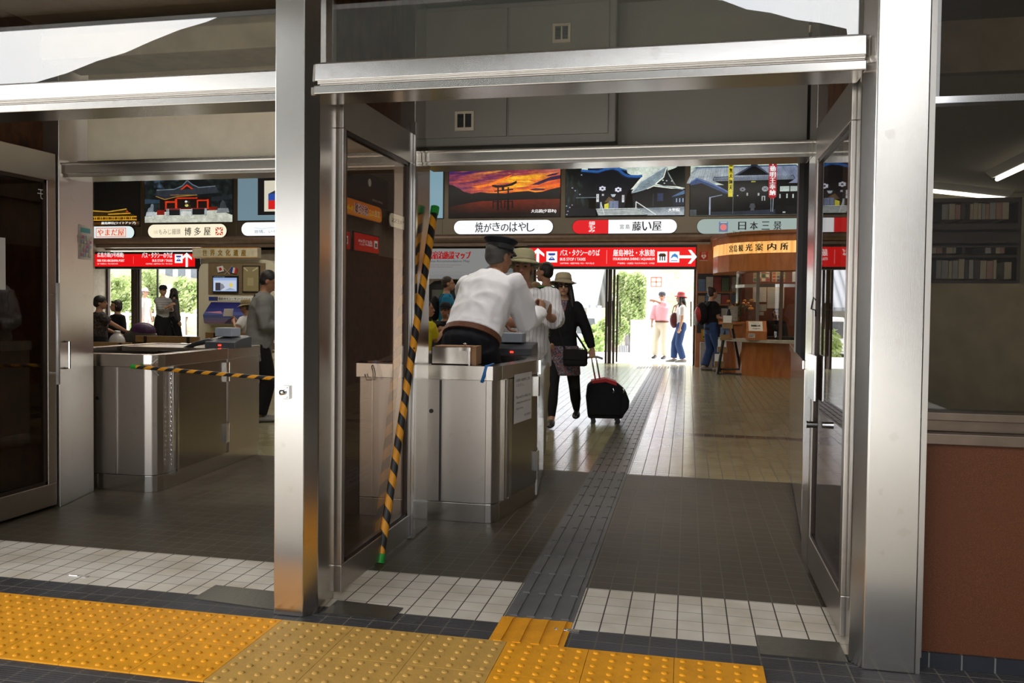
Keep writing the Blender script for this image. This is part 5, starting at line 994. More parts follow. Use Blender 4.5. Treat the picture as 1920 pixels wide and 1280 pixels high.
# lit inside of the booth
b = B(); b.box(1.1, 2.58, 18.3, 18.36, 0, zt); part(b, 'rear_wall', mat('booth_rear_red', (.20, .05, .022), .6), ib)
b = B(); b.box(1.15, 2.58, 17.2, 17.8, .0, .74); part(b, 'desk', DARK, ib)
def flatpaper(name, tl, br, Y, label, cat, draw, m=None, group=None, thick=.008):
    a = pY(*tl, Y); c = pY(*br, Y); r = empty(name, ((a.x+c.x)/2, Y, c.z), 0, label, cat, group); W = c.x-a.x; H = a.z-c.z
    b = B(); b.box(-W/2, W/2, 0, thick, 0, H); b.done('sheet', PAPER, r); g = Pr(Vector((-W/2, 0, 0)), Vector((W, 0, 0)), Vector((0, 0, H)), .0012); draw(g); g.done('printed_face', m or INK, r); return r
def collage(seed, base, cols, nx, ny):
    def f(g):
        random.seed(seed); g.rect(0, 0, 1, 1, base)
        for i in range(nx):
            for j in range(ny): g.rect((i+.12)/nx, (j+.12)/ny, (i+.88)/nx, (j+.8)/ny, random.choice(cols))
    return f
def textsheet(base, n, col=(.12, .12, .12), head=None):
    def f(g):
        g.rect(0, 0, 1, 1, base)
        if head: g.text(head, .1, .84, .9, .94, col, .004)
        for k in range(n): g.rect(.1, .08+.72*k/n, random.uniform(.6, .92), .08+.72*(k+.35)/n, [min(1, c*2.4+.12) for c in col])
    return f
YG = 17.6
PC = [hexc(150, 60, 50), hexc(70, 90, 60), hexc(60, 60, 80), hexc(190, 180, 150), hexc(120, 110, 60)]
flatpaper('poster', (1413, 497), (1443, 528), YG, 'left upper photo poster behind the booth glass', 'poster', collage(1, hexc(150, 136, 120), PC, 4, 4), group='posters in the information booth')
flatpaper('poster', (1448, 497), (1472, 528), YG, 'right upper photo poster behind the booth glass', 'poster', collage(2, hexc(150, 140, 100), PC, 3, 5), group='posters in the information booth')
flatpaper('poster', (1412, 536), (1437, 566), YG, 'left pale text sheet behind the booth glass', 'poster', textsheet(hexc(170, 158, 140), 9), group='posters in the information booth')
flatpaper('poster', (1439, 536), (1470, 578), YG, 'taller pale text sheet right of centre behind the booth glass', 'poster', textsheet(hexc(166, 152, 130), 14), group='posters in the information booth')
flatpaper('poster', (1486, 506), (1500, 528), YG, 'narrow white text sheet at the right edge of the booth glass', 'poster', textsheet(hexc(170, 166, 160), 6), group='posters in the information booth')
flatpaper('small_notice', (1418, 570), (1437, 583), 16.6, 'small square card above the wooden box on the booth counter', 'notice', textsheet(hexc(176, 160, 140), 3))
flatpaper('small_notice', (1420, 584), (1432, 591), 16.58, 'smaller framed card just over the wooden box', 'notice', textsheet(hexc(176, 160, 140), 2))
# questionnaire box on the counter
a = pY(1401, 635, 16.1); c = pY(1440, 600, 16.1); qb = empty('suggestion_box', ((a.x+c.x)/2, 16.25, zc), label='brown wooden questionnaire box on the booth counter', cat='box'); W = c.x-a.x; H = c.z-a.z
b = B(); b.prism([(0, 0), (.34, 0), (.34, H), (.20, H), (0, H*.45)], -W/2, W/2, Matrix(((0, 0, 1, 0), (1, 0, 0, 0), (0, 1, 0, 0), (0, 0, 0, 1)))); b.done('case', COUNTERW, qb)
g = Pr(Vector((-W/2+.03, -.002, H*.45)), Vector((W*.72, 0, 0)), Vector((0, .2, H*.55)), .003); g.rect(0.02, .05, 1, .95, hexc(214, 206, 190)); g.text('アンケート', .3, .7, .75, .85, INKB); g.text('投函箱入れ', .2, .45, .85, .62, INKB, .01); g.text('観光案内所', .3, .2, .8, .32, INKB); g.done('sloping_label', INK, qb)
g = Pr(Vector((-W/2+.03, -.002, H*.12)), Vector((W*.33, 0, 0)), Vector((0, 0, H*.22)), .002); g.rect(0, 0, 1, 1, hexc(206, 198, 184)); g.rect(.1, .6, .9, .75, hexc(90, 80, 70)); g.rect(.1, .25, .7, .4, hexc(90, 80, 70)); g.done('small_label', INK, qb)
# wood wall left of the booth with leaflet shelves
WY = 18.7
a = pY(1307, 458, WY); c = pY(1369, 686, WY); lw = empty('leaflet_cabinet', ((a.x+c.x)/2, WY, 0), label='orange wood cabinet with leaflet shelves beside the right door', cat='cabinet'); W = c.x-a.x; H = a.z
b = B(); b.box(-W/2, W/2, .06, .40, 0, H); b.box(-W/2, -W/2+.03, 0, .06, 0, H); b.box(W/2-.03, W/2, 0, .06, 0, H); 
zz = [pY(1340, y, WY).z for y in (513, 548, 571, 600, 625)]
b.box(-W/2+.03, W/2-.03, 0, .06, zz[0], H); b.box(-W/2+.03, W/2-.03, 0, .06, .0, zz[4]); b.done('carcass', COUNTERW, lw)
for z in zz[1:4]: b = B(); b.box(-W/2+.03, W/2-.03, -.03, .06, z-.015, z+.015); b.done('shelf', COUNTERW, lw)
b = B(); b.box(-W/2+.03, W/2-.03, .045, .058, zz[4], zz[0]); b.done('recess', DARK, lw)
random.seed(21); cols_ = {'blue': (.10, .17, .30), 'green': (.10, .16, .08), 'white': (.42, .40, .36), 'tan': (.30, .22, .12), 'red': (.28, .05, .04)}; nm = list(cols_)
for j, (z0, z1) in enumerate(((zz[1]+.02, zz[0]-.03), (zz[2]+.02, zz[1]-.02), (zz[3]+.02, zz[2]-.02))):
    for i in range(4):
        w_ = (W-.08)/4; x_ = -W/2+.04+i*w_; cn = nm[(i*2+j*3) % 5]; h_ = (z1-z0)*random.uniform(.7, .98)
        b = B(); b.box(0, w_*.9, 0, .035, 0, h_); o = b.done('leaflet_stack', mat('leaflet_'+cn, cols_[cn], .5), None, label='%s leaflets on the %s shelf of the cabinet, %s from the left' % (cn, ('upper', 'middle', 'lower')[j], ('first', 'second', 'third', 'last')[i]), category='leaflets', group='leaflets in the wooden cabinet'); o.location = (lw.location.x+x_, WY-.005, z0)
def heart(g): 
    g.rect(0, 0, 1, 1, hexc(186, 24, 26)); g.text('AED', .2, .80, .8, .96, hexc(230, 200, 190)); g.disc(.36, .55, .17, .17, WT, 12); g.disc(.64, .55, .17, .17, WT, 12); g.poly([(.2, .5), (.5, .18), (.8, .5)], WT); g.poly([(.52, .7), (.42, .5), (.5, .5), (.45, .3), (.6, .54), (.52, .54)], hexc(186, 24, 26)); g.rect(0, 0, 1, .1, hexc(200, 180, 170))
flatpaper('aed_sign', (1312, 472), (1327, 489), WY-.012, 'small red defibrillator sign with white heart on the wood cabinet', 'sign', heart)
def ybox(g): g.rect(0, 0, 1, 1, hexc(206, 160, 20)); g.rect(.06, .06, .94, .94, hexc(40, 30, 10)); g.rect(.1, .1, .9, .9, hexc(206, 160, 20)); g.text('A', .3, .52, .7, .86, K, .02); g.rect(.2, .2, .8, .4, hexc(60, 46, 12))
flatpaper('defibrillator_cover', (1315, 617), (1333, 638), WY-.03, 'yellow defibrillator cover with a black letter low on the cabinet', 'sign', ybox)
a = pY(1313, 642, WY-.35); c = pY(1337, 686, WY-.35); b = B(); b.box(a.x, c.x, WY-.34, WY-.02, .0, a.z); b.done('waste_bin', mat('bin_grey', (.42, .40, .37), .5), None, bevel=.01, label='pale grey bin on the floor below the yellow cover', category='bin')
# higher counter at the booth's left side with flowers
hz = pY(1375, 603, 17.4).z; b = B(); b.box(.62, 1.25, 17.15, 17.7, hz-.05, hz); b.box(.70, 1.2, 17.2, 17.65, .0, hz-.05); part(b, 'side_counter', COUNTERW, ib, bevel=.006)
a = pY(1380, 603, 17.35); fp = empty('flower_pot', (a.x+.06, 17.45, hz), label='pot of orange flowers on the side counter', cat='flower pot')
b = B(); b.lathe([(.05, 0), (.07, .1), (.075, .11), (.06, .11)], (0, 0, 0), 14); b.done('pot', mat('pot_brown', (.14, .06, .03), .6), fp, smooth=True)
random.seed(4); b = B()
for k in range(26):
    q = Vector((random.uniform(-.25, .25), random.uniform(-.12, .12), random.uniform(.16, .38))); b.tube([(0, 0, .1), (q.x*.6, q.y*.6, q.z*.7), q], .004, 5)
    n_ = Vector((random.uniform(-1, 1), random.uniform(-1, 1), 1)).normalized(); b.ell(q*.85, (.03, .012, .05), n_.to_track_quat('Z', 'Y').to_matrix(), 6, 4)
b.done('foliage', mat('flower_leaves', (.05, .09, .02), .6), fp)
b = B()
for k in range(12): q = Vector((random.uniform(-.27, .27), random.uniform(-.14, .02), random.uniform(.26, .44))); b.ell(q, (.035, .03, .028), None, 8, 5)
b.done('blossoms', mat('orange_blossom', (.62, .22, .02), .6), fp, smooth=True)
flatpaper('desk_card', (1366, 574), (1383, 602), 17.18, 'white standing card on the side counter by the flowers', 'card', textsheet(hexc(150, 140, 128), 6))
# A-frame leaflet rack
a = pZ(1347, 702); c = pZ(1388, 703); zt_ = pY(1370, 580, 16.9).z
rk = empty('brochure_rack', ((a.x+c.x)/2, (a.y+c.y)/2, 0), label='black folding brochure rack standing before the information booth', cat='brochure rack'); rx_ = lambda px, py, Y=16.8: pY(px, py, Y)-rk.location
T = rx_(1366, 580); b = B()
for px in (1345, 1390):
    f_ = rx_(px, 703, 16.6 if px == 1345 else 16.9); b.tube([f_+Vector((0, 0, .02)), T], .028, 8); b.tube([f_+Vector((0, .35, .02)), T+Vector((0, .1, 0))], .022, 8)
b.tube([rx_(1345, 702), rx_(1390, 702)], .026, 8); b.tube([rx_(1349, 692), rx_(1387, 692)], .018, 8); b.done('frame', BLACK, rk)
for i, (px, py) in enumerate(((1361, 600), (1356, 622), (1351, 645), (1345, 672))):
    q = rx_(px, py, 16.75); b = B(); b.box(q.x-.06, q.x+.13, -.07, .05, q.z-.16, q.z-.05); b.done('tray', BENCHW, rk)
    o = B().box(q.x-.05, q.x+.11, -.03, .03, q.z-.15, q.z+.09).done('leaflet_stack', PAPER if i != 1 else mat('leaflet_blue', (.1, .17, .3), .5), None, label='leaflets in the %s tray of the black brochure rack' % ('top', 'second', 'third', 'lowest')[i], category='leaflets', group='leaflets on the brochure rack'); o.location = rk.location
# ================================================================ OUTDOORS BEYOND THE FAR DOORS
PAVE = mat('sunlit_paving', (.70, .69, .66), .9, var=.05, scale=.8)
b = B(); b.box(-40, 30, 19.3, 24.0, -.5, -.005); b.box(-40, 30, 24.0, 24.4, -.9, -.27); struct(b, 'ground_terrace', PAVE)
b = B(); b.box(-90, 60, 24.0, 120, -1.1, -.8); struct(b, 'ground_far', PAVE)
LEAF = NT('sunlit_leaves'); v, p = LEAF.pos(); oi = LEAF.n('Attribute'); oi.attribute_name = 'ink'; dd = LEAF.n('BsdfDiffuse'); tt = LEAF.n('BsdfTranslucent'); mx = LEAF.n('MixShader'); LEAF.l(oi.outputs['Color'], dd.inputs[0]); LEAF.l(oi.outputs['Color'], tt.inputs[0]); mx.inputs[0].default_value = .4; LEAF.l(dd.outputs[0], mx.inputs[1]); LEAF.l(tt.outputs[0], mx.inputs[2]); LEAF.l(mx.outputs[0], LEAF.out.inputs[0]); LEAF = LEAF.m
BARK = mat('bark', (.14, .10, .07), .9)
def leafcloud(blobs, n, size, cols, name, parent, seed):
    rnd = random.Random(seed); vs = []; fs = []; cs = []; tot = sum(r[0]*r[2] for _, r in blobs)
    for c, r in blobs:
        for _ in range(int(n*r[0]*r[2]/tot)):
            d = Vector((rnd.gauss(0, 1), rnd.gauss(0, 1), rnd.gauss(0, 1))).normalized(); k = rnd.uniform(.55, 1.02); P_ = Vector((c[0]+d.x*r[0]*k, c[1]+d.y*r[1]*k, c[2]+d.z*r[2]*k))
            a = Vector((rnd.gauss(0, 1), rnd.gauss(0, 1), rnd.gauss(0, 1))).normalized(); u = a.orthogonal().normalized(); w_ = a.cross(u); s = size*rnd.uniform(.6, 1.3); b0 = len(vs)
            vs += [P_-u*s, P_+w_*s*.45, P_+u*s, P_-w_*s*.45]; fs.append((b0, b0+1, b0+2, b0+3)); cc = rnd.choice(cols); q = rnd.uniform(.8, 1.15); cs.append([x*q for x in cc])
    me = bpy.data.meshes.new(name); me.from_pydata([tuple(x) for x in vs], [], fs); at = me.color_attributes.new('ink', 'FLOAT_COLOR', 'CORNER'); i = 0
    for c_ in cs:
        for _ in range(4): at.data[i].color = (*c_, 1); i += 1
    me.materials.append(LEAF); o = bpy.data.objects.new(name, me); COL.objects.link(o); o.parent = parent; return o
GR = [(.40, .48, .20), (.46, .54, .26), (.28, .38, .14), (.54, .58, .34)]
def tree(px, py_top, py_bot, wpx, Y, label, seed, n=2600, zbase=-.8, size=.085, blobs=7):
    n = int(n*2.4)
    a = pY(px, py_top, Y); c = pY(px, py_bot, Y); wd = wpx/FOC*Y; r = empty('tree', (a.x, Y, zbase), 0, label, 'tree', 'trees outside the far doors'); rnd = random.Random(seed)
    H = a.z-zbase; h0 = c.z-zbase; bl = []
    for k in range(blobs): bl.append(((rnd.uniform(-.3, .3)*wd, rnd.uniform(-.8, .8), h0+(H-h0)*rnd.uniform(.2, .8)), (wd*rnd.uniform(.2, .32), wd*.25, (H-h0)*rnd.uniform(.16, .26))))
    bl.append(((0, 0, (h0+H)/2), (wd*.4, wd*.35, (H-h0)*.42)))
    leafcloud(bl, n, size, GR, 'crown', r, seed)
    b = B(); b.tube([(0, 0, 0), (.05, 0, h0*.6), (0, 0, h0+(H-h0)*.5)], [.12, .09, .03], 8)
    for k in range(4): q = bl[k][0]; b.tube([(0, 0, h0*.7+.2), (q[0]*.6, q[1]*.6, q[2]*.85), q], [.06, .04, .015], 6)
    b.done('trunk', BARK, r); return r
tree(1185, 500, 640, 70, 33, 'broad pale green tree left of the white gate column', 1, 4200); tree(1118, 512, 600, 56, 44, 'pale green tree behind the white van', 2, 2600); tree(1150, 590, 655, 50, 28, 'low bushy tree behind the man in the green cap', 3, 1500, blobs=4)
tree(190, 505, 600, 80, 30, 'pale green tree at the far left doors behind the seated women', 4, 2600); tree(238, 505, 610, 70, 33, 'second pale green tree through the left doors', 5, 2600); tree(345, 515, 600, 70, 32, 'loose pine tree seen right of the striped woman', 6, 1400, size=.10); tree(285, 500, 580, 50, 37, 'tree behind the man outside the left glass door', 7, 1500)
tree(60, 490, 600, 120, 34, 'tree outside left doors hidden behind the left post', 8, 1200)
def shrub(px, py0, py1, wpx, Y, label, seed):
    a = pY(px, py0, Y); wd = wpx/FOC*Y; r = empty('shrub', (a.x, Y, -.8), 0, label, 'shrub'); h = a.z+.8; leafcloud([((0, 0, h*.55), (wd/2, .6, h*.5))], 700, .10, GR[:3], 'foliage', r, seed); b = B(); b.tube([(0, 0, 0), (0, 0, h*.5)], .05, 6); b.done('stem', BARK, r)
shrub(232, 597, 620, 22, 27, 'dark green shrub beyond the left doors', 31); shrub(1112, 612, 632, 44, 26.4, 'low hedge under the white van', 32)
HILL = NT('scrubby_hillside'); v, p = HILL.pos(); f = HILL.noise(v, .35, 6); f2 = HILL.noise(v, 2.5, 5); HILL.bsdf(HILL.mix(HILL.math('MULTIPLY', f2, .8), HILL.ramp(f, [(.35, (.16, .19, .08)), (.5, (.34, .30, .20)), (.65, (.46, .40, .30))]), (.36, .34, .22)), .95, 0, HILL.bump(f2, .8, .5)); HILL = HILL.m
random.seed(9); b = B(); nx, ny = 40, 10; G = []
for j in range(ny+1):
    row = []
    for i in range(nx+1):
        x = -50+85*i/nx; y = 34+4.5*j; z = -.9+ (j/ny)**.8*14*(.8+.25*math.sin(x*.13)+.15*math.sin(x*.5+1))+random.uniform(-.25, .25)*(j > 0); row.append(b.bm.verts.new((x, y, z)))
    G.append(row)
for j in range(ny):
    for i in range(nx): b._f([G[j][i], G[j][i+1], G[j+1][i+1], G[j+1][i]])
struct(b, 'hill', HILL, smooth=True)
# white gate column with a barred window
a = pY(1213, 512, 30); c = pY(1249, 512, 30); gc = empty('gate_column', ((a.x+c.x)/2, 30.4, -.8), label='white square gate column with a small red barred window', cat='gate column'); W = c.x-a.x; H = a.z+.8
b = B(); b.box(-W/2, W/2, -.35, .35, 0, H-.12); b.box(-W/2-.08, W/2+.25, -.42, .42, H-.12, H); b.done('shaft', WHITE, gc)
q0 = pY(1221, 520, 30.05)-gc.location; q1 = pY(1240, 537, 30.05)-gc.location; REDP = mat('red_paint', (.62, .16, .10), .6); b = B(); t_ = .018
for f in (0, .5, 1): x_ = q0.x+(q1.x-q0.x)*f; z_ = q1.z+(q0.z-q1.z)*f; b.box(x_-t_, x_+t_, -.37, -.35, q1.z, q0.z); b.box(q0.x, q1.x, -.37, -.35, z_-t_, z_+t_)
b.done('window_bars', REDP, gc); b = B(); b.box(q0.x, q1.x, -.355, -.348, q1.z, q0.z); b.done('window_pane', mat('frosted_pane', (.7, .66, .6), .3), gc)
b = B(); b.box(a.x-.5, a.x+1.4, 29.2, 29.5, -.8, pY(1230, 600, 29.2).z); b.done('low_white_wall', WHITE, None, label='low white wall at the foot of the gate column', category='low wall')
# tiled-roof house and van beyond the right doors
hs = empty('house', (-4.6, 33, -.8), label='pale house with a grey tiled roof beyond the right doors', cat='house')
hx0 = pY(1000, 560, 33).x - hs.location.x - 3.0; hx1 = pY(1100, 560, 33).x - hs.location.x; ez = pY(1095, 572, 32.4).z+.8; rz = pY(1070, 478, 35).z+.8
b = B(); b.box(hx0, hx1, 0, 6, 0, ez); b.done('wall', mat('house_wall', (.60, .58, .53), .8), hs)
TILE = NT('grey_roof_tiles'); v, p = TILE.pos(); s1_ = TILE.math('ABSOLUTE', TILE.math('SINE', TILE.math('MULTIPLY', p[0], 11))); s2_ = TILE.math('FRACT', TILE.math('MULTIPLY', p[1], 3.4)); TILE.bsdf(TILE.mix(s1_, (.20, .22, .25), (.42, .44, .48)), .6, 0, TILE.bump(TILE.math('ADD', s1_, s2_), .8, .05)); TILE = TILE.m
b = B(); b.prism([(-.7, ez-.1), (-.7, ez+.02), (3, rz+.06), (6.7, ez+.02), (6.7, ez-.1), (3, rz-.08)], hx0-.4, hx1+.5, Matrix(((0, 0, 1, 0), (1, 0, 0, 0), (0, 1, 0, 0), (0, 0, 0, 1)))); b.done('roof', TILE, hs)
b = B(); b.tube([(hx0-.4, 3, rz+.08), (hx1+.5, 3, rz+.08)], .12, 8); b.done('ridge_tiles', TILE, hs)
for k in range(3):
    x_ = hx1-1.1-1.5*k; b = B(); b.box(x_-.5, x_+.5, -.04, 0, ez-1.15, ez-.25); w_ = b.done('window', mat('house_window_frame', (.30, .28, .26), .5), hs); b = B(); b.box(x_-.44, x_-.02, -.05, -.035, ez-1.1, ez-.3); b.box(x_+.02, x_+.44, -.05, -.035, ez-1.1, ez-.3); b.done('pane', mat('house_window_pane', (.55, .58, .60), .2), w_)
b = B(); b.box(hx0, hx1+.3, -.9, 0, 1.55, 1.68); b.done('shop_awning', WHITE, hs)
b = B(); b.box(hx1-4.5, hx1, -.05, 0, .9, 1.3); b.done('shop_board', mat('shop_board_brown', (.16, .10, .06), .6), hs)
g = Pr(Vector((hx1-4.0, -.052, .95)), Vector((3.4, 0, 0)), Vector((0, 0, .3))); g.text('お食事処 みやげ', 0, 0, 1, 1, hexc(220, 216, 206), .004); g.done('shop_lettering', INK, hs)
def car(name, px0, px1, pyt, Y, label, cat, col):
    a = pY(px0, pyt, Y); c = pY(px1, pyt, Y); L = c.x-a.x; H = a.z+.8; r = empty(name, ((a.x+c.x)/2, Y, -.8), 0, label, cat)
    b = B(); b.prism([(-L/2, .3), (L/2, .3), (L/2, H*.55), (L/2-.1, H*.62), (L*.33, H*.96), (L*.28, H), (-L*.47, H), (-L/2, H*.9)], -.8, .8, Matrix(((1, 0, 0, 0), (0, 0, 1, 0), (0, 1, 0, 0), (0, 0, 0, 1)))); b.done('body', mat(name+'_paint', col, .35), r, bevel=.05)
    b = B(); b.prism([(-L*.44, H*.62), (L*.36, H*.62), (L*.27, H*.92), (-L*.44, H*.92)], -.82, .82, Matrix(((1, 0, 0, 0), (0, 0, 1, 0), (0, 1, 0, 0), (0, 0, 0, 1)))); b.done('window', mat('car_window', (.10, .11, .12), .15), r)
    for sx in (-L*.3, L*.3):
        for sy in (-.72, .72): b = B(); b.tube([(sx, sy-.1, .32), (sx, sy+.1, .32)], .32, 16); b.done('wheel', BLACK, r)
    return r
car('van', 1084, 1130, 588, 30.3, 'white van parked outside beyond the suitcase woman', 'van', (.8, .8, .8))
bf = empty('building', (pY(350, 520, 45).x, 45, -.8), label='grey office building with dark windows beyond the left doors', cat='building')
bx0 = pY(300, 520, 45).x-bf.location.x; bx1 = pY(420, 520, 45).x-bf.location.x
b = B(); b.box(bx0, bx1, 0, 6, 0, 9); b.done('wall', mat('building_wall', (.46, .46, .48), .8), bf)
for k in range(5):
    for j in range(2): x_ = bx0+.4+k*(bx1-bx0)/5; b = B(); b.box(x_, x_+.45, -.05, 0, 1.9+j*1.7, 2.8+j*1.7); b.done('window', mat('building_window', (.16, .18, .20), .25), bf)
# rail beyond the left doors
a = pY(170, 588, 26); c = pY(380, 588, 26); rl = empty('guard_rail', ((a.x+c.x)/2, 26, -.8), label='white guard rail beyond the left doors', cat='guard rail'); L = (c.x-a.x)/2; zr = a.z+.8
b = B(); b.tube([(-L, 0, zr), (L, 0, zr)], .05, 8); b.tube([(-L, 0, zr*.55), (L, 0, zr*.55)], .04, 8); b.done('rail', WHITE, rl, smooth=True)
for k in range(7): x_ = -L+2*L*k/6; b = B(); b.tube([(x_, 0, 0), (x_, 0, zr+.1)], .06, 8); b.done('rail_post', WHITE, rl, smooth=True)
# ================================================================ PEOPLE
SKIN = {}
def skin(name, col):
    t = NT(name); v, p = t.pos(); f = t.noise(v, 30, 3); b_ = t.bsdf(t.mix(f, [c*.9 for c in col], [min(1, c*1.08) for c in col]), .5, 0, None, .35); b_.inputs['Subsurface Weight'].default_value = .08; b_.inputs['Subsurface Radius'].default_value = (.01, .004, .002); SKIN[name] = t.m; return t.m
SK_T = skin('tanned_skin', (.34, .17, .10)); SK_L = skin('light_skin', (.50, .29, .19)); SK_M = skin('medium_skin', (.42, .22, .14))
HAIRB = mat('black_hair', (.012, .010, .009), .45, bump=.5, bscale=90); HAIRD = mat('brown_hair', (.035, .02, .012), .5, bump=.5, bscale=90); HAIRG = mat('greying_hair', (.07, .065, .06), .6, bump=.5, bscale=90); HAIRF = mat('fair_hair', (.28, .17, .07), .5, bump=.5, bscale=90)
EYE = mat('dark_eye', (.012, .01, .01), .2); LIP = mat('lips', (.24, .08, .06), .5)
def stripes(name, c1, c2, k, axis=2, duty=.5, rough=.85, jit=.0):
    t = NT(name); v, p = t.pos(); q = p[axis]
    if jit: q = t.math('ADD', q, t.math('MULTIPLY', t.noise(v, 6, 2), jit))
    s_ = t.math('LESS_THAN', t.math('FRACT', t.math('MULTIPLY', q, k)), duty); f1 = t.noise(v, 7, 2)
    t.bsdf(t.mix(s_, c1, c2), rough, 0, t.bump(f1, .5, .05), .25); return t.m
def speckle(name, base, cols, sc=70):
    t = NT(name); v, p = t.pos(); vo = t.n('TexVoronoi'); vo.inputs['Scale'].default_value = sc; t.l(v, vo.inputs['Vector']); sp = t.n('SeparateColor'); t.l(vo.outputs['Color'], sp.inputs[0])
    c = base
    for i, cc in enumerate(cols): c = t.mix(t.math('GREATER_THAN', sp.outputs[i % 3], .70), c, cc)
    t.bsdf(c, .85, 0, t.bump(t.noise(v, 7, 2), .5, .05)); return t.m
UNIF = cloth('white_uniform_shirt', (.88, .87, .89), .85, 1.0, 5.0); NAVY = cloth('navy_trousers', (.012, .012, .016)); LEATH = mat('brown_leather', (.13, .045, .02), .4); CAPB = cloth('black_cap', (.012, .013, .018), .7, .1)
OLIVE = cloth('olive_hat_cloth', (.30, .28, .16), .9, .3); SAND = cloth('sand_hat_cloth', (.44, .37, .24), .9, .3); STRP = stripes('fine_striped_shirt', (.62, .61, .62), (.36, .35, .37), 34, 0, .16, jit=.03); BLK = cloth('black_cloth', (.010, .010, .012)); FLOR = speckle('floral_print', (.13, .12, .14), [(.22, .22, .26), (.30, .08, .08), (.05, .05, .07)], 85)
LEGG = cloth('black_leggings', (.010, .009, .010), .8, .2); KHAKI = cloth('khaki_trousers', (.34, .29, .20)); SHOEB = mat('black_shoes', (.010, .010, .011), .3); SHOEG = mat('grey_shoes', (.25, .24, .22), .6)
def ik(a, c, l1, l2, hint):
    d = c-a; L = min(d.length, (l1+l2)*.999); d.normalize(); x = (l1*l1-l2*l2+L*L)/(2*L); h = math.sqrt(max(0, l1*l1-x*x)); p = hint-d*hint.dot(d)
    if p.length < 1e-5: p = d.orthogonal()
    return a+d*x+p.normalized()*h, a+d*L
def hand(b, wr, d, n, s, curl=.5, thumb=1, spread=.25):
    # wrist, direction of the palm, palm normal (towards the curl); five separate bent fingers, thumb from the side
    d = d.normalized(); n = (n-d*n.dot(d)).normalized(); q = d.cross(n)*thumb; pl = .088*s
    b.tube([wr-d*.02*s, wr+d*.02*s, wr+d*.055*s, wr+d*pl], [(.024*s, .018*s), (.034*s, .017*s), (.041*s, .015*s), (.038*s, .012*s)], 12, ref=q, rnd=True)
    for i, (off, L) in enumerate(((.030, .072), (.010, .082), (-.011, .076), (-.031, .058))):
        p = wr+d*(pl-.006*s)+q*off*s; a = 0; pts = [p-d*.012*s, p]; dd = (d+q*off*spread*8*.3).normalized()
        for k, f in enumerate((.45, .31, .24)):
            a += curl*(1.0, 1.15, .8)[k]*(1+.06*i); v = dd*math.cos(a)+n*math.sin(a); pts.append(pts[-1]+v*L*f*s)
        b.tube(pts, [.0088*s, .0088*s, .0082*s, .0076*s, .0062*s], 8, rnd=True)
    p = wr+d*.022*s+q*.026*s; v = (d*.55+q*.7+n*.35).normalized(); p2 = p+v*.042*s; v2 = (d*.85+q*.15+n*.55*(.5+curl)).normalized(); b.tube([p-v*.01*s, p, p2, p2+v2*.028*s, p2+v2*.05*s], [.013*s, .0125*s, .0105*s, .0095*s, .0075*s], 8, rnd=True)
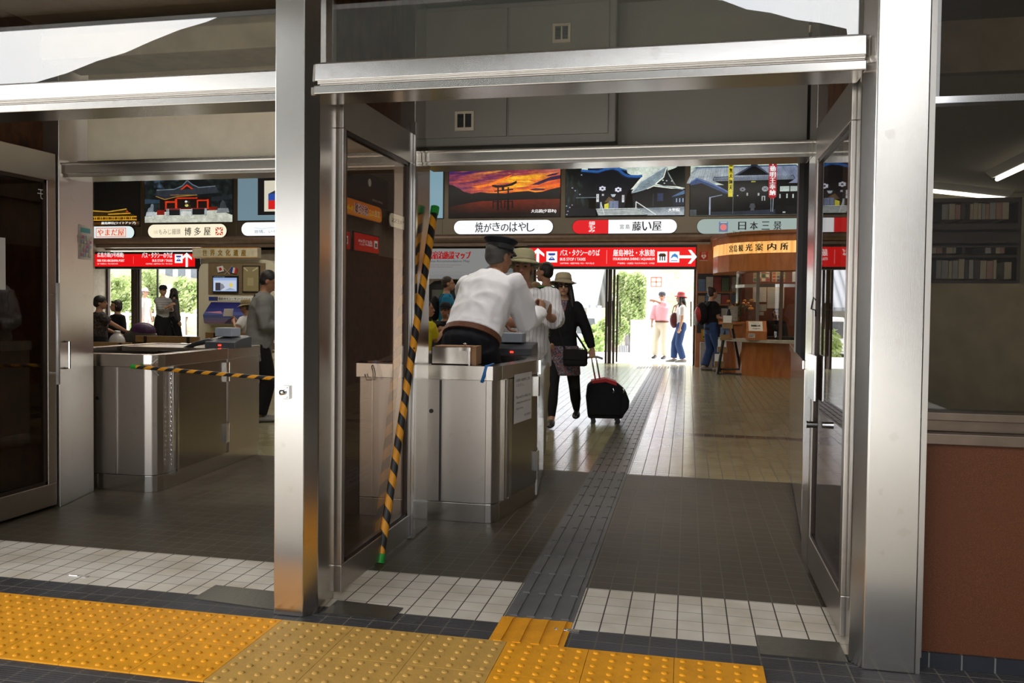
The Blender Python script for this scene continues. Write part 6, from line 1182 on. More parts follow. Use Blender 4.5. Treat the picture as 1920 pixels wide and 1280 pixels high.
def person(label, pos, H, face, top=None, sleeve='long', hem=.86, bottom=NAVY, btype='trousers', shoes=SHOEB, sk=SK_M, hairm=HAIRB, hair='short', hat=None, lean=(0, 0), headturn=(0, 0), hR=None, hL=None, eR=None, eL=None, fR=None, fL=None, pelvis=None, vox=.013, fem=False, curl=.5, curlL=None, belt=None, build=1.0, glasses=None, collar=False, grp=None, feetdir=None, hdL=None, hdR=None, kR=None, kL=None, loose=1.0, nR=None, nL=None, fine=None):
    s = H/1.70; r = empty('person', pos, -R(face), label, 'person', grp); inv = Matrix.Rotation(R(face), 3, 'Z'); P0 = Vector(pos)
    W2L = lambda p: inv @ (Vector(p)-P0)
    wl = lambda p, d: W2L(p) if p is not None else d
    V = Vector; pel = V((0, 0, .90*s)) if pelvis is None else V(pelvis)
    u = V((lean[1], lean[0], 1)).normalized(); side = V((1, 0, 0)); side = (side-u*side.dot(u)).normalized(); fw = u.cross(side)*1.0
    fw = side.cross(u)*-1
    if fw.y < 0: fw = -fw
    chest = pel+u*.34*s; nk = pel+u*.565*s; sh = (.172 if not fem else .155)*s*build
    hy, hp = R(headturn[0]), R(headturn[1]); hd = nk+u*.05*s+V((0, .018*s, .056*s))*1.0
    hM = (Matrix.Rotation(-hy, 3, 'Z') @ Matrix.Rotation(-hp, 3, 'X'))
    hc = hd+hM @ V((0, .012*s, .035*s)); h = lambda x, y, z: hc+hM @ (V((x, y, z))*s)
    SR, SL = nk+side*sh-u*.085*s, nk-side*sh-u*.085*s; ua, fa = .285*s, .245*s
    dn = lambda q: q+V((.05*s if q is SR else -.05*s, .06*s, -.52*s))
    HR = wl(hR, dn(SR)); HL = wl(hL, dn(SL)); ER, HR = ik(SR, HR, ua, fa, inv @ V(eR) if eR else V((.5, -.8, -.4))); EL, HL = ik(SL, HL, ua, fa, inv @ V(eL) if eL else V((-.5, -.8, -.4)))
    hw = .088*s; PRt, PLt = pel+V((hw, 0, -.02*s)), pel+V((-hw, 0, -.02*s)); AR = wl(fR, V((hw, 0, 0))); AL = wl(fL, V((-hw, 0, 0))); AR = AR+V((0, 0, .075*s)); AL = AL+V((0, 0, .075*s))
    KR, AR = ik(PRt, AR, .43*s, .40*s, inv @ V(kR) if kR else V((.1, 1, 0))); KL, AL = ik(PLt, AL, .43*s, .40*s, inv @ V(kL) if kL else V((-.1, 1, 0)))
    # ---- body: one continuous surface
    b = B(); bw = build
    tors = [(pel-u*.06*s, .150, .105), (pel+u*.03*s, .155, .11), (pel+u*.14*s, .132, .098), (pel+u*.30*s, .152, .108), (pel+u*.42*s, .165, .108), (pel+u*.50*s, .14, .082), (pel+u*.55*s, .075, .062)]
    b.tube([t_[0] for t_ in tors], [(t_[1]*s*bw*(.93 if fem else 1), t_[2]*s*bw) for t_ in tors], 18, ref=side, rnd=True)
    b.tube([nk-u*.05*s, nk+u*.04*s, hc-hM @ V((0, .012*s, .05*s))], [.058*s, .052*s, .054*s], 12, rnd=True)
    b.ell(h(0, -.012, .03), (.074*s, .092*s, .083*s), hM, 18, 12); b.ell(h(0, .022, -.035), (.058*s, .066*s, .078*s), hM, 16, 10); b.ell(h(0, .062, -.085), (.028*s, .024*s, .024*s), hM, 10, 7)
    b.tube([h(0, .082, .018), h(0, .098, -.012), h(0, .104, -.028)], [.010*s, .013*s, .014*s], 8, rnd=True); b.ell(h(0, .090, -.066), (.022*s, .010*s, .010*s), hM, 10, 6)
    for sx in (-1, 1): b.ell(h(sx*.076, -.008, -.012), (.011*s, .022*s, .032*s), hM, 8, 6); b.ell(h(sx*.034, .074, .028), (.022*s, .012*s, .008*s), hM, 8, 6)
    for S_, E_, H_ in ((SR, ER, HR), (SL, EL, HL)):
        b.tube([S_, S_.lerp(E_, .4), E_, E_.lerp(H_, .35), H_], [.052*s*bw, .047*s*bw, .039*s, .038*s, .026*s], 12, rnd=True); b.ell(S_, (.056*s*bw,)*3, None, 10, 7)
    cl = curl if curlL is None else curlL
    dR = (HR-ER).normalized() if hdR is None else (inv @ V(hdR)).normalized(); dL = (HL-EL).normalized() if hdL is None else (inv @ V(hdL)).normalized()
    hand(b, HR, dR, inv @ V(nR) if nR else V((-1, .1, 0)), s*1.02, curl, -1 if not nR else -1); hand(b, HL, dL, inv @ V(nL) if nL else V((1, .1, 0)), s*1.02, cl, 1)
    for P_, K_, A_ in ((PRt, KR, AR), (PLt, KL, AL)):
        b.tube([P_, P_.lerp(K_, .5), K_, K_.lerp(A_, .35), A_], [.082*s*bw, .068*s*bw, .052*s, .054*s, .036*s], 12, rnd=True)
        fd = V((0, 1, 0)) if feetdir is None else inv @ V(feetdir); b.tube([A_-V((0, 0, .035*s))-fd*.05*s, A_-V((0, 0, .04*s))+fd*.03*s, A_-V((0, 0, .052*s))+fd*.13*s, A_-V((0, 0, .056*s))+fd*.17*s], [(.032*s, .036*s), (.038*s, .034*s), (.042*s, .022*s), (.03*s, .016*s)], 12, ref=side, rnd=True)
    fuse(b, 'body', sk, r, fine or min(vox, .011), 2)
    # ---- face
    for sx in (-1, 1):
        b = B(); b.ell(h(sx*.032, .082, .008), (.013*s, .007*s, .0055*s), hM, 8, 6); b.done('eye', EYE, r, smooth=True)
        b = B(); b.tube([h(sx*.016, .088, .028), h(sx*.034, .088, .033), h(sx*.052, .077, .027)], [.0035*s, .0045*s, .0025*s], 6); b.done('eyebrow', hairm, r, smooth=True)
    b = B(); b.tube([h(-.024, .088, -.060), h(0, .0985, -.058), h(.024, .088, -.060)], [(.004*s, .003*s), (.008*s, .006*s), (.004*s, .003*s)], 8, ref=(0, 0, 1), rnd=True); b.done('mouth', LIP, r, smooth=True)
    if glasses:
        b = B()
        for sx in (-1, 1):
            if glasses == 'sun': b.ell(h(sx*.034, .094, .006), (.030*s, .008*s, .021*s), hM, 12, 7)
            else:
                c_ = h(sx*.033, .096, .006); b.tube([c_+hM @ V((.024*s*math.cos(t_), 0, .018*s*math.sin(t_))) for t_ in [2*math.pi*i/12 for i in range(13)]], .0022*s, 5)
            b.tube([h(sx*.06, .088, .012), h(sx*.079, .0, .012)], .003*s, 5)
        b.tube([h(-.012, .102, .010), h(.012, .102, .010)], .003*s, 5); b.done('sunglasses' if glasses == 'sun' else 'glasses', mat('dark_lens', (.015, .008, .006), .08), r, smooth=True)
    # ---- clothes
    lo = .016*s*loose
    b = B(); ph = hem*s*pel.z/(.90*s) if pelvis is None else pel.z-(.90-hem)*s
    prof = [(pel-u*(.90-hem)*s*1.0, .165, .122), (pel+u*.04*s, .162, .118), (pel+u*.15*s, .146, .112), (pel+u*.30*s, .160, .116), (pel+u*.42*s, .170, .114), (pel+u*.50*s, .142, .086), (pel+u*.545*s, .078, .066)]
    if hem > .92: prof[1] = (pel+u*.08*s, .158, .115)
    b.tube([t_[0] for t_ in prof], [(t_[1]*s*bw*(.95 if fem else 1)+lo, t_[2]*s*bw+lo) for t_ in prof], 20, ref=side)
    for S_, E_, H_ in ((SR, ER, HR), (SL, EL, HL)):
        b.ell(S_, (.054*s*bw+lo*.45,)*3, None, 12, 8)
        if sleeve == 'long': b.tube([S_, S_.lerp(E_, .5), E_, E_.lerp(H_, .5), E_.lerp(H_, .93)], [.054*s*bw+lo*.6, .054*s*bw+lo, .048*s+lo, .043*s+lo, .034*s+lo*.6], 14)
        elif sleeve == 'short': b.tube([S_, S_.lerp(E_, .45), S_.lerp(E_, .72)], [.062*s*bw+lo, .060*s*bw+lo, .058*s+lo*1.2], 14)
        elif sleeve == 'rolled': b.tube([S_, S_.lerp(E_, .5), E_, E_.lerp(H_, .42)], [.062*s*bw+lo, .056*s*bw+lo, .052*s+lo, .050*s+lo], 14)
    if collar: b.tube([nk-u*.035*s, nk+u*.012*s], [.068*s, .064*s], 14, ref=side)
    tp = fuse(b, 'shirt' if top not in (BLK,) else 'cardigan', top, r, vox, 3, .008*loose*.6 if vox <= .013 else 0, H*10+face)
    b = B()
    if btype == 'skirt': b.tube([pel+u*.10*s, pel-V((0, 0, .08*s)), pel-V((0, 0, .28*s))], [(.15*s, .11*s), (.18*s, .14*s), (.205*s, .165*s)], 18, ref=side); fuse(b, 'skirt', bottom, r, vox, 2)
    else:
        q = .020*s*max(1, build) if btype != 'leggings' else .006*s
        b.tube([pel+u*.11*s, pel+u*.02*s, pel-V((0, 0, .07*s))], [(.142*s*bw+q, .108*s*bw+q), (.158*s*bw+q, .116*s*bw+q), (.15*s*bw+q, .112*s*bw+q)], 18, ref=side, rnd=True)
        for P_, K_, A_ in ((PRt, KR, AR), (PLt, KL, AL)): b.tube([P_, P_.lerp(K_, .5), K_, K_.lerp(A_, .5), A_.lerp(K_, .06 if btype != 'shorts' else .9)], [.088*s*bw+q, .074*s*bw+q*1.4, .058*s+q*1.6, .052*s+q*1.8, .040*s+q*2.2 if btype == 'trousers' else .034*s+q], 14)
        fuse(b, 'trousers' if btype == 'trousers' else btype, bottom, r, vox, 2, .005 if btype == 'trousers' and vox <= .012 else 0, face)
    for A_ in (AR, AL):
        b = B(); fd = V((0, 1, 0)) if feetdir is None else inv @ V(feetdir); z_ = A_.z-.075*s
        b.tube([V((A_.x, A_.y, z_+.042*s))-fd*.062*s, V((A_.x, A_.y, z_+.040*s))+fd*.02*s, V((A_.x, A_.y, z_+.030*s))+fd*.13*s, V((A_.x, A_.y, z_+.022*s))+fd*.195*s], [(.034*s, .040*s), (.042*s, .039*s), (.047*s, .029*s), (.034*s, .020*s)], 14, ref=side, rnd=True); b.done('shoe', shoes, r, smooth=True)
    if belt: b = B(); b.tube([pel+u*.045*s, pel+u*.082*s], [(.152*s*bw+.036, .114*s*bw+.036)]*2, 28, ref=side); b.done('belt', belt, r)
    # ---- hair and hats
    if hair:
        b = B(); k = 1.0 if not hat else .9
        b.ell(h(0, -.026, .042 if not hat else .03), (.083*s, .094*s, .086*s*k), hM, 18, 12); b.ell(h(0, -.045, -.005), (.078*s, .070*s, .075*s), hM, 14, 9)
        if hair == 'bob': b.ell(h(0, -.035, -.02), (.094*s, .085*s, .105*s), hM, 16, 10); b.tube([h(-.05, .055, .085), h(0, .068, .08), h(.05, .055, .085)], [(.025*s, .02*s)]*3, 10)
        if hair == 'long':
            b.ell(h(0, -.045, -.03), (.088*s, .078*s, .10*s), hM, 16, 10)
            for sx in (-1, 1): b.tube([h(sx*.074, .01, .03), h(sx*.086, .012, -.06), h(sx*.10, .02, -.17), h(sx*.105, .04, -.27)], [.026*s, .034*s, .038*s, .016*s], 10, rnd=True)
            b.tube([h(0, -.07, -.03), h(0, -.10, -.13), h(0, -.12, -.24)], [(.075*s, .05*s), (.08*s, .045*s), (.06*s, .03*s)], 12, ref=side, rnd=True)
        if hair == 'bun': b.ell(h(0, -.075, .095), (.055*s, .05*s, .045*s), hM, 12, 8)
        if hair == 'fluffy': b.ell(h(0, -.02, .055), (.10*s, .105*s, .085*s), hM, 16, 10); b.ell(h(0, -.06, -.0), (.095*s, .075*s, .085*s), hM, 14, 9)
        fuse(b, 'hair', hairm, r, .010, 2)
    if hat:
        kind, hm = hat
        TM = hM.to_4x4(); o_ = h(0, -.012, .055 if kind == 'bucket' else .047)
        if kind == 'bucket': hM = hM @ Matrix.Rotation(R(7), 3, 'X')
        if kind == 'bucket':
            wob = lambda rr, z, a: (rr*(1+.03*math.sin(3*a+1)*(rr > .11*s)), z+.012*s*math.sin(2*a+.6)*(rr > .11*s)); b = B()
            b.lathe([(.158*s, -.022*s), (.153*s, -.027*s), (.098*s, .004*s), (.097*s, .02*s), (.090*s, .075*s), (.070*s, .098*s), (.02*s, .104*s), (.002*s, .104*s)], o_, 28, hM, wob); hh = b.done('hat', hm, r, smooth=True); so = hh.modifiers.new('t', 'SOLIDIFY'); so.thickness = .004
            b = B(); b.lathe([(.1*s, .008*s), (.1005*s, .010*s), (.0985*s, .030*s), (.097*s, .031*s)], o_, 28, hM); b.done('hat_band', mat('hat_band_'+hm.name, [c*.75 for c in (.40, .34, .22)], .8), hh)
        elif kind == 'cap':
            b = B(); b.lathe([(.096*s, -.005*s), (.097*s, .02*s), (.088*s, .06*s), (.06*s, .09*s), (.015*s, .100*s), (.002*s, .101*s)], o_, 24, hM); hh = b.done('cap', hm, r, smooth=True)
            b = B(); n_ = 12; up_ = [o_+hM @ V((.088*s*math.sin(R(-70+140*i/n_)), .088*s*math.cos(R(-70+140*i/n_)), .004*s)) for i in range(n_+1)]; ou = [o_+hM @ V((.095*s*math.sin(R(-70+140*i/n_)), .088*s*math.cos(R(-70+140*i/n_))+.075*s*math.cos(R(-90+180*i/n_)), -.012*s)) for i in range(n_+1)]
            for i in range(n_): b.quad(up_[i], up_[i+1], ou[i+1], ou[i])
            vs_ = b.done('visor', hm, hh, smooth=True); vs_.modifiers.new('t', 'SOLIDIFY').thickness = .006
        elif kind == 'uniform':
            b = B(); b.lathe([(.094*s, -.01*s), (.096*s, .0), (.097*s, .038*s), (.118*s, .058*s), (.122*s, .066*s), (.116*s, .074*s), (.06*s, .080*s), (.003*s, .080*s)], o_, 30, hM); hh = b.done('cap', hm, r, smooth=True)
            b = B(); b.lathe([(.0985*s, .002*s), (.0985*s, .030*s), (.097*s, .031*s), (.097*s, .001*s)], o_, 30, hM); b.done('cap_band', mat('cap_band', (.03, .03, .035), .5), hh)
            b = B(); n_ = 12; up_ = [o_+hM @ V((.096*s*math.sin(R(-65+130*i/n_)), .096*s*math.cos(R(-65+130*i/n_)), .002*s)) for i in range(n_+1)]; ou = [o_+hM @ V((.1*s*math.sin(R(-65+130*i/n_)), .096*s*math.cos(R(-65+130*i/n_))+.05*s*math.cos(R(-90+180*i/n_)), -.022*s)) for i in range(n_+1)]
            for i in range(n_): b.quad(up_[i], up_[i+1], ou[i+1], ou[i])
            vs_ = b.done('visor', mat('patent_black', (.01, .01, .01), .15), hh, smooth=True); vs_.modifiers.new('t', 'SOLIDIFY').thickness = .005
    r['_'] = 1; del r['_']
    return dict(root=r, h=h, nk=nk, pel=pel, HR=HR, HL=HL, ER=ER, SR=SR, SL=SL, s=s, side=side, u=u, W=lambda q: P0+Matrix.Rotation(-R(face), 3, 'Z') @ q)
# ---- attendant in the booth, back to us, handing something over the counter to the right
person('person in white uniform shirt and dark peaked cap, back turned, inside the middle booth', (-1.40, 5.42, .15), 1.72, 22, UNIF, 'long', .985, NAVY, sk=SK_T, hairm=HAIRG, hat=('uniform', CAPB), lean=(.64, -.03), headturn=(14, 10), hR=(-1.03, 5.90, 1.255), eR=(.02, -.25, -1), hL=(-1.33, 6.0, 1.18), eL=(-.8, 0, -.6), belt=LEATH, build=1.17, collar=True, vox=.011, fine=.007, curl=.75, loose=1.9, pelvis=(-.02, -.04, .885), hdR=(.0, .55, .75))
# ---- man in olive hat facing us
m_ = person('person in olive bucket hat and fine striped shirt holding out a ticket', (-1.295, 6.66, 0), 1.70, 172, STRP, 'rolled', .80, KHAKI, sk=SK_T, hairm=HAIRG, hat=('bucket', OLIVE), lean=(.06, .03), headturn=(6, -2), hL=(-1.03, 6.22, 1.225), eL=(.45, 0, -1), hR=(-1.45, 6.45, 1.0), build=1.12, collar=True, vox=.012, fine=.007, curl=.9, loose=2.0, hdL=(.05, -.3, .9), nL=(-.8, .3, 0))
b = B(); b.box(-.03, .03, -.001, .001, -.045, .045, Matrix.Translation(Vector((-1.035, 6.06, 1.30))) @ Euler((.2, .3, .5)).to_matrix().to_4x4()); b.done('ticket', PAPER, None, label='small paper ticket between the two hands over the booth', category='ticket')
# ---- woman with suitcase
wp = person('person in black cardigan, sand sun hat and sunglasses pulling a suitcase', (-1.33, 9.0, 0), 1.61, 176, BLK, 'long', .74, LEGG, 'leggings', SHOEB, SK_L, HAIRB, 'long', ('bucket', SAND), lean=(.04, 0), headturn=(-6, 0), hL=(-1.0, 9.05, .80), eL=(1, .3, 0), hR=(-1.48, 8.8, .92), eR=(-1, .3, -.3), fR=(-1.40, 8.72, 0), fL=(-1.20, 9.25, .06), fem=True, glasses='sun', vox=.011, fine=.007, curl=1.0, nL=(0, -1, 0), hdL=(.05, 0, -1))
r = wp['root']; s = wp['s']; pel = wp['pel']
b = B(); b.tube([pel+Vector((0, 0, .02)), pel-Vector((0, 0, .10)), pel-Vector((0, 0, .30))], [(.175, .14), (.185, .155), (.20, .165)], 20, ref=(1, 0, 0)); fuse(b, 'tunic', FLOR, r, .011, 1)
b = B(); nk = wp['nk']; b.tube([nk+Vector((0, .075, -.02)), nk+Vector((0, .112, -.12)), nk+Vector((0, .135, -.24))], [(.055, .01), (.035, .008), (.006, .004)], 10, ref=(1, 0, 0)); b.done('blouse_front', FLOR, r)
bag = empty('shoulder_bag', wp['W'](pel+Vector((-.15, .18, -.10))), 0, 'black shoulder bag at the hip of the woman with the suitcase', 'bag')
b = B(); b.box(-.13, .13, -.05, .05, -.09, .09); b.done('body', BLK, bag, bevel=.03); b = B(); b.box(-.12, .12, -.056, -.05, -.02, .085); b.done('flap', LEGG, bag, bevel=.01); o_ = bag.location
b = B(); b.tube([Vector((-.11, 0, .07)), wp['W'](nk+Vector((.10, .13, -.12)))-o_, wp['W'](nk+Vector((.12, .02, .0)))-o_, wp['W'](nk+Vector((0, -.11, -.18)))-o_, Vector((.11, .10, .07))], [(.012, .003)]*5, 8); b.done('strap', BLK, bag)
# suitcase
sc = empty('suitcase', (-.87, 9.32, 0), R(8), 'black wheeled suitcase with red trim pulled by the woman in black', 'suitcase')
b = B(); prof = [(-.21, .06), (.17, .06), (.185, .10), (.24, .18), (.245, .26), (.20, .38), (.10, .46), (-.02, .50), (-.15, .48), (-.22, .42), (-.235, .28)]; MX = Matrix(((1, 0, 0, 0), (0, 0, 1, 0), (0, 1, 0, 0), (0, 0, 0, 1))); b.prism(prof, -.12, .14, MX); b.done('shell', BLK, sc, bevel=.02)
b = B(); b.prism([(-.18, .475), (-.02, .507), (.10, .47), (.10, .43), (-.02, .47), (-.17, .45)], -.1305, .1, MX); b.done('red_trim', mat('red_cloth', (.42, .012, .015), .6), sc)
b = B(); b.box(-.20, .15, -.135, -.12, .10, .36); b.done('front_pocket', BLK, sc, bevel=.012)
for xx in (.06, .17): b = B(); b.tube([(xx, -.137, .40), (xx+.01, -.14, .375), (xx, -.137, .35)], .006, 6); b.done('zip_pull', CHROME, sc)
hq = sc.matrix_basis.inverted() @ wp['W'](wp['HL']) if False else None
hw = wp['W'](wp['HL'])-Vector((-.87, 9.32, 0)); hw = Matrix.Rotation(-R(8), 3, 'Z') @ hw; hw = hw+Vector((.02, -.02, -.095))
for dx in (-.025, .025): b = B(); b.tube([(-.09+dx, .02, .40), (hw.x+dx*1.0, hw.y, hw.z)], .009, 8); b.done('telescopic_tube', CHROME, sc, smooth=True)
b = B(); b.tube([(hw.x-.09, hw.y, hw.z-.005), (hw.x-.04, hw.y, hw.z+.012), (hw.x+.04, hw.y, hw.z+.012), (hw.x+.09, hw.y, hw.z-.005)], .014, 10, rnd=True); b.done('grip', mat('grey_grip', (.25, .25, .25), .4), sc, smooth=True)
for xx in (-.15, .12):
    for yy in (-.09, .10): b = B(); b.tube([(xx, yy-.014, .028), (xx, yy+.014, .028)], .028, 14); b.done('wheel', BLACK, sc); b = B(); b.box(xx-.02, xx+.02, yy-.02, yy+.02, .03, .075); b.done('wheel_fork', BLACK, sc)
# ---- others in the hall
TEAL = cloth('teal_shirt', (.02, .20, .36)); YELW = cloth('yellow_tee', (.62, .52, .02)); GRNS = stripes('green_striped_shirt', (.012, .018, .014), (.08, .30, .06), 24, 2, .42); GREYJ = cloth('grey_jacket', (.20, .20, .19)); WSH = cloth('white_shirt', (.66, .66, .66)); PINK = cloth('pink_shirt', (.72, .36, .40)); JEAN = cloth('blue_jeans', (.03, .06, .16), .85, .3); BEI = cloth('beige_trousers', (.60, .54, .42)); WSTR = stripes('white_black_stripes', (.03, .03, .035), (.60, .60, .60), 30, 2, .6); FLDK = speckle('dark_floral', (.035, .025, .02), [(.10, .06, .05), (.05, .04, .06), (.015, .012, .01)], 40); GREYT = cloth('grey_trousers', (.32, .31, .33)); PKT = cloth('pale_pink_trousers', (.62, .48, .45))
def base(px, py, Z=0.0): return pZ(px, py, Z)
def at(px, Y): return pY(px, 577, Y).x
pb = person('person in teal shirt with dark backpack straps looking right by the map board', (at(837, 13.6), 13.6, 0), 1.76, 75, TEAL, 'short', .82, NAVY, sk=SK_M, hairm=HAIRD, vox=.014)
bp_ = empty('backpack', pb['W'](pb['nk']+Vector((0, -.20, -.28))), -R(75), 'dark backpack on the man in the teal shirt', 'backpack'); b = B(); b.ell((0, 0, 0), (.14, .09, .22), None, 16, 10); b.done('sack', BLK, bp_, smooth=True)
for sx in (-1, 1): b = B(); b.tube([(sx*.11, .03, .10), (sx*.12, .12, .25), (sx*.13, .26, .22), (sx*.13, .30, .02), (sx*.11, .18, -.15)], [(.022, .006)]*5, 8, ref=(1, 0, 0)); b.done('strap', BLK, bp_)
person('person in yellow tee turned sideways, seated at left behind the middle booth', (at(800, 10.8), 10.8, 0), 1.66, 40, YELW, 'short', .84, BLK, sk=SK_M, hairm=HAIRB, vox=.014, pelvis=(0, -.10, .56), fR=(at(812, 10.8), 11.25, 0), fL=(at(800, 10.8), 11.3, 0), hR=(at(824, 10.9), 11.05, .93), hL=(at(815, 11.1), 11.1, .9), lean=(.12, 0), headturn=(30, 0))
person('person in black with dark cap seated facing us with folded arms', (at(832, 12.5), 12.5, 0), 1.66, 184, BLK, 'short', .84, BLK, sk=SK_T, hairm=HAIRB, hat=('cap', CAPB), vox=.014, pelvis=(0, -.12, .52), fR=(at(825, 12.0), 12.0, 0), fL=(at(838, 12.0), 12.0, 0), hR=(at(838, 12.2), 12.2, .93), hL=(at(820, 12.2), 12.2, .93), lean=(.05, 0), headturn=(0, 0))
a = at(800, 10.8); bench(a-.5, a+.45, 10.55, 'wooden bench under the person in the yellow tee', .62); a = at(832, 12.7); bench(a-.5, a+.6, 12.85, 'wooden bench turned to us under the person in black', .62).rotation_euler.z = math.pi
person('person in green striped shirt looking left behind the woman in the sun hat', (at(1024, 10.6), 10.6, 0), 1.84, 285, GRNS, 'short', .84, NAVY, sk=SK_M, hairm=HAIRB, vox=.014)
person('fair haired person half hidden between the olive hat and green stripes', (at(1004, 11.0), 11.0, 0), 1.60, 10, BLK, 'short', .84, NAVY, sk=SK_L, hairm=HAIRF, hair='long', vox=.015, fem=True)
bpp = person('person in black with hair tied up and rucksack at the information booth', (.48, 17.75, 0), 1.70, 62, BLK, 'short', .84, JEAN, shoes=SHOEG, sk=SK_L, hairm=HAIRD, hair='bun', vox=.015, fem=True, hR=(.75, 17.85, 1.08), hL=(.72, 18.1, 1.08), fR=(.60, 17.6, 0), fL=(.36, 17.75, 0)) 
bq = empty('backpack', bpp['W'](bpp['nk']+Vector((0, -.22, -.28))), -R(62), 'red and black rucksack on the person at the information booth', 'backpack'); b = B(); b.ell((0, 0, 0), (.16, .12, .24), None, 16, 10); b.done('sack', BLK, bq, smooth=True); b = B(); b.ell((0, -.07, -.02), (.12, .08, .17), None, 14, 9); b.done('front_pocket', mat('red_nylon', (.42, .02, .015), .5), bq, smooth=True)
b = B(); b.tube([(0, -.13, -.22), (0, -.13, -.02)], .035, 10, rnd=True); b.done('bottle', mat('clear_bottle', (.5, .52, .55), .2), bq, smooth=True)
for sx in (-1, 1): b = B(); b.tube([(sx*.11, .03, .10), (sx*.12, .14, .25), (sx*.13, .28, .22), (sx*.13, .32, .02), (sx*.11, .2, -.15)], [(.022, .006)]*5, 8, ref=(1, 0, 0)); b.done('strap', BLK, bq)
person('dark haired person seated inside the information booth behind the glass', (1.80, 18.0, 0), 1.6, 185, BLK, 'long', .84, BLK, sk=SK_M, hairm=HAIRB, hair='bob', vox=.016, pelvis=(0, -.05, .55), fem=True, fR=(1.7, 17.9, .1), fL=(1.9, 17.9, .1))
# ---- at and beyond the right doors
pk = base(1240, 672); person('person in pink shirt and beige trousers pointing left outside the right doors', tuple(pk), 1.66, 200, PINK, 'rolled', .985, BEI, shoes=SHOEB, sk=SK_M, hairm=HAIRG, hat=('cap', mat('grey_cap_cloth', (.06, .06, .07), .8)), vox=.016, hL=tuple(pY(1229, 564, pk.y-.35)), eL=(.6, -.4, -.3), hR=tuple(pY(1222, 607, pk.y-.1)), eR=(-.3, .2, -.6), hdL=(-1, -.1, .15), headturn=(-15, 0), belt=LEATH, fR=tuple(pk+Vector((-.16, .12, .0))), fL=tuple(pk+Vector((.08, -.05, 0))), curl=.15, loose=1.5)
jn = base(1276, 679); jw = person('person in red sun hat, white tee and jeans walking left by the right door', tuple(jn), 1.62, 262, WSH, 'short', .90, JEAN, shoes=SHOEG, sk=SK_L, hairm=HAIRB, hair='long', hat=('bucket', cloth('red_hat_cloth', (.52, .06, .09), .9, .2)), vox=.016, fem=True, hR=tuple(jn+Vector((-.12, .14, 1.30))), fR=tuple(jn+Vector((-.16, .05, .0))), fL=tuple(jn+Vector((.06, -.04, 0))))
hb = empty('handbag', jn+Vector((-.17, -.03, 1.0)), 0, 'dark red handbag carried by the person in the red sun hat', 'handbag'); b = B(); b.ell((0, 0, 0), (.10, .06, .19), None, 14, 9); b.done('bag', mat('dark_red_leather', (.10, .012, .015), .5), hb, smooth=True); b = B(); b.tube([(-.05, 0, .17), (0, .02, .34), (.14, .0, .42), (.09, 0, .1)], .010, 6); b.done('handle', LEATH, hb, smooth=True)
gy = 34.0; person('person in white shirt and green cap walking away beyond the right doors', (at(1181, gy), gy, -.8), 1.66, 5, WSH, 'long', .985, GREYT, sk=SK_L, hairm=HAIRG, hat=('cap', mat('green_cap_cloth', (.02, .28, .14), .8)), vox=.018, hR=(at(1204, gy)+.05, gy, .02), hL=(at(1163, gy), gy, -.05), loose=1.8)
person('person in white top and pale pink trousers hand in hand beyond the doors', (at(1220, gy), gy, -.8), 1.52, 0, WSH, 'long', .90, PKT, sk=SK_L, hairm=HAIRB, hair='bob', vox=.018, fem=True, hL=(at(1204, gy)+.12, gy, .0))
ba = at(1168, 33.2); o_ = empty('shopping_bag', (ba, 33.8, -.8), 0, 'grey striped shopping bag beside the person in the green cap', 'bag'); b = B(); b.prism([(-.22, .0), (.22, .0), (.17, .55), (-.17, .55)], -.1, .1, MX); b.done('body', stripes('grey_bag_stripes', (.2, .2, .22), (.5, .5, .52), 14, 0), o_); b = B(); b.tube([(-.1, 0, .55), (-.05, 0, .75), (.05, 0, .75), (.1, 0, .55)], .012, 6); b.done('handle', GREYT, o_)
# ---- left part of the hall
person('person in dark floral blouse with fluffy black hair seated at the far left', (at(192, 12.75), 12.75, 0), 1.66, 55, FLDK, 'short', .80, BLK, sk=SK_M, hairm=HAIRB, hair='fluffy', vox=.015, fem=True, pelvis=(0, -.05, .58), fR=(at(205, 12.8), 13.1, 0), fL=(at(195, 12.9), 13.2, 0), hR=(at(238, 12.9), 12.95, .75), eR=(.3, -.4, -.6), hL=(at(215, 13.1), 13.15, .72), build=1.1, headturn=(15, 0))
person('person in black with bobbed hair seated beside the floral blouse', (at(212, 13.3), 13.35, 0), 1.58, 200, BLK, 'long', .80, BLK, sk=SK_L, hairm=HAIRB, hair='bob', vox=.015, fem=True, pelvis=(0, -.05, .56), fR=(at(206, 13.1), 12.98, 0), fL=(at(214, 13.1), 12.98, 0), headturn=(25, 0))
a = at(212, 13.4); bench(a-.5, a+.5, 13.7, 'wooden bench under the bobbed haired person in black', .62).rotation_euler.z = math.pi
pbg = empty('plastic_bag', (at(225, 12.8), 12.72, .45), 0, 'white plastic bag on the lap beside the floral blouse', 'bag'); b = B(); b.ell((0, 0, .14), (.15, .11, .16), None, 12, 8); b.tube([(0, 0, .27), (.01, 0, .34)], [.04, .06], 10); fuse(b, 'sack', mat('white_plastic', (.55, .55, .55), .4, bump=.6, bscale=14), pbg, .014, 1)
lug = empty('travel_bag', (at(262, 13.0), 13.02, .445), 0, 'dark travel bag with a purple top lying on the bench', 'bag'); b = B(); b.ell((0, 0, .19), (.34, .2, .2), None, 16, 10); fuse(b, 'sack', mat('dark_olive_canvas', (.04, .035, .028), .8), lug, .02, 1); b = B(); b.ell((.05, 0, .34), (.24, .16, .15), None, 14, 9); fuse(b, 'top_flap', mat('purple_nylon', (.05, .012, .06), .5), lug, .018, 1)
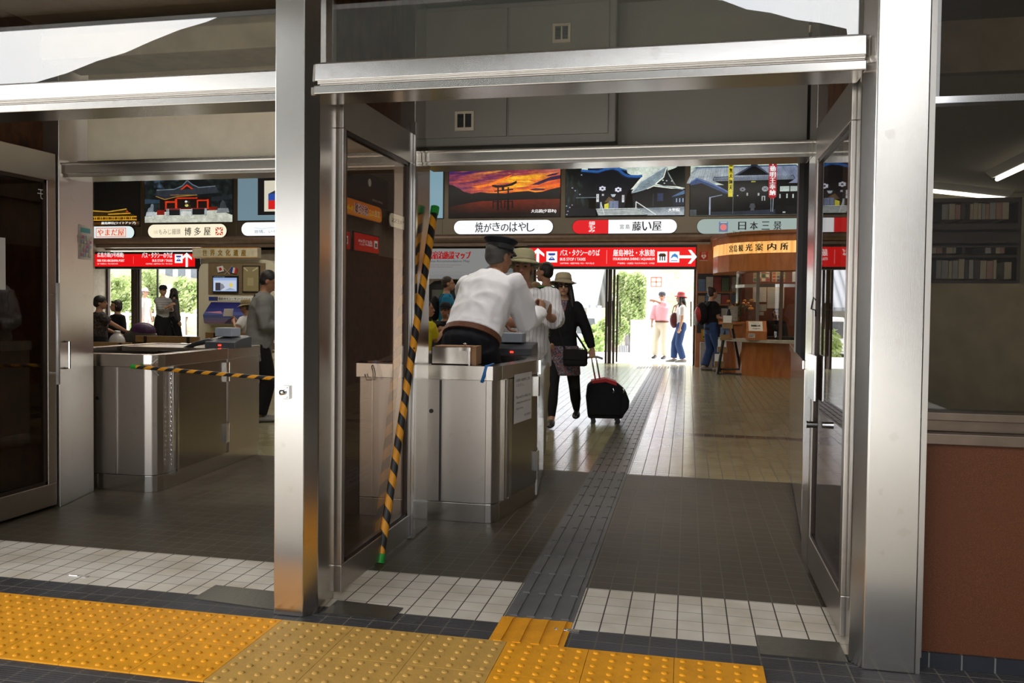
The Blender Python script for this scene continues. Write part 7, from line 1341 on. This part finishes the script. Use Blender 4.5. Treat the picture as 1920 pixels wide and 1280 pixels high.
sw = person('person in black and white striped top and dark cap by the left doors', (at(305, 17.9), 17.9, 0), 1.66, 115, WSTR, 'rolled', .86, BLK, sk=SK_L, hairm=HAIRB, hat=('cap', CAPB), vox=.015, fem=True, hR=(at(316, 17.7), 17.75, 1.22), hL=(at(319, 17.9), 17.95, 1.15), headturn=(5, 0))
b = B(); pel = sw['pel']; b.tube([pel+Vector((0, 0, .06)), pel-Vector((0, .02, .15)), pel-Vector((0, .03, .34))], [(.18, .145), (.20, .17), (.21, .16)], 16, ref=(1, 0, 0)); fuse(b, 'tied_jacket', BLK, sw['root'], .016, 1)
person('dark haired person in dull grey top behind the striped top at the left doors', (at(323, 18.3), 18.35, 0), 1.62, 30, cloth('dull_grey_cloth', (.09, .08, .085)), 'long', .80, NAVY, sk=SK_L, hairm=HAIRB, hair='long', vox=.016, fem=True)
person('person in pale clothes and cap seen through the left glass door', (at(271, 21.6), 21.6, 0), 1.66, 95, cloth('pale_shirt', (.50, .46, .44)), 'short', .80, cloth('pale_trousers', (.52, .44, .40)), sk=SK_L, hairm=HAIRG, hat=('cap', cloth('pale_cap', (.60, .50, .46))), vox=.017)
person('person in straw hat, glasses and white shirt seated reading by the kiosk', (at(452, 13.75), 13.85, 0), 1.64, 262, WSH, 'short', .84, KHAKI, sk=SK_M, hairm=HAIRG, hat=('bucket', mat('straw', (.36, .29, .16), .85)), glasses='clear', vox=.014, pelvis=(0, -.04, .54), fR=(at(432, 14.2), 14.25, 0), fL=(at(438, 14.1), 14.1, 0), hR=(at(430, 13.8), 13.9, 1.05), hL=(at(432, 13.5), 13.62, .95), headturn=(0, 12), lean=(-.05, 0), build=1.08)
b = B(); a = Vector((at(428, 13.75), 13.75, 1.12)); b.box(-.09, .09, -.004, .004, -.07, .07, Matrix.Translation(a) @ Euler((.3, 0, 1.0)).to_matrix().to_4x4()); b.done('booklet', PAPER, None, label='pale booklet held by the person in the straw hat', category='booklet')
gj = base(497, 790); gp = person('person in grey jacket with black shoulder strap looking down beside the pillar', (gj.x-.075, gj.y, 0), 1.64, 62, GREYJ, 'long', .70, BLK, shoes=SHOEG, sk=SK_T, hairm=HAIRB, vox=.013, lean=(.10, 0), headturn=(6, 28), hR=(gj.x+.22, gj.y+.02, 1.05), hL=(gj.x+.25, gj.y+.25, 1.05), collar=True, loose=2.0, build=1.05)
b = B(); nk = gp['nk']; b.tube([nk+Vector((.10, .11, -.02)), nk+Vector((.02, .16, -.18)), nk+Vector((-.14, .14, -.42)), nk+Vector((-.20, .02, -.50)), nk+Vector((-.12, -.17, -.30)), nk+Vector((.08, -.10, -.02))], [(.02, .004)]*6, 8); b.done('shoulder_strap', BLK, gp['root'])
